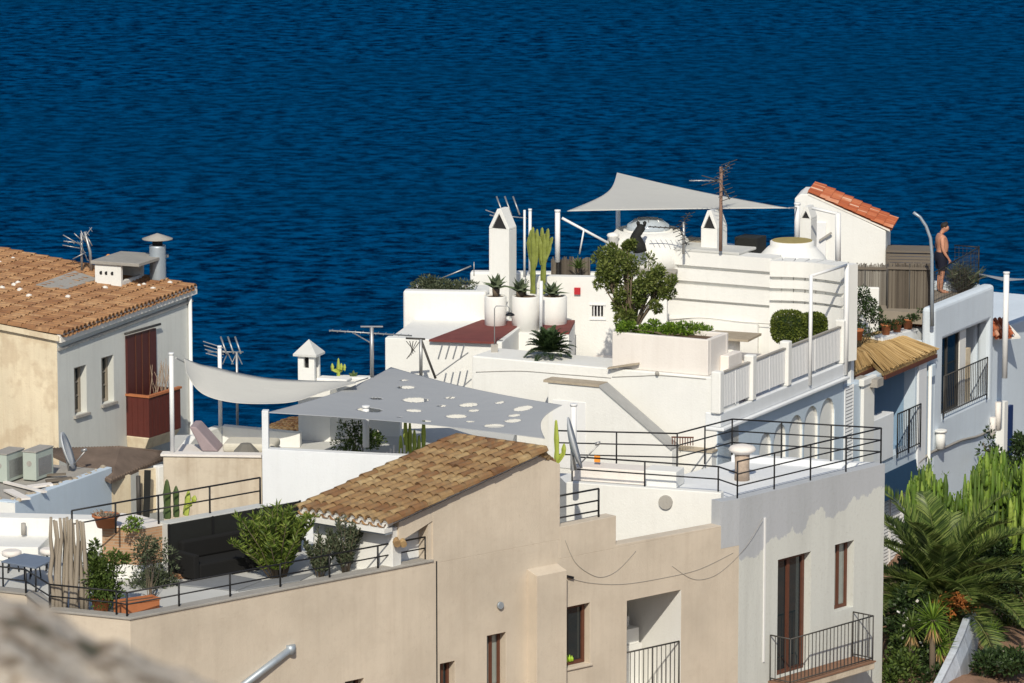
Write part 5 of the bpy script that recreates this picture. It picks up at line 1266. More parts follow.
h = pY(421, 339, p.y).z-p.z; mast(an, p, h, .04); m = MB(); q = p+Vector((0, 0, h)); m.tube([q, q+Vector((.18, 0, -.5)), q+Vector((.34, 0, -.93))], .03, 5)
for k in range(5): m.tube([q+Vector((-.02-.08*k, 0, -.05)), q+Vector((-.33+.05*k, -.1, -.45+.04*k))], .010, 4)
m.tube([q+Vector((-.35, 0, .02)), q+Vector((.1, 0, .0))], .025, 5); m.build('boom', M['ironb'], an)
m = MB(); q = p+Vector((.65, 0, h*.45))
for k in range(4): m.tube([q+Vector((-.25+.17*k, -.05, .05)), q+Vector((-.15+.17*k, .05, .38))], .018, 4)
m.tube([q+Vector((-.3, 0, -.35)), q+Vector((.45, 0, .2))], .015, 4); m.build('rods', M['alu'], an)
# pergola frame at the right end of the balustrade
pf = thing('sail_frame', 'white steel frame of posts and arms at the right end of the balustrade', 'frame', WB.w(a842, 0, zb1))
pA, pB = WB.w(a842-.06, -.1, zb1), WB.w(Bu(806, 380), -.1, zb1-.2)
m = MB(); m.tube([pA+Vector((0, 0, -.3)), Vector((pA.x, pA.y, pY(838, 264, pA.y).z))], .06, 8); m.build('post', M['wpaint'], pf)
m = MB(); m.tube([pB, Vector((pB.x, pB.y, pY(806, 275, pB.y).z))], .045, 8); m.build('post', M['wpaint'], pf)
m = MB(); m.tube([Vector((pB.x, pB.y, pY(806, 276, pB.y).z)), Vector((pA.x, pA.y, pY(838, 265, pA.y).z))], .035, 8); m.build('arm', M['wpaint'], pf)
p = pY(838, 264, 109.4); m = MB(); m.tube([p, pY(838, 213, 109.4)], .07, 8); m.build('post', M['wpaint'], pf)
m = MB(); m.tube([pY(838, 214, 109.4), pY(812, 208, 109.6)], .04, 6); m.build('arm', M['wpaint'], pf)

# ================================================================== 10. pavilion with the bright tile roof
PV = Fr(pY(802, 230, 114).x, 114.0, -10); pv = thing('tiled_pavilion', 'small white pavilion with bright orange single pitch tile roof', 'pavilion', PV.w(0, 0, 22), -10)
x1 = PV.a(886, 230); zPl, zPr, zPb = PV.hit(802, 194)[1], PV.hit(886, 231)[1], PV.hit(850, 266)[1]
m = MB(); m.face(PV, [(-.2, 22), (x1, 22), (x1, zPr), (.25, zPl), (-.05, zPl), (-.2, zPl-.12)], 0, 1.35); m.build('wall', M['white'], pv, bevel=.03)
t0, t1_ = PV.w(x1+.10, -.02, zPr+.04), PV.w(x1+.10, 1.4, zPr+.04); t2, t3 = PV.w(.15, -.02, zPl+.03), PV.w(.15, 1.4, zPl+.03)
m = MB(); slab4(m, [t0, t1_, t3, t2], .05, 1); tile_roof(m, t0, t1_, t2, t3, w=.16, row=.26, r=.065); m.build('roof', [M['tile2'], M['mortar']], pv)
m = MB(); m.box(PV, PV.a(810, 250, -.003), PV.a(826, 250, -.003), -.05, -.003, zPb-.5, PV.hit(815, 222)[1]); m.build('door_frame', M['wpaint'], pv, bevel=.01)
m = MB(); m.beam(PV.w(PV.a(820, 233), -.12, PV.hit(820, 240)[1]), PV.w(PV.a(832, 233), -.12, PV.hit(832, 232)[1]), .05, .05); m.build('bracket', M['stone'], pv)

# ================================================================== 11. row of houses going back on the right (same street front as the balustrade)
zth = WB.hit(884, 368)[1]
ch = thing('thatch_house', 'pale blue house with two cane thatch canopies over its terrace', 'house', WB.w(a842, 0, 22), 63)
a2 = Bu(933, 400)
ho = (Bu(871, 400), Bu(915, 400), WB.hit(871, 466)[1], WB.hit(884, 376)[1])
zaw = WB.hit(885, 461)[1]; zst = 22.5
hs_ = (Bu(880, 500), Bu(919, 500), zst, WB.hit(900, 457)[1]); hs_ = (hs_[0], hs_[1], hs_[2], min(hs_[3], ho[2]-.35))
ho = (ho[0], ho[1], WB.hit(893, 456)[1], ho[3])
hdr = (Bu(924, 490), Bu(932, 490), zst, WB.hit(926, 474)[1])
m = MB(); m.wall(WB, a842+.005, a2, zlow, zth-.12, .3, [ho, hs_, hdr]); m.build('facade', M['blue'], ch)
m = MB(); m.box(WB, Bu(860, 400), Bu(871, 400)-.01, -.10, -.003, zlow, WB.hit(862, 385)[1]); m.box(WB, Bu(858.5, 385), Bu(871.5, 400), -.14, -.002, WB.hit(862, 385)[1]+.002, WB.hit(862, 378)[1]); m.build('pilaster', M['white'], ch, bevel=.02)
m = MB(); m.box(WB, Bu(916, 400), Bu(924, 400), -.07, -.003, zlow, zth-.2); m.build('pilaster', M['white2'], ch, bevel=.02)
m = MB(); m.box(WB, ho[0]-.4, ho[1]+.3, 1.3, 1.4, ho[2]-.2, ho[3]+.2); m.box(WB, ho[1]+.002, ho[1]+.2, .303, 1.29, ho[2]-.2, ho[3]); m.box(WB, ho[0]-.2, ho[0]-.002, .303, 1.29, ho[2]-.2, ho[3]); m.box(WB, ho[0], ho[1], .303, 1.29, ho[2]-.2, ho[2]-.002)
m.box(WB, hs_[0]-.3, hs_[1]+.3, .8, .9, zst, hs_[3]+.1); m.box(WB, hdr[0]-.1, hdr[1]+.1, .305, .4, zst, hdr[3]+.1)
m.build('loggia', plaster('blue limewash deepened as shade', (.24, .36, .50), (.2, .28, .36)), ch)  # shade inside the openings is put into this darker blue
m = MB(); m.box(WB, ho[0]+.003, Bu(892, 420), -.05, .25, ho[2]+.003, WB.hit(871, 415)[1]-.15); m.build('low_wall', M['white2'], ch, bevel=.02)
railing(ch, [WB.w(Bu(893, 430), -.12, ho[2]+.02), WB.w(ho[1]+.1, -.12, ho[2]+.02)], 1.05, [1.0, .05], balus=.11, mat='iron')
def louvre(root, F, a0, a1, z0, z1, d=-.03, mat='wpaint', name='louvred_shutter'):
    m = MB(); m.box(F, a0, a0+.04, d, d+.028, z0, z1); m.box(F, a1-.04, a1, d, d+.028, z0, z1); n = int((z1-z0)/.085)
    for k in range(n):
        z = z0+(z1-z0)*(k+.5)/n; m.hexa([F.w(a, dd, z-.03) for a, dd in ((a0+.04, d), (a1-.04, d), (a1-.04, d+.008), (a0+.04, d+.008))], [F.w(a, dd, z+.03) for a, dd in ((a0+.04, d+.018), (a1-.04, d+.018), (a1-.04, d+.026), (a0+.04, d+.026))])
    o = m.build(name, M[mat], root); m = MB(); m.box(F, a0+.01, a1-.01, d+.028, d+.03, z0, z1); m.build('backing', M['stone'], o); return o
louvre(ch, WB, Bu(843.5, 420)+.02, Bu(852.5, 420), WB.hit(848, 462)[1], WB.hit(848, 386)[1])
louvre(ch, WB, Bu(884, 530), Bu(897, 530), zst, WB.hit(886, 497)[1], .2); louvre(ch, WB, Bu(898, 530), Bu(909, 530), zst, WB.hit(886, 497)[1], .2); louvre(ch, WB, Bu(910, 530), Bu(919, 530), zst, WB.hit(886, 497)[1], .2)
m = MB(); zaw0 = WB.hit(885, 499)[1]; m.hexa([WB.w(a, d, zaw0) for a, d in ((hs_[0], -.12), (hs_[1], -.12), (hs_[1], -.10), (hs_[0], -.10))], [WB.w(a, d, hs_[3]) for a, d in ((hs_[0], -.03), (hs_[1], -.03), (hs_[1], -.01), (hs_[0], -.01))]); m.build('awning', plain('navy awning', (.012, .05, .11), .8), ch)
win(ch, WB, 0, 0, 0, 0, .2, az=(hdr[0]+.01, hdr[1]-.01, zst, hdr[3]-.02), name='door', glass='wpaint')
# body and terrace top
m = MB(); m.prism([xy(WB.w(a842+.01, 1.5, 0)), xy(WB.w(a2, 1.5, 0)), xy(WB.w(a2, 5, 0)), xy(WB.w(a842+.01, 4.2, 0))], zlow, zth-.2); m.build('body', M['white2'], ch)
# canopies
def reedroof(F0, F1, B1, B0, lab, n):
    T = thing('thatch_canopy', lab, 'canopy', F0, group='cane thatch canopies'); m = MB(); r = random.Random(n)
    slab4(m, [p-Vector((0, 0, .05)) for p in (F0, F1, B1, B0)], .10)
    N_ = n
    for k in range(N_):
        t = (k+r.random()*.6)/N_; p, q = F0.lerp(F1, t), B0.lerp(B1, t); d = (p-q).normalized(); mid = p.lerp(q, .5)+Vector((0, 0, .07+r.uniform(-.02, .03)))
        m.tube([p+d*r.uniform(-.04, .10)+Vector((0, 0, -.02+r.uniform(-.03, .03))), mid, q+Vector((0, 0, r.uniform(-.02, .04)))], r.uniform(.010, .017), 4, cap=True)
    m.build('cane', M['reed'], T)
    m = MB(); m.beam(F0.lerp(F1, .02)+Vector((0, 0, -.2)), F0.lerp(F1, .98)+Vector((0, 0, -.2)), .09, .09); m.build('beam', M['wood'], T); return T
z_ = zth
f0, f1 = pZ(883, 370, z_), pZ(937, 347.5, z_+.02); b1_, b0_ = pZ(877, 332.5, z_+.30), pZ(852, 341, z_+.25)
# extend the larger one so that it reaches the smaller
reedroof(f0, f1, b1_, b0_, 'larger cane thatch canopy, nearer the curved lamp pole', 230)
g0_, g1_ = pZ(851, 371.5, z_+.05), pZ(875, 360, z_+.05)
reedroof(g0_, g1_, pZ(863, 348, z_+.2), pZ(840, 352, z_+.2), 'smaller cane thatch canopy, next to the white balustrade end', 110)
m = MB(); m.box(WB, Bu(866, 380), Bu(872, 380), -.3, .3, zth-.28, zth-.08); m.build('beam_end', M['stone'], ch)
# house with the glazed door (man's house)
B3a, B3b = a2+.004, Bu(994, 330)
zc3 = WB.hit(960, 298)[1]; mh = thing('corner_house', 'whitewashed house with glazed opening and the roof deck the man stands on', 'house', WB.w(B3a, 0, 22), 63)
hg = (Bu(943, 370), Bu(989, 370), WB.hit(943, 417)[1], WB.hit(943, 340)[1])
m = MB(); m.wall(WB, B3a, B3b, zlow, zc3, .35, [hg])
m.box(WB, B3b-.3, B3b, .352, 5, zlow, zc3-.002); m.box(WB, B3a, B3a+.3, .352, 2.4, zth-.3, zth+.12)
m.build('facade', M['shadeblue'], mh, bevel=.10, seg=3)
m = MB(); m.box(WB, B3a+.31, B3b-.31, .36, 5, zc3-.5, zc3-.22); m.build('roof_deck', M['woodold'], mh)
m = MB(); m.box(WB, hg[0]-.3, hg[1]+.3, 1.6, 1.7, hg[2]-.1, hg[3]+.1); m.build('room', M['dark'], mh)
win(mh, WB, 0, 0, 0, 0, .2, az=(hg[0]+.01, Bu(965.5, 370), hg[2], hg[3]-.01), bars=1, frame='ironb', fw=.06, name='glazed_door')
m = MB(); m.box(WB, Bu(966, 370), Bu(972, 370), .18, .34, hg[2]+.003, hg[3]-.003); m.build('mullion', M['white'], mh)
m = MB(); m.box(WB, Bu(973, 370), Bu(977.5, 370), .2, .3, hg[2]+.003, hg[3]-.6); m.build('shutter_leaf', M['cream'], mh)
railing(mh, [WB.w(hg[0]-.05, -.05, hg[2]+.02), WB.w(Bu(985, 400), -.05, hg[2]+.02)], 1.05, [1.0, .08], balus=.12, mat='ironb', sp=3)
# rain-stained rounded coping is the bevelled top; rust streak sheet
for (u, v, w, h_, lab) in ((935, 362, .10, .75, 0), (878+60, 430, .12, .5, 1)):
    pass
m = MB(); a_ = Bu(936, 445); zz_ = WB.hit(936, 448)[1]; m.tube([WB.w(a_, -.12, zz_), WB.w(a_, -.12, zz_+.42)], .12, 12); m.tube([WB.w(a_, -.12, zz_+.42), WB.w(a_, -.12, zz_+.48)], .16, 12); m.build('meter_drum', M['white'], mh)
m = MB(); a_ = Bu(929, 370); m.box(WB, a_-.12, a_+.12, -.14, -.003, WB.hit(929, 376)[1], WB.hit(929, 364)[1]); m.build('lantern', M['blue'], mh, bevel=.02)
m = MB(); m.tube([WB.w(Bu(926, 400), -.1, zlow), WB.w(Bu(926, 400), -.1, WB.hit(926, 366)[1])], .045, 8); m.build('drain_pipe', M['white'], mh)
m = MB()
for (u, v0, v1) in ((990, 417, 437), (995, 402, 430)): a_ = Bu(u, 420); m.tube([WB.w(a_, -.08, WB.hit(u, v1)[1]), WB.w(a_, -.08, WB.hit(u, v0)[1])], .08, 10)
m.build('meter_pipes', M['pale'], mh)
wire(mh, WB, [(918, 463), (932, 452), (946, 447), (962, 440), (978, 436), (990, 430), (998, 424)], .035, -.05)
# curved lamp pole
p = WB.w(Bu(931.5, 320), -.02, WB.hit(931.5, 326)[1]); T = thing('lamp_pole', 'pale curved lamp pole rising beside the reed fence', 'lamp', p); yy = p.y
m = MB(); m.tube([p]+[pY(u, v, yy) for u, v in ((932, 290), (932, 255), (930.5, 238), (926, 226), (920, 217), (913.5, 212.5))], [.05, .045, .042, .04, .038, .036, .04], 8); m.build('pole', M['galv'], T)
# mesh railing on the deck
def mesh_rail(pts, h, lab):
    T = thing('mesh_railing', lab, 'railing', pts[0]); 
    for p, q in zip(pts[:-1], pts[1:]):
        m = MB(); L = (q-p).length
        for k in range(int(L/.11)+1):
            x = p.lerp(q, min(1, k*.11/L)); m.tube([x, x+Vector((0, 0, h))], .005, 4)
        for k in range(int(h/.11)+1): m.tube([p+Vector((0, 0, k*.11)), q+Vector((0, 0, k*.11))], .004, 4)
        m.build('mesh_panel', M['ironb'], T)
        m = MB(); m.tube([p+Vector((0, 0, h)), q+Vector((0, 0, h))], .02, 5); m.tube([p, p+Vector((0, 0, h+.03))], .022, 5); m.build('frame', M['iron'], T)
    return T
zdk = zc3-.22
mesh_rail([WB.w(Bu(949, 300), .42, zdk), WB.w(B3b-.1, .42, zc3-.0), WB.w(B3b-.1, 1.1, zc3-.0)], .95, 'black wire mesh railing around the deck behind the man')
# fences
RFy = 112.3
def reed_fence(u0, u1, v0, v1, Y, mat, lab, th=-8, posts=True):
    F = Fr(pY(u0, v1, Y).x, Y, th); aa = F.a(u1, v1); z0, z1 = F.hit(u0, v1)[1], F.hit(u0, v0)[1]; T = thing('reed_fence', lab, 'fence', F.w(0, 0, z0), th, 'reed fences'); m = MB(); r = random.Random(int(u0)); n = int(aa/.028)
    for k in range(n):
        a = aa*(k+.5)/n; m.tube([F.w(a, r.uniform(-.01, .01), z0), F.w(a+r.uniform(-.01, .01), r.uniform(-.01, .01), z1+r.uniform(-.05, .03))], .014, 4)
    m.box(F, 0, aa, .02, .03, z0, z1-.08); m.build('reeds', M[mat], T)
    if posts:
        for k in range(int(aa/.55)+1):
            m = MB(); a = .02+k*.55; m.tube([F.w(a, -.04, z0), F.w(a, -.04, z1)], .018, 5); m.build('post', M['ironb'], T)
        m = MB(); m.beam(F.w(0, -.03, z1-.12), F.w(aa, -.03, z1-.12), .05, .06); m.build('rail', M['reedgrey'], T)
    return T
M['reedpale'] = island('paler reed fence', [(0, (.17, .15, .13)), (.5, (.27, .25, .22)), (1, (.38, .36, .32))], .9, patch=.2)
reed_fence(842, 886, 263, 338, 113.2, 'reedpale', 'paler left section of the reed fence, below the tiled pavilion')
reed_fence(886.3, 931, 263, 335, 112.6, 'reedgrey', 'darker right section of the reed fence, beside the curved pole')
T = thing('slatted_screen', 'weathered grey horizontal slat screen above the dark reed fence', 'screen', pY(886, 262, 113.4)); F = Fr(pY(886, 262, 113.4).x, 113.4, -8); aa = F.a(932, 255)
for k in range(5):
    m = MB(); z = F.hit(886, 264-k*3.1)[1]; m.box(F, 0, aa, 0, .03, z-.03, z+.04); m.build('slat', M['reedgrey'], T)
m = MB(); m.hexa([F.w(a, d, F.hit(886, 252)[1]) for a, d in ((0, -.05), (aa, -.05), (aa, .9), (0, .9))], [F.w(a, d, F.hit(886, 251)[1]+.02) for a, d in ((0, -.05), (aa, -.05), (aa, .9), (0, .9))]); m.build('top_board', M['reedgrey'], T)
reed_fence(551, 590, 257, 274.5, 108.9, 'reedgrey', 'low reed strip on the white wall left of the tree', -6, False)
# low white wall piece behind shrub
m = MB(); F = Fr(pY(848, 290, 112.2).x, 112.2, -8); m.box(F, 0, F.a(879, 300), 0, .12, zth-.2, F.hit(850, 287)[1]); solo(m, 'low_wall', M['white'], 'small white wall standing behind the round shrub', 'wall', F.w(0, 0, zth-.2), bevel=.03)
# far right house, sail, pole
FH = Fr(pY(995, 330, 117).x, 117, 60); fh = thing('far_house', 'white house with navy door at the right edge of the photo', 'house', FH.w(0, 0, 22), 60)
zfh = FH.hit(1010, 325)[1]; m = MB(); m.box(FH, -1.5, 8, 0, .3, zlow, zfh); m.box(FH, -1.5, 8, .303, 5, zlow, zfh-.4); m.build('wall', M['shadeblue'], fh, bevel=.04)
m = MB(); m.box(FH, FH.a(1005.5, 420, -.1), FH.a(1013, 420, -.1), -.1, -.003, zlow, FH.hit(1006, 406)[1]); m.build('door', plain('navy paint', (.01, .03, .12), .6), fh)
m = MB(); m.box(FH, FH.a(996, 400), FH.a(999.5, 400), -.25, -.003, zlow, FH.hit(997, 401)[1]); m.build('pillar', M['white'], fh)
m = MB(); q = FH.w(-.3, -.25, zfh-.15); slab4(m, [q, q+Vector((.6, .3, 0)), q+Vector((.3, 1.0, .3)), q+Vector((-.3, .8, .3))], .05, 1); tile_roof(m, q+Vector((-.15, -.1, 0)), q+Vector((.35, .15, 0)), q+Vector((-.3, .6, .35)), q+Vector((.2, .9, .35)), w=.15, row=.3, r=.06); m.build('roof', [M['tile2'], M['mortar']], fh)
pole(1004.5, 273, 378, 114.8, .075, 'tall white pole at the far right edge, holding a grey sail')
k0, k1, k2 = pY(968, 271, 117.5), pY(1004, 281, 114.9), pY(1062, 276.5, 118.2)
def s4(a, b): return k0.lerp(k2, a).lerp(k1, b) + Vector((0, 0, -.12*sin(pi*a)*(1-b)))
sl4 = thing('shade_sail', 'small grey shade sail at the far right over the sea', 'shade sail', k0, group='shade sails'); m = MB(); grid_sheet(m, s4, 24, 10, .01); m.build('canopy', M['sailg'], sl4)
# ================================================================== 12. the man on the deck
def person(p, H, face, label):
    """standing man: skin-modifier body in one mesh, shorts and hair as children"""
    f = Vector((cos(radians(face)), sin(radians(face)), 0)); s_ = Vector((-f.y, f.x, 0)); U = Vector((0, 0, 1)); k = H/1.78
    def P(a, b, c): return (f*a + s_*b + U*c)*k
    V = []; E = []; Rr = []
    def v(a, b, c, r, par=None, ry=None):
        V.append(P(a, b, c)); Rr.append((r*k, (ry or r)*k)); i = len(V)-1
        if par is not None: E.append((par, i))
        return i
    pel = v(0, 0, .93, .155); wa = v(.02, 0, 1.06, .15, pel); be = v(.045, 0, 1.16, .165, wa); ch = v(.0, 0, 1.32, .17, be); up_ = v(-.03, 0, 1.43, .13, ch)
    ne = v(-.01, 0, 1.50, .062, up_); ne2 = v(.03, 0, 1.565, .058, ne); hd = v(.085, 0, 1.62, .084, ne2); h2 = v(.10, 0, 1.675, .088, hd); h3 = v(.09, 0, 1.725, .05, h2)
    v(.195, 0, 1.605, .016, hd); v(.15, 0, 1.555, .028, hd)      # nose, chin
    for sg in (-1, 1):
        v(.045, sg*.092, 1.66, .014, hd)                          # ear
        sh = v(-.03, sg*.17, 1.42, .075, up_); el = v(-.05+.02*(sg < 0), sg*.235, 1.13, .045, sh); fa_ = v(.04, sg*.235, 1.0, .04, el); wr = v(.13, sg*.22, .885, .027, fa_); pm = v(.16, sg*.205, .835, .034, wr)
        for q, (dx, dz) in enumerate(((.03, -.085), (.012, -.095), (-.006, -.09), (-.022, -.07))):
            a1 = v(.165+dx*.5-.0, sg*(.205+.004*q), .835+dz*.55, .0105, pm); v(.165+dx*.9-.01, sg*(.195), .835+dz, .009, a1)
        th = v(.19, sg*.185, .835, .012, pm); v(.205, sg*.175, .79, .01, th)
        hp = v(.0, sg*.09, .86, .105, pel); th_ = v(.01, sg*.10, .70, .085, hp); kn = v(.015, sg*.10, .49, .056, th_); cf = v(-.015, sg*.10, .34, .058, kn); an_ = v(-.02, sg*.10, .085, .034, cf); he = v(.0, sg*.10, .035, .035, an_); to = v(.13, sg*.11, .022, .028, he); v(.18, sg*.115, .018, .022, to)
    T = thing('person', label, 'person', p)
    me = bpy.data.meshes.new('body'); me.from_pydata(V, E, []); o = bpy.data.objects.new('body', me); COL.objects.link(o); o.parent = T
    me.materials.append(M['skin'])
    bm_layer = me.skin_vertices[0] if len(me.skin_vertices) else None
    sk_ = o.modifiers.new('skin', 'SKIN')
    if not len(me.skin_vertices):
        import bmesh
        bm = bmesh.new(); bm.from_mesh(me); L = bm.verts.layers.skin.verify(); bm.verts.ensure_lookup_table()
        for i, vv in enumerate(bm.verts): vv[L].radius = Rr[i]; vv[L].use_root = (i == 0)
        bm.to_mesh(me); bm.free()
    else:
        for i, d in enumerate(me.skin_vertices[0].data): d.radius = Rr[i]; d.use_root = (i == 0)
    sk_.use_smooth_shade = True; sb = o.modifiers.new('sub', 'SUBSURF'); sb.levels = 2; sb.render_levels = 2
    WM[o.as_pointer()] = WM[T.as_pointer()]
    B = Vector(p)
    def ring(c, rx, ry, n=16): return [B+c+(f*cos(2*pi*i/n)*rx+s_*sin(2*pi*i/n)*ry)*k for i in range(n)]
    m = MB(); n = 16
    lv = [(P(.015, 0, 1.05), .168, .185), (P(.005, 0, .97), .178, .20), (P(.0, 0, .87), .175, .205), (P(.005, 0, .80), .150, .20)]
    vs = [q for c, a, b in lv for q in ring(c, a, b)]; m.add(vs, [(j*n+i, j*n+(i+1) % n, (j+1)*n+(i+1) % n, (j+1)*n+i) for j in range(3) for i in range(n)], True)
    for sg in (-1, 1):
        lv = [(P(.0, sg*.095, .88), .14, .11), (P(.008, sg*.10, .74), .128, .112), (P(.01, sg*.102, .60), .115, .105)]
        vs = [q for c, a, b in lv for q in ring(c, a, b)]; m.add(vs, [(j*n+i, j*n+(i+1) % n, (j+1)*n+(i+1) % n, (j+1)*n+i) for j in range(2) for i in range(n)], True)
    m.build('shorts', M['navy'], T)
    m = MB(); c = B+P(.070, 0, 1.69); vs = []; 
    for j in range(7):
        ph_ = pi*j/6*.62
        for i in range(14):
            an = 2*pi*i/14; r = sin(ph_)*.098*k; q = c+(f*cos(an)+s_*sin(an)*.88)*r + U*(cos(ph_)*.095*k)
            if cos(an) > .3: q += U*(.055*k*sin(ph_))*cos(an)
            vs.append(q)
    m.add(vs, [(j*14+i, j*14+(i+1) % 14, (j+1)*14+(i+1) % 14, (j+1)*14+i) for j in range(6) for i in range(14)], True); m.build('hair', M['hair'], T)
    return T
pm_ = pZ(940.5, 292.5, zdk); hm = pY(940, 222.5, pm_.y).z-zdk
person(pm_, hm, 12, 'sunburnt man in black swim shorts standing on the roof deck looking down')

# ================================================================== 13. plants
def rvec(r):
    while True:
        v = Vector((r.uniform(-1, 1), r.uniform(-1, 1), r.uniform(-1, 1)))
        if .01 < v.length < 1: return v
def leaf(mb, p, d, L, w, nrm=None, mi=0, bend=0.0):
    d = d.normalized(); n = nrm or Vector((rnd.uniform(-1, 1), rnd.uniform(-1, 1), rnd.uniform(.2, 1)))
    s_ = d.cross(n)
    if s_.length < 1e-3: s_ = d.cross(Vector((1, .3, 0)))
    s_ = s_.normalized()*w/2; mid = p+d*L*.45; up = s_.cross(d).normalized()*bend*L
    mb.add([p, mid+s_+up, p+d*L, mid-s_+up], [(0, 1, 2, 3)], False, mi)
def clump(mb, c, rad, n, L, w, r, sub=12, flat=1.0, mi=0, tight=.42):
    c = Vector(c); subs = []
    for _ in range(sub):
        v = rvec(r); v = v.normalized()*(v.length**.5)*.85; subs.append(Vector((v.x*rad[0], v.y*rad[1], v.z*rad[2])))
    for i in range(n):
        s_ = subs[i % sub]; v = rvec(r)*tight; p = c+s_+Vector((v.x*rad[0], v.y*rad[1], v.z*rad[2])); d = (v.normalized()+rvec(r)*.8+Vector((0, 0, .25)))
        leaf(mb, p, d, L*r.uniform(.7, 1.25), w*r.uniform(.8, 1.2), mi=mi)
def bush(name, label, cat, base, clumps, mat, L=.09, w=.045, stems=6, group=None, seed=1, stem_r=.018, kind=None, bark='bark', airy=90, tight=.42):
    r = random.Random(seed); base = Vector(base); T = thing(name, label, cat, base, 0, group)
    m = MB()
    for (c, rad, n) in clumps: clump(m, c, rad, n, L, w, r, sub=max(5, n//airy), tight=tight)
    m.build('crown', M[mat], T); m = MB()
    for i in range(stems):
        c, rad, n = clumps[i % len(clumps)]; q = Vector(c)+Vector((r.uniform(-.5, .5)*rad[0], r.uniform(-.5, .5)*rad[1], r.uniform(-.3, .4)*rad[2]))
        b = base+Vector((r.uniform(-.05, .05), r.uniform(-.05, .05), 0)); m.tube([b, b.lerp(q, .5)+Vector((r.uniform(-.08, .08), 0, .03)), q], [stem_r, stem_r*.7, stem_r*.3], 5)
    m.build('stems', M[bark], T); return T
def px_clump(u0, u1, v0, v1, Y, n, depth=None):
    """ellipsoid filling a pixel box at depth Y"""
    c = pY((u0+u1)/2, (v0+v1)/2, Y); e = pY(u1, v0, Y); rx, rz = abs(e.x-c.x), abs(e.z-c.z); return (c, (rx, depth or rx, rz), n)
def shoots(name, label, cat, base, n, H, spread, mat, L, w, per, seed=1, group=None, bare=.3, lean=(0, 0), r0=.012, dense=1.0, up=.9):
    """upright stems clothed in narrow leaves"""
    r = random.Random(seed); base = Vector(base); T = thing(name, label, cat, base, 0, group); ms, ml = MB(), MB()
    for i in range(n):
        an = r.uniform(0, 2*pi); rr = sqrt(r.random())*spread; h = H*r.uniform(.62, 1.0)*(1-.25*rr/max(spread, .01)); tip = base+Vector((cos(an)*rr+lean[0], sin(an)*rr+lean[1], h)); b = base+Vector((cos(an)*rr*.18, sin(an)*rr*.18, 0))
        mid = b.lerp(tip, .5)+Vector((-cos(an)*rr*.12, -sin(an)*rr*.12, 0)); ms.tube([b, mid, tip], [r0, r0*.8, r0*.35], 5)
        for k in range(per):
            t = bare+(1-bare)*(k+r.random())/per; p = (b.lerp(mid, t*2) if t < .5 else mid.lerp(tip, t*2-1)); d = Vector((r.uniform(-1, 1), r.uniform(-1, 1), up*r.uniform(.3, 1.2)))
            leaf(ml, p, d, L*r.uniform(.7, 1.2), w*r.uniform(.8, 1.2))
    ml.build('leaves', M[mat], T); ms.build('stems', M['bark'], T); return T
def pot(p, r, h, label, mat='terracotta', name='flower_pot', group=None):
    T = thing(name, label, 'pot', p, 0, group); m = MB(); p = Vector(p); m.lathe(p, [(r*.68, 0), (r*.95, h*.82), (r*1.08, h*.83), (r*1.08, h), (r*.92, h), (r*.9, h*.88)], 20); m.build('body', M[mat], T)
    m = MB(); m.lathe(p, [(r*.89, h*.85), (r*.89, h*.9)], 16); m.build('soil', M['soil'], T); return T
def trough(p, a, d, h, th, label, mat='terracotta'):
    F = Fr(p[0], p[1], th); T = thing('plant_trough', label, 'planter', p, th); z = p[2]; m = MB()
    m.box(F, 0, a, 0, .03, z, z+h); m.box(F, 0, a, d-.03, d, z, z+h); m.box(F, 0, .03, .032, d-.032, z, z+h-.002); m.box(F, a-.03, a, .032, d-.032, z, z+h-.002); m.box(F, -.015, a+.015, -.015, .0, z+h-.05, z+h+.005)
    m.build('body', M[mat], T, bevel=.005); m = MB(); m.box(F, .031, a-.031, .031, d-.031, z+.01, z+h-.04); m.build('soil', M['soil'], T); return T
def agave(label, p, n, L, w, mat='leaf', group=None, stem=0.0, seed=1, cat='agave', name='agave'):
    r = random.Random(seed); p = Vector(p); T = thing(name, label, cat, p, 0, group); m = MB(); c = p+Vector((0, 0, stem))
    for i in range(n):
        an = i*2.399; el = radians(12+66*(i/n)); d = Vector((cos(an)*cos(el), sin(an)*cos(el), sin(el))); l = L*r.uniform(.8, 1.05); s_ = Vector((-sin(an), cos(an), 0))*w/2; up = s_.cross(d).normalized()
        p1, p2 = c+d*l*.45+Vector((0, 0, .02)), c+d*l-Vector((0, 0, .10*l*cos(el)))
        m.add([c-s_*.6, c+s_*.6, p1+s_, p1-s_, p2, p1-up*w*.22, c-up*w*.2], [(6, 1, 2, 5), (0, 6, 5, 3), (5, 2, 4), (3, 5, 4)])
    m.build('leaves', M[mat], T)
    m = MB(); m.tube([p, c+Vector((0, 0, .02))], [w*.5, w*.6], 7); m.build('stem', M['bark'], T); return T
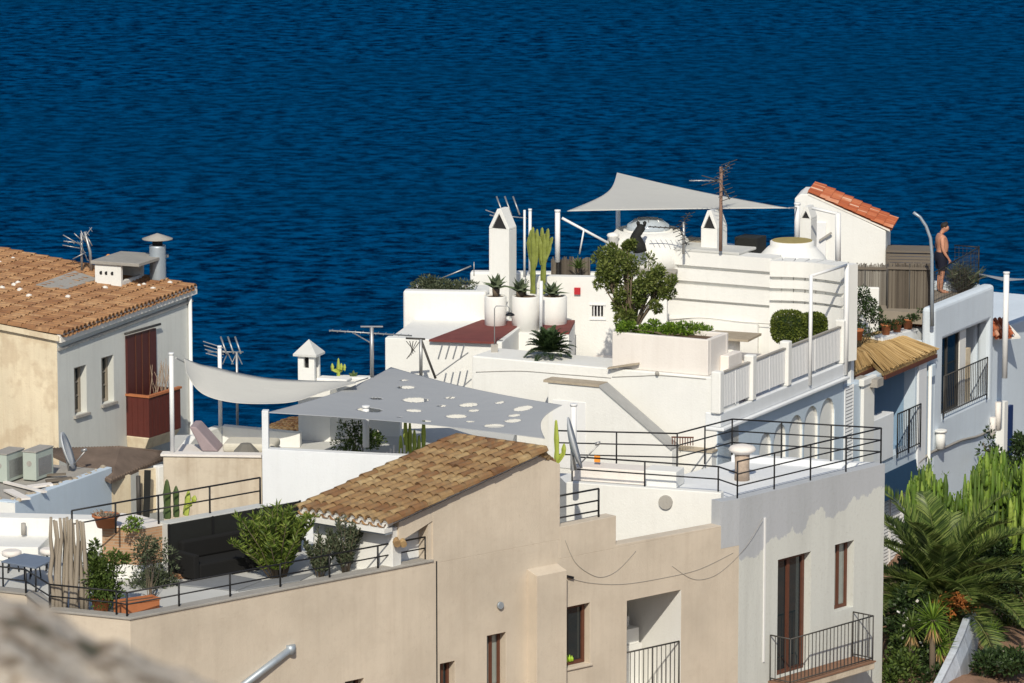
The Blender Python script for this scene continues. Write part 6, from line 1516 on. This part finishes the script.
def cactus(label, p, arms, r, mat='cactus', name='cactus', group=None):
    """arms: list of polylines relative to p, every rib modelled"""
    p = Vector(p); T = thing(name, label, 'cactus', p, 0, group)
    for arm in arms:
        m = MB(); pts = [p+Vector(a) for a in arm]; n = 10; dens = []
        for q, w_ in zip(pts[:-1], pts[1:]):
            k = max(2, int((w_-q).length/.12)); dens += [q.lerp(w_, i/k) for i in range(k)]
        dens.append(pts[-1]); K = len(dens); x = None; vs = []
        for i, q in enumerate(dens):
            t = (dens[min(i+1, K-1)]-dens[max(i-1, 0)]).normalized(); a = Vector((1, .2, 0)) if abs(t.z) > .5 else Vector((0, 0, 1)); xx = t.cross(a).normalized(); yy = t.cross(xx); rr = r*(1-.55*max(0, (i/(K-1)-.8))/.2)*(.93+.1*sin(i*2.1))
            for j in range(n): an = 2*pi*j/n; rj = rr*(1.0 if j % 2 == 0 else .72); vs.append(q+xx*cos(an)*rj+yy*sin(an)*rj)
        vs.append(dens[-1]+(dens[-1]-dens[-2]).normalized()*r*.5)
        m.add(vs, [(i*n+j, i*n+(j+1) % n, (i+1)*n+(j+1) % n, (i+1)*n+j) for i in range(K-1) for j in range(n)]+[((K-1)*n+j, (K-1)*n+(j+1) % n, K*n) for j in range(n)])
        m.build('stem', M[mat], T)
    return T
def fronds(mb, ms, c, n, L, r, lw=.035, ll=.45, el0=-25, el1=80, droop=.55, per=34, seed=1, side=None):
    R_ = random.Random(seed)
    for i in range(n):
        an = (i*2.399 if side is None else radians(R_.uniform(*side))); el = radians(el0+(el1-el0)*((i+.5)/n)+R_.uniform(-6, 6)); l = L*R_.uniform(.82, 1.08)
        h = Vector((cos(an), sin(an), 0)); pts = []; K = 9; p = Vector(c); ang = el; 
        for k in range(K+1):
            pts.append(p.copy()); p = p+(h*cos(ang)+Vector((0, 0, sin(ang))))*l/K; ang -= droop*(1.35-sin(max(el, 0))*.5)/K*(.4+1.3*k/K)*1.3
        ms.tube(pts, [r*(1-.85*k/K) for k in range(K+1)], 4)
        for k in range(per):
            t = .14+.86*(k+.5)/per; x = t*K; j = min(int(x), K-1); q = pts[j].lerp(pts[j+1], x-j); tg = (pts[j+1]-pts[j]).normalized(); sd2 = tg.cross(Vector((0, 0, 1)))
            if sd2.length < .05: sd2 = Vector((-h.y, h.x, 0))
            sd2.normalize(); up = sd2.cross(tg); lf = ll*(sin(pi*min(1, .15+t*.85))**.6)*R_.uniform(.85, 1.1)
            for sg in (-1, 1):
                d = (sd2*sg*.85+tg*.65+up*(.28+R_.uniform(-.12, .12)))
                leaf(mb, q, d, lf, lw, nrm=up+sd2*sg*.3, bend=.03)

# --- front terrace
zf_ = FA
grp = 'terrace shrubs'
p = pZ(278, 578, zf_)
r = random.Random(4)
T = shoots('oleander_bush', 'bright green oleander bush, tallest on the planted terrace', 'bush', p, 64, 1.62, .92, 'oleander', .17, .032, 120, seed=4, bare=.22, lean=(-.08, 0), r0=.013)
for i, (u, v, h, sp, n, per, lab) in enumerate(((320, 578, 1.05, .42, 18, 90, 'sparse olive shrub in front of the white wall, nearest the bright bush'), (346, 573, 1.3, .42, 20, 90, 'sparse olive shrub in front of the white wall, the middle one'), (371, 567, 1.05, .40, 18, 90, 'sparse olive shrub in front of the white wall, nearest the doorway'))):
    shoots('shrub', lab, 'shrub', pZ(u, v, zf_), n, h, sp, 'olive', .10, .032, per, seed=20+i, group=grp, r0=.008, bare=.2)
p = pZ(101, 611, zf_); pot(p, .20, .28, 'terracotta pot next to the driftwood poles, under the dark green shrub')
bush('shrub', 'dense dark green shrub in a terracotta pot beside the poles', 'shrub', p+Vector((0, 0, .25)), [px_clump(84, 122, 553, 606, p.y, 3800, .38), px_clump(88, 106, 541, 570, p.y, 500, .2), px_clump(112, 128, 548, 566, p.y, 300, .15)], 'leaf', .085, .035, 8, grp, 31)
p = pZ(121, 616, zf_); trough(p+Vector((0, 0, 0)), .85, .3, .26, WA.th-8, 'long terracotta trough at the terrace corner, under the wispy shrub')
bush('shrub', 'wispy olive green shrub growing in the long terracotta trough', 'shrub', pZ(150, 608, zf_)+Vector((0, 0, .2)), [px_clump(128, 176, 572, 612, 87.0, 3400, .38), px_clump(130, 174, 538, 582, 87.0, 1300, .34)], 'olive', .085, .03, 22, grp, 33, .008)
# pot and little bush on the brick planter
p = pZ(106, 527, z7+.03); pot(p, .26, .26, 'wide terracotta bowl standing on the brick planter'); 
m = MB(); r = random.Random(9)
for k in range(40): q = p+Vector((r.uniform(-.18, .18), r.uniform(-.18, .18), .22)); m.tube([q, q+Vector((r.uniform(-.15, .15), r.uniform(-.1, .1), r.uniform(.03, .14)))], .008, 4)
solo(m, 'dry_plant', M['woodold'], 'dead dry stalks in the wide terracotta bowl', 'plant', p+Vector((0, 0, .2)))
p = pZ(129, 530, z7+.03); bush('small_shrub', 'small fresh green shrub on top of the brick planter', 'shrub', p, [px_clump(119, 141, 517, 530, p.y, 420, .2)], 'bright', .06, .03, 4, None, 41)
# driftwood poles
dw_px = [(51, 517, 52, 612), (56, 521, 57, 612), (60, 518, 61, 612), (64, 518, 66, 610), (67, 517, 64, 612), (71, 519, 71, 612), (73, 523, 76, 611), (77, 520, 74, 612), (80, 521, 82, 611), (83, 522, 86, 611), (54, 520, 60, 609), (69, 520, 78, 612)]
T = thing('driftwood_poles', 'bundle of grey driftwood poles standing upright behind the terrace railing', 'poles', pZ(68, 612, zf_))
r = random.Random(2); dmat = M['woodold']
for (u0, v0, u1, v1) in dw_px:
    b = pZ(u1, v1+2, zf_); t = pY(u0, v0, b.y+r.uniform(-.1, .1)); m = MB(); pts = [b]
    for k in range(1, 5): pts.append(b.lerp(t, k/5)+Vector((r.uniform(-.04, .04), r.uniform(-.03, .03), 0)))
    pts.append(t); m.tube(pts, [.045, .05, .045, .042, .035, .028], 7); m.build('pole', dmat, T)
# three cacti in front of the beige wall
for i, (u, v0, v1, rr, mat) in enumerate(((167.5, 481, 519, .085, 'cactusd'), (176.5, 487, 518, .07, 'cactusd'), (186, 492, 516, .07, 'cactus'))):
    p = D0.w(D0.a(u, 520, .42), .42, zD+.0); h = pY(u, v0, p.y).z-p.z
    arms = [[(0, 0, 0), (0, 0, h)]] if i < 2 else [[(0, 0, 0), (.03, 0, h*.5), (.06, 0, h)], [(.03, 0, h*.45), (.16, 0, h*.6), (.18, 0, h*.8)]]
    cactus(['dark columnar cactus beside the white door pillar', 'upright green cactus between the other two at the beige wall', 'forked light green cactus at the beige wall behind the railing'][i], p, arms, rr, mat, group='cacti by the beige wall')
# cacti and flowering bush under the holed sail
p = pY(357, 455, 96.6); bush('flowering_bush', 'green bush with pale flowers beside the thick white post', 'bush', Vector((p.x, p.y, zT)), [px_clump(336, 382, 428, 456, 96.6, 1800, .5), px_clump(338, 362, 416, 436, 96.9, 260, .3)], 'leaf', .075, .035, 8, None, 51)
m = MB(); r = random.Random(6); c, rad, _ = px_clump(338, 378, 420, 448, 96.3, 1, .5)
for k in range(60): v = rvec(r); leaf(m, c+Vector((v.x*rad[0], -abs(v.y)*.5, v.z*rad[2])), rvec(r), .07, .06)
T_ = [o for o in bpy.data.objects if o.name.startswith('flowering_bush')][0]; m.build('flowers', M['mortar'], T_)
p = pY(410, 462, 95.4); hh = pY(410, 422, p.y).z-p.z+.25
cactus('cluster of yellow green columnar cacti behind the tile roof ridge', p+Vector((0, 0, -.3)), [[(-.18+.09*k+.02*(k % 2), .05*(k % 3), 0), (-.2+.1*k, .04*(k % 3), hh*(.72+.12*((k*7) % 4))+.05)] for k in range(6)], .055, 'cactus')
m = MB()
for k in range(7): q = p+Vector((-.5+.075*k, -.1, -.3)); m.tube([q, q+Vector((.01, 0, .55+.07*(k % 3)))], .025, 6)
solo(m, 'pale_stakes', M['pale'], 'pale wooden stakes beside the yellow green cacti', 'stakes', p)
p = pY(556, 480, 92.9); hh = pY(556, 421, p.y).z-p.z
cactus('tall yellow green cactus at the broken end of the tile roof', p, [[(0, 0, 0), (.02, 0, hh*.5), (0, 0, hh)], [(.02, 0, hh*.3), (.16, 0, hh*.45), (.17, 0, hh*.6)]], .06, 'cactus')
p = pY(575.5, 470, 92.6); dish(p, .56, (.985, -.02, .27), 'grey satellite dish seen edge on at the right end of the tile roof')
# cactus wall
for i, (u, v0, arms_) in enumerate(((337.5, 359, 1), (352.5, 371, 0))):
    p = CW.w(CW.a(u, 380), .15, zc7); h = pY(u, v0, p.y).z-p.z
    a = [[(0, 0, 0), (0, 0, h)]] + ([[(0, 0, h*.3), (.13, 0, h*.35), (.14, 0, h*.65)], [(0, 0, h*.25), (-.13, 0, h*.35), (-.14, 0, h*.7)], [(0, 0, h*.4), (.06, -.1, h*.45), (.07, -.1, h*.75)]] if arms_ else [[(0, 0, 0), (.08, 0, h*.6)], [(0, 0, 0), (-.09, 0, h*.5)]])
    cactus(['candelabra cactus on the white wall beside the pyramid chimney', 'stubby green cactus on the white wall at the end of the beige sail'][i], p, a, .045, 'cactus' if arms_ else 'cactusd')
# cycas
p = pY(549, 353, 102.3); T = thing('cycad', 'dark green cycad with stiff arching fronds on the white ledge', 'cycad', p); ml, ms = MB(), MB()
fronds(ml, ms, p+Vector((0, 0, .02)), 60, .66, .010, .036, .15, 8, 80, .75, 34, 3); ml.build('fronds', M['darkleaf2'] if 'darkleaf2' in M else M['leaf'], T); ms.build('rachis', M['leaf'], T)
# agaves on round planters, yellow cactus
for i, (u, v, L, n, st) in enumerate(((496, 295, .46, 13, .18), (520, 296, .44, 14, .12), (552, 297, .44, 14, .08))):
    p = pY(u, v, 105.9); agave(['grey green agave on a short stem in the planter under the tall chimney', 'wide grey green agave left of the yellow cactus', 'grey green agave right of the yellow cactus'][i], p-Vector((0, 0, .04)), n, L, .16, 'agave' if 'agave' in M else 'olive', 'agaves in the round planters', st, i)
p = pY(538, 296, 106.5); h = pY(538, 228, p.y).z-p.z
A2 = []
for k, (dx, t0, t1) in enumerate(((-.12, 0, 1.0), (-.02, .40, .97), (.15, 0, .90), (.04, .46, .86), (.30, .50, .76), (.24, .46, .97), (-.22, .5, .85), (-.17, .55, .95), (.10, .52, .98), (.34, .6, .84))):
    bx = -.13 if dx < 0.0 or k == 3 and False else .13
    A2.append([(bx*.9, 0, h*t0 if t0 else 0), (bx*.95+(dx-bx)*.6, .02*k-.05, h*(t0+.12) if t0 else h*.4), (dx, .02*k-.05, h*t1)])
cactus('tall yellow green candelabra cactus beside the tall chimney', p, A2, .075, 'cactust')
# roof garden shrubs on the upper left block
for i, (u0, u1, v0, v1, n, mat, lab) in enumerate(((413, 452, 277, 294, 2600, 'olive', 'low grey olive shrub at the left end of the roof garden'), (446, 476, 280, 294, 1100, 'olive', 'thin dry shrub in the roof garden beside the tall chimney'))):
    c = px_clump(u0, u1, v0, v1, 107.6, n, .35); bush('roof_shrub', lab, 'shrub', c[0]-Vector((0, 0, c[1][2])), [c], mat, .075, .03, 5, 'roof garden shrubs', 60+i)
c = px_clump(516, 530, 280, 294, 106.0, 260, .2); bush('roof_shrub', 'dry brown tuft at the foot of the yellow cactus', 'shrub', c[0]-Vector((0, 0, .2)), [c], 'olive', .05, .02, 4, 'roof garden shrubs', 64)
p = pY(578, 273, 108.4); agave('spiky dark yucca in front of the short reed strip', p, 22, .38, .05, 'leaf', None, .1, 8, 'yucca', 'yucca')
# leafy tree
pt = pY(630, 338, 102.6)
cl = [px_clump(590, 636, 246, 288, 103, 3600, .8), px_clump(618, 664, 254, 302, 102.8, 3000, .7), px_clump(646, 677, 267, 303, 102.9, 1900, .5), px_clump(612, 642, 280, 320, 102.5, 1300, .5), px_clump(634, 664, 292, 316, 102.7, 900, .4), px_clump(616, 642, 304, 334, 102.5, 900, .35), px_clump(592, 618, 268, 298, 102.7, 900, .4), px_clump(608, 640, 241, 262, 103.2, 1000, .5)]
T = bush('leafy_tree', 'multi stemmed leafy green tree growing above the big white planter', 'tree', pt, cl, 'treeleaf', .085, .038, 34, None, 71, .035, airy=170, tight=.30)
# plants in the big planter
cl = [px_clump(616+i*15, 636+i*15, 321+(i % 2)*3, 340, 101.1+.04*i, 1000, .35) for i in range(6)]
bush('planter_greenery', 'low bright green plants filling the big white planter box', 'plants', WFB.w((PBa0+PBa1)/2, .6, zpt-.1), cl, 'bright', .07, .035, 10, None, 73)
# clipped hedge balls
for i, (u0, u1, v0, v1, Y) in enumerate(((771, 806, 311, 343, 104.9), (800, 827, 313, 341, 105.6))):
    c, rad, _ = px_clump(u0, u1, v0, v1, Y, 1); T = thing('clipped_shrub', ['clipped round shrub, the larger left one behind the balustrade', 'clipped round shrub, the smaller right one behind the balustrade'][i], 'shrub', Vector((c.x, c.y, zfl)), 0, 'clipped shrubs'); m = MB(); r = random.Random(80+i)
    for k in range(5200):
        v = rvec(r).normalized(); e = .86+.16*r.random(); e *= 1/(abs(v.x)**3+abs(v.y)**3+abs(v.z)**3)**(1/3)*.97; q = c+Vector((v.x*rad[0], v.y*rad[0], v.z*rad[2]))*e; leaf(m, q, v+rvec(r)*.9, .055, .03)
    m.build('crown', M['hedge'], T); m = MB(); m.tube([Vector((c.x, c.y, zfl)), c], .05, 6); m.build('stem', M['bark'], T)
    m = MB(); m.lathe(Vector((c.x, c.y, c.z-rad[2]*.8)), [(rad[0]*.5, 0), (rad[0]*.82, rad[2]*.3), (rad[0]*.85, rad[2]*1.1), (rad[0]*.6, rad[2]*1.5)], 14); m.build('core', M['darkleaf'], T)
# thatch terrace plants
c = [px_clump(844, 872, 288, 322, 110.6, 1500, .5), px_clump(862, 886, 302, 328, 110.4, 700, .4), px_clump(845, 880, 318, 336, 110.3, 500, .4)]
bush('dark_bush', 'dark olive bush in front of the small white wall by the reed fence', 'bush', Vector((c[0][0].x, 110.6, zth-.2)), c, 'darkleaf', .07, .035, 9, None, 91)
for i in range(6):
    u = 846+i*15.5; 
q0_ = pY(882, 337.5, 110.7); zp_ = q0_.z; q1_ = pZ(932, 324.5, zp_); FPt = frame2(q0_, q1_)
m = MB(); m.box(FPt, 0, FPt.loc(q1_)[0], -.02, .34, zlow, zp_-.002); solo(m, 'pot_ledge', M['white2'], 'low bluish ledge carrying the terracotta pots by the reed fence', 'ledge', FPt.w(1, .1, zp_-.3), bevel=.02)
for i, (u, v, w_) in enumerate(((848, 338, .13), (858, 340, .13), (886, 334, .13), (897, 332, .13), (908, 328, .14), (919, 322, .14), (928, 319, .13))):
    p = FPt.w(FPt.a(u, 330, .15), .15, zp_) if i > 1 else pY(u, v, 109.8); pot(p, w_, .27, ['small terracotta pot at the smaller thatch canopy, left of its twin', 'small terracotta pot at the smaller thatch canopy, right of its twin', 'leftmost terracotta pot at the foot of the dark reed fence', 'second terracotta pot from the left at the dark reed fence', 'terracotta pot in the middle of the row at the dark reed fence', 'terracotta pot second from the curved lamp pole', 'terracotta pot touching the curved lamp pole'][i], group='terracotta pots by the reed fence')
c = [px_clump(884, 902, 319, 328, 111.0, 350, .12), px_clump(900, 916, 314, 324, 111.4, 350, .12), px_clump(912, 930, 309, 319, 111.9, 350, .12)]; bush('low_plants', 'low brownish plants in the pots along the dark reed fence', 'plants', Vector((c[0][0].x, 110.2, zth-.1)), c, 'darkleaf', .06, .025, 0, None, 92)
m = MB(); q0, q1, q2 = pY(842, 313, 109.2), pY(853, 303, 109.2), pY(857, 330, 109.2); m.tube([q0, q1], .03, 6); m.tube([q1, q2], .02, 6); m.lathe(q1, [(.04, -.03), (.06, .0), (.04, .05)], 8); solo(m, 'broken_lamp', M['galv'], 'small pale roof spotlight with drooping cable beside the white posts', 'lamp', q0)
# spiky shrub behind the mesh railing
p = pZ(962, 293, zdk); shoots('spiky_shrub', 'arching grey green spiky shrub behind the wire mesh railing', 'shrub', p, 46, .85, .55, 'olive', .30, .022, 22, seed=95, bare=.15, up=.6)
# leaves inside the blue loggia
p = WB.w(ho[0]+.6, .5, ho[2]+.1); bush('hanging_plant', 'plant with drooping leaves inside the shaded blue loggia', 'plant', p, [(p+Vector((0, 0, .5)), (.5, .3, .5), 500)], 'darkleaf', .1, .04, 5, None, 97)

# ================================================================== 14. garden at the lower right
zg = 24.9
M['gsoil'] = plaster('garden soil', (.30, .18, .12), (.12, .08, .05), .6, .25, streak=0, spots=.5, bmp=.9)
mb = MB(); gx0, gx1, gy0, gy1 = 8.2, 26, 88, 112; nx, ny = 36, 44; vs = []
for j in range(ny+1):
    for i in range(nx+1):
        x = gx0+(gx1-gx0)*i/nx; y = gy0+(gy1-gy0)*j/ny; e = min(i, j, nx-i, ny-j); vs.append((x, y, (zg+.12*sin(x*1.7+y)+.07*sin(x*3.1-y*2.3)+.02*(y-95)) if e > 0 else 20.5))
mb.add(vs, [(j*(nx+1)+i, j*(nx+1)+i+1, (j+1)*(nx+1)+i+1, (j+1)*(nx+1)+i) for j in range(ny) for i in range(nx)], True)
props(mb.build('garden_ground', M['gsoil']), kind='structure')
# leaning white garden wall
w0, w1, w1b = pY(925, 700, 97.0), pY(958, 646, 98.9), pY(972, 612, 101.6)
T = thing('garden_wall', 'weathered bluish white garden wall running back beneath the palm', 'wall', w0)
m = MB(); base = zg-1.5
path = [(922, 705, 96.6), (936, 678, 97.4), (949, 652, 98.3), (957, 634, 99.2), (963, 618, 100.3), (972, 610, 102.2)]
P_ = [pY(*q) for q in path]
for a, b in zip(P_[:-1], P_[1:]):
    n = Vector((b.y-a.y, -(b.x-a.x), 0)).normalized()*.16
    m.hexa([Vector((a.x, a.y, base)), Vector((a.x+n.x, a.y+n.y, base)), Vector((b.x+n.x, b.y+n.y, base)), Vector((b.x, b.y, base))], [a, a+n, b+n, b])
    g_ = n*1.6-Vector((0, 0, 0)); m.hexa([Vector((a.x+n.x, a.y+n.y, base))+Vector((.002, 0, 0)), Vector((a.x+g_.x+.1, a.y+g_.y, base)), Vector((b.x+g_.x+.1, b.y+g_.y, base)), Vector((b.x+n.x, b.y+n.y, base))+Vector((.002, 0, 0))], [a+n-Vector((0, 0, .08)), a+g_-Vector((0, 0, .35)), b+g_-Vector((0, 0, .35)), b+n-Vector((0, 0, .08))])
m.build('wall', M['oldwall'] if 'oldwall' in M else M['blue'], T)
# palm
pc_ = pY(940, 598, 102.0); T = thing('date_palm', 'large date palm with long arching fronds, in front of the shuttered house', 'palm', Vector((pc_.x, pc_.y, zg)))
ml, ms = MB(), MB(); fronds(ml, ms, pc_, 44, 3.15, .022, .048, .56, -24, 80, 1.0, 84, 5)
ml.build('fronds', M['palm'] if 'palm' in M else M['leaf'], T); ms.build('rachis', M['palmrib'] if 'palmrib' in M else M['bright'], T)
m = MB(); r = random.Random(12)
prof = []
for k in range(14): prof.append((.30+.05*(k % 2)+.08*(k > 11), zg-.3+(pc_.z-zg+.25)*k/13-zg))
m.lathe(Vector((pc_.x, pc_.y, zg)), prof, 14); m.build('trunk', M['bark'], T)
m = MB()
for k in range(14):
    an = r.uniform(-2.6, -.3); q = pY(952, 592, 101.3)+Vector((cos(an)*.1, sin(an)*.1, 0)); e = q+Vector((cos(an)*r.uniform(.1, .5), sin(an)*r.uniform(.1, .5), -r.uniform(.1, .5))); m.tube([q, q.lerp(e, .6)+Vector((0, 0, .15)), e], .014, 4)
    for j in range(26): t = r.uniform(.4, 1); c = q.lerp(e, t)+rvec(r)*.16; m.lathe(c, [(.01, -.03), (.028, 0), (.01, .03)], 5)
m.build('fruit', plain('orange dates', (.36, .12, .025), .6), T)
# upright euphorbia thickets: many vertical fingers
def spires(label, u0, u1, vtop, Y0, Y1, n, seed, mat='euph', name='spire_shrub', vr=46):
    """thicket of fleshy upright fingers"""
    r = random.Random(seed); xm = pY((u0+u1)/2, 500, (Y0+Y1)/2).x; T = thing(name, label, 'shrub', Vector((xm, (Y0+Y1)/2, zg)), 0, 'upright spired shrubs'); m, ml = MB(), MB()
    for k in range(n):
        u = r.uniform(u0, u1); Y = r.uniform(Y0, Y1); e = abs((u-(u0+u1)/2)/((u1-u0)/2)); vt = vtop+r.uniform(0, vr)*r.random()**.3+e*e*20; top = pY(u, vt, Y); b = Vector((top.x+.3*(xm-top.x), Y, zg)); R_ = r.uniform(.045, .075)
        K = 12; pts = [b.lerp(top, i/K)+Vector((r.uniform(-.02, .02), 0, 0))+Vector((top.x-b.x, 0, 0))*.25*sin(pi*i/K) for i in range(K+1)]
        rr = [R_*(.8 if i < 6 else 1.0)*(1+.22*(i % 2))*(1 if i < K else .3) for i in range(K+1)]
        m.tube(pts, rr, 6)
        for q in range(4):
            i = r.randint(5, 10); s0 = pts[i]; an = r.uniform(0, 2*pi); o_ = Vector((cos(an), sin(an), 0))*r.uniform(.12, .34); h = (top-s0).length*r.uniform(.5, .95)
            m.tube([s0, s0+o_*.8+Vector((0, 0, .08)), s0+o_+Vector((0, 0, h*.5)), s0+o_+Vector((0, 0, h))], [R_*.6, R_*.85, R_*.95, R_*.3], 6)
        for j in range(46):
            t = r.uniform(.45, 1); q = b.lerp(top, t); an = r.uniform(0, 2*pi); leaf(ml, q+Vector((cos(an), sin(an), 0))*R_*.9, Vector((cos(an)*.6, sin(an)*.6, 1.0)), r.uniform(.06, .12), .035)
    m.build('fingers', M[mat], T); ml.build('leaves', M['bright'], T); return T
spires('bright green upright shrub against the white house, left of the palm top', 913, 946, 456, 104.6, 106.2, 22, 101)
spires('tall bright green spired shrub at the right edge behind the palm', 974, 1010, 444, 106.0, 108.5, 34, 102)
spires('bright green spired shrub cut by the right edge of the photo', 1006, 1042, 454, 105.2, 107, 26, 103)
spires('lower bright green spired shrub between the two tall ones', 940, 985, 488, 105.0, 107.5, 34, 104)
c = [px_clump(1004, 1040, 438, 480, 111, 1500, .8), px_clump(975, 1000, 428, 470, 113, 200, .5)]
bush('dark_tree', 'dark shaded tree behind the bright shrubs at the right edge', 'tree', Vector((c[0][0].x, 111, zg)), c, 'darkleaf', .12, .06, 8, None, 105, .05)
# hedge masses under the palm
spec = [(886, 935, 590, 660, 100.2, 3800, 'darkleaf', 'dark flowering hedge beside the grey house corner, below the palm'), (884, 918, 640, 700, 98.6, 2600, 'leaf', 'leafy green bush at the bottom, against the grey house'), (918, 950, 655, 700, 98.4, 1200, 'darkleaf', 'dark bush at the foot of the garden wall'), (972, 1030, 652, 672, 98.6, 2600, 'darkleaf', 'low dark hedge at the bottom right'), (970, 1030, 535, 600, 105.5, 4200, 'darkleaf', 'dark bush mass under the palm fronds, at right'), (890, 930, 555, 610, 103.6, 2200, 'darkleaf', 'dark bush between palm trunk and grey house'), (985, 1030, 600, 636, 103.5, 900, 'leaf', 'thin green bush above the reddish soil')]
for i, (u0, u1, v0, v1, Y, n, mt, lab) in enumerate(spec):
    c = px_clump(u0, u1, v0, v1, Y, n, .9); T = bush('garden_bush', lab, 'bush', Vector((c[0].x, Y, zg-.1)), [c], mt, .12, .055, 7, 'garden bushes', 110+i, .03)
    if i == 0:
        m = MB(); r = random.Random(3)
        for k in range(26): v = rvec(r); leaf(m, c[0]+Vector((v.x*c[1][0], -.85, v.z*c[1][2])), rvec(r), .10, .09)
        m.build('flowers', M['mortar'], T)
# yuccas
for i, (u, v, vb, L) in enumerate(((933, 620, 690, .62), (912, 628, 690, .5), (939, 645, 700, .5))):
    c = pY(u, v, 98.2+.2*i); r = random.Random(130+i); T = thing('yucca', ['largest yucca rosette left of the garden wall', 'yucca with a drooping brown skirt, beside the hedge', 'lowest yucca, touching the garden wall'][i], 'yucca', Vector((c.x, c.y, zg-.3)), 0, 'yuccas'); m = MB()
    for k in range(70):
        an = k*2.399; el = radians(-45+120*(k/70)); d = Vector((cos(an)*cos(el), sin(an)*cos(el), sin(el))); leaf(m, c, d, L*r.uniform(.8, 1.1), .045, nrm=Vector((-d.x*sin(el), -d.y*sin(el), cos(el))), bend=.02)
    m.build('leaves', M['bright' if i != 1 else 'leaf'], T); m = MB()
    for k in range(26):
        an = k*2.399; leaf(m, c-Vector((0, 0, .08)), Vector((cos(an)*.5, sin(an)*.5, -1)), L*.8, .04)
    m.build('dead_leaves', M['reed'], T)
    m = MB(); m.tube([Vector((c.x, c.y, zg-.3)), c], [.08, .06], 8); m.build('trunk', M['bark'], T)
p = pY(990, 636, 100.8); agave('yellow green agave on the reddish soil right of the wall', p, 12, .55, .07, 'bright', None, .05, 7)
# stones on the soil
r = random.Random(44); m = MB()
for k in range(60):
    u, v = r.uniform(985, 1024), r.uniform(636, 660); q = pZ(u, v, zg+.1); s_ = r.uniform(.03, .09); m.lathe(q, [(s_, -.03), (s_*.9, s_*.4), (.01, s_*.6)], 6, smooth=False)
props(m.build('gravel', M['pale']), kind='stuff')

# ================================================================== 15. blurred old wall right in front of the camera
def fg_mat():
    m, t, b = newmat('old rubble wall'); geo = N(t, 'ShaderNodeNewGeometry'); P = geo.outputs['Position']
    n = noise(t, P, 8, 5, .75); n2 = noise(t, P, 26, 5, .7)
    c = ramp(t, n.outputs[0], [(.34, (.05, .06, .035)), (.43, (.20, .14, .09)), (.5, (.44, .38, .31)), (.6, (.52, .46, .39)), (.68, (.24, .13, .07)), (.78, (.5, .45, .38))]).outputs[0]
    c = mix(t, ramp(t, n2.outputs[0], [(.5, (0, 0, 0)), (.7, (.6, .6, .6))]).outputs[0], c, (.42, .39, .35)); t.links.new(c, b.inputs['Base Color']); b.inputs['Roughness'].default_value = .95; bump(t, b, n2.outputs[0], .8, .02); return m
from mathutils import noise as mn
Yf = 9.0; T0 = pY(-60, 588, Yf); T1 = pY(262, 700, Yf); T2 = pY(330, 760, Yf); nx, ny = 120, 60; mb = MB(); vs = []
ctrl = [(-60, 592), (0, 597), (25, 605), (45, 618), (75, 634), (100, 641), (130, 656), (165, 667), (200, 684), (240, 708), (330, 760)]
def vtop(u):
    for (a, b), (c, d) in zip(ctrl[:-1], ctrl[1:]):
        if a <= u <= c: return b+(d-b)*(u-a)/(c-a)
    return ctrl[-1][1]
for j in range(ny+1):
    for i in range(nx+1):
        u = -60+390*i/nx; ztp = pY(u, vtop(u)+2, Yf+.5).z; x = pY(u, 640, Yf).x; t = j/ny
        # cross section: top slab 0.5 m deep then the face towards the camera going down
        if t < .5: y = Yf+.5-.55*(t/.5); z = ztp-.03*t
        else: y = Yf-.05-.35*(t-.5); z = ztp-1.3*(t-.5)**1.1
        d = mn.noise(Vector((x*8, y*8, z*8)))*.02+mn.noise(Vector((x*25, y*25, z*25)))*.008
        vs.append((x, y, z+d))
mb.add(vs, [(j*(nx+1)+i, j*(nx+1)+i+1, (j+1)*(nx+1)+i+1, (j+1)*(nx+1)+i) for j in range(ny) for i in range(nx)], True)
b0 = len(mb.v)
solo(mb, 'rampart_wall', fg_mat(), 'out of focus rubble wall in the near bottom left corner', 'wall', Vector((T0.x, Yf, T0.z-1)))
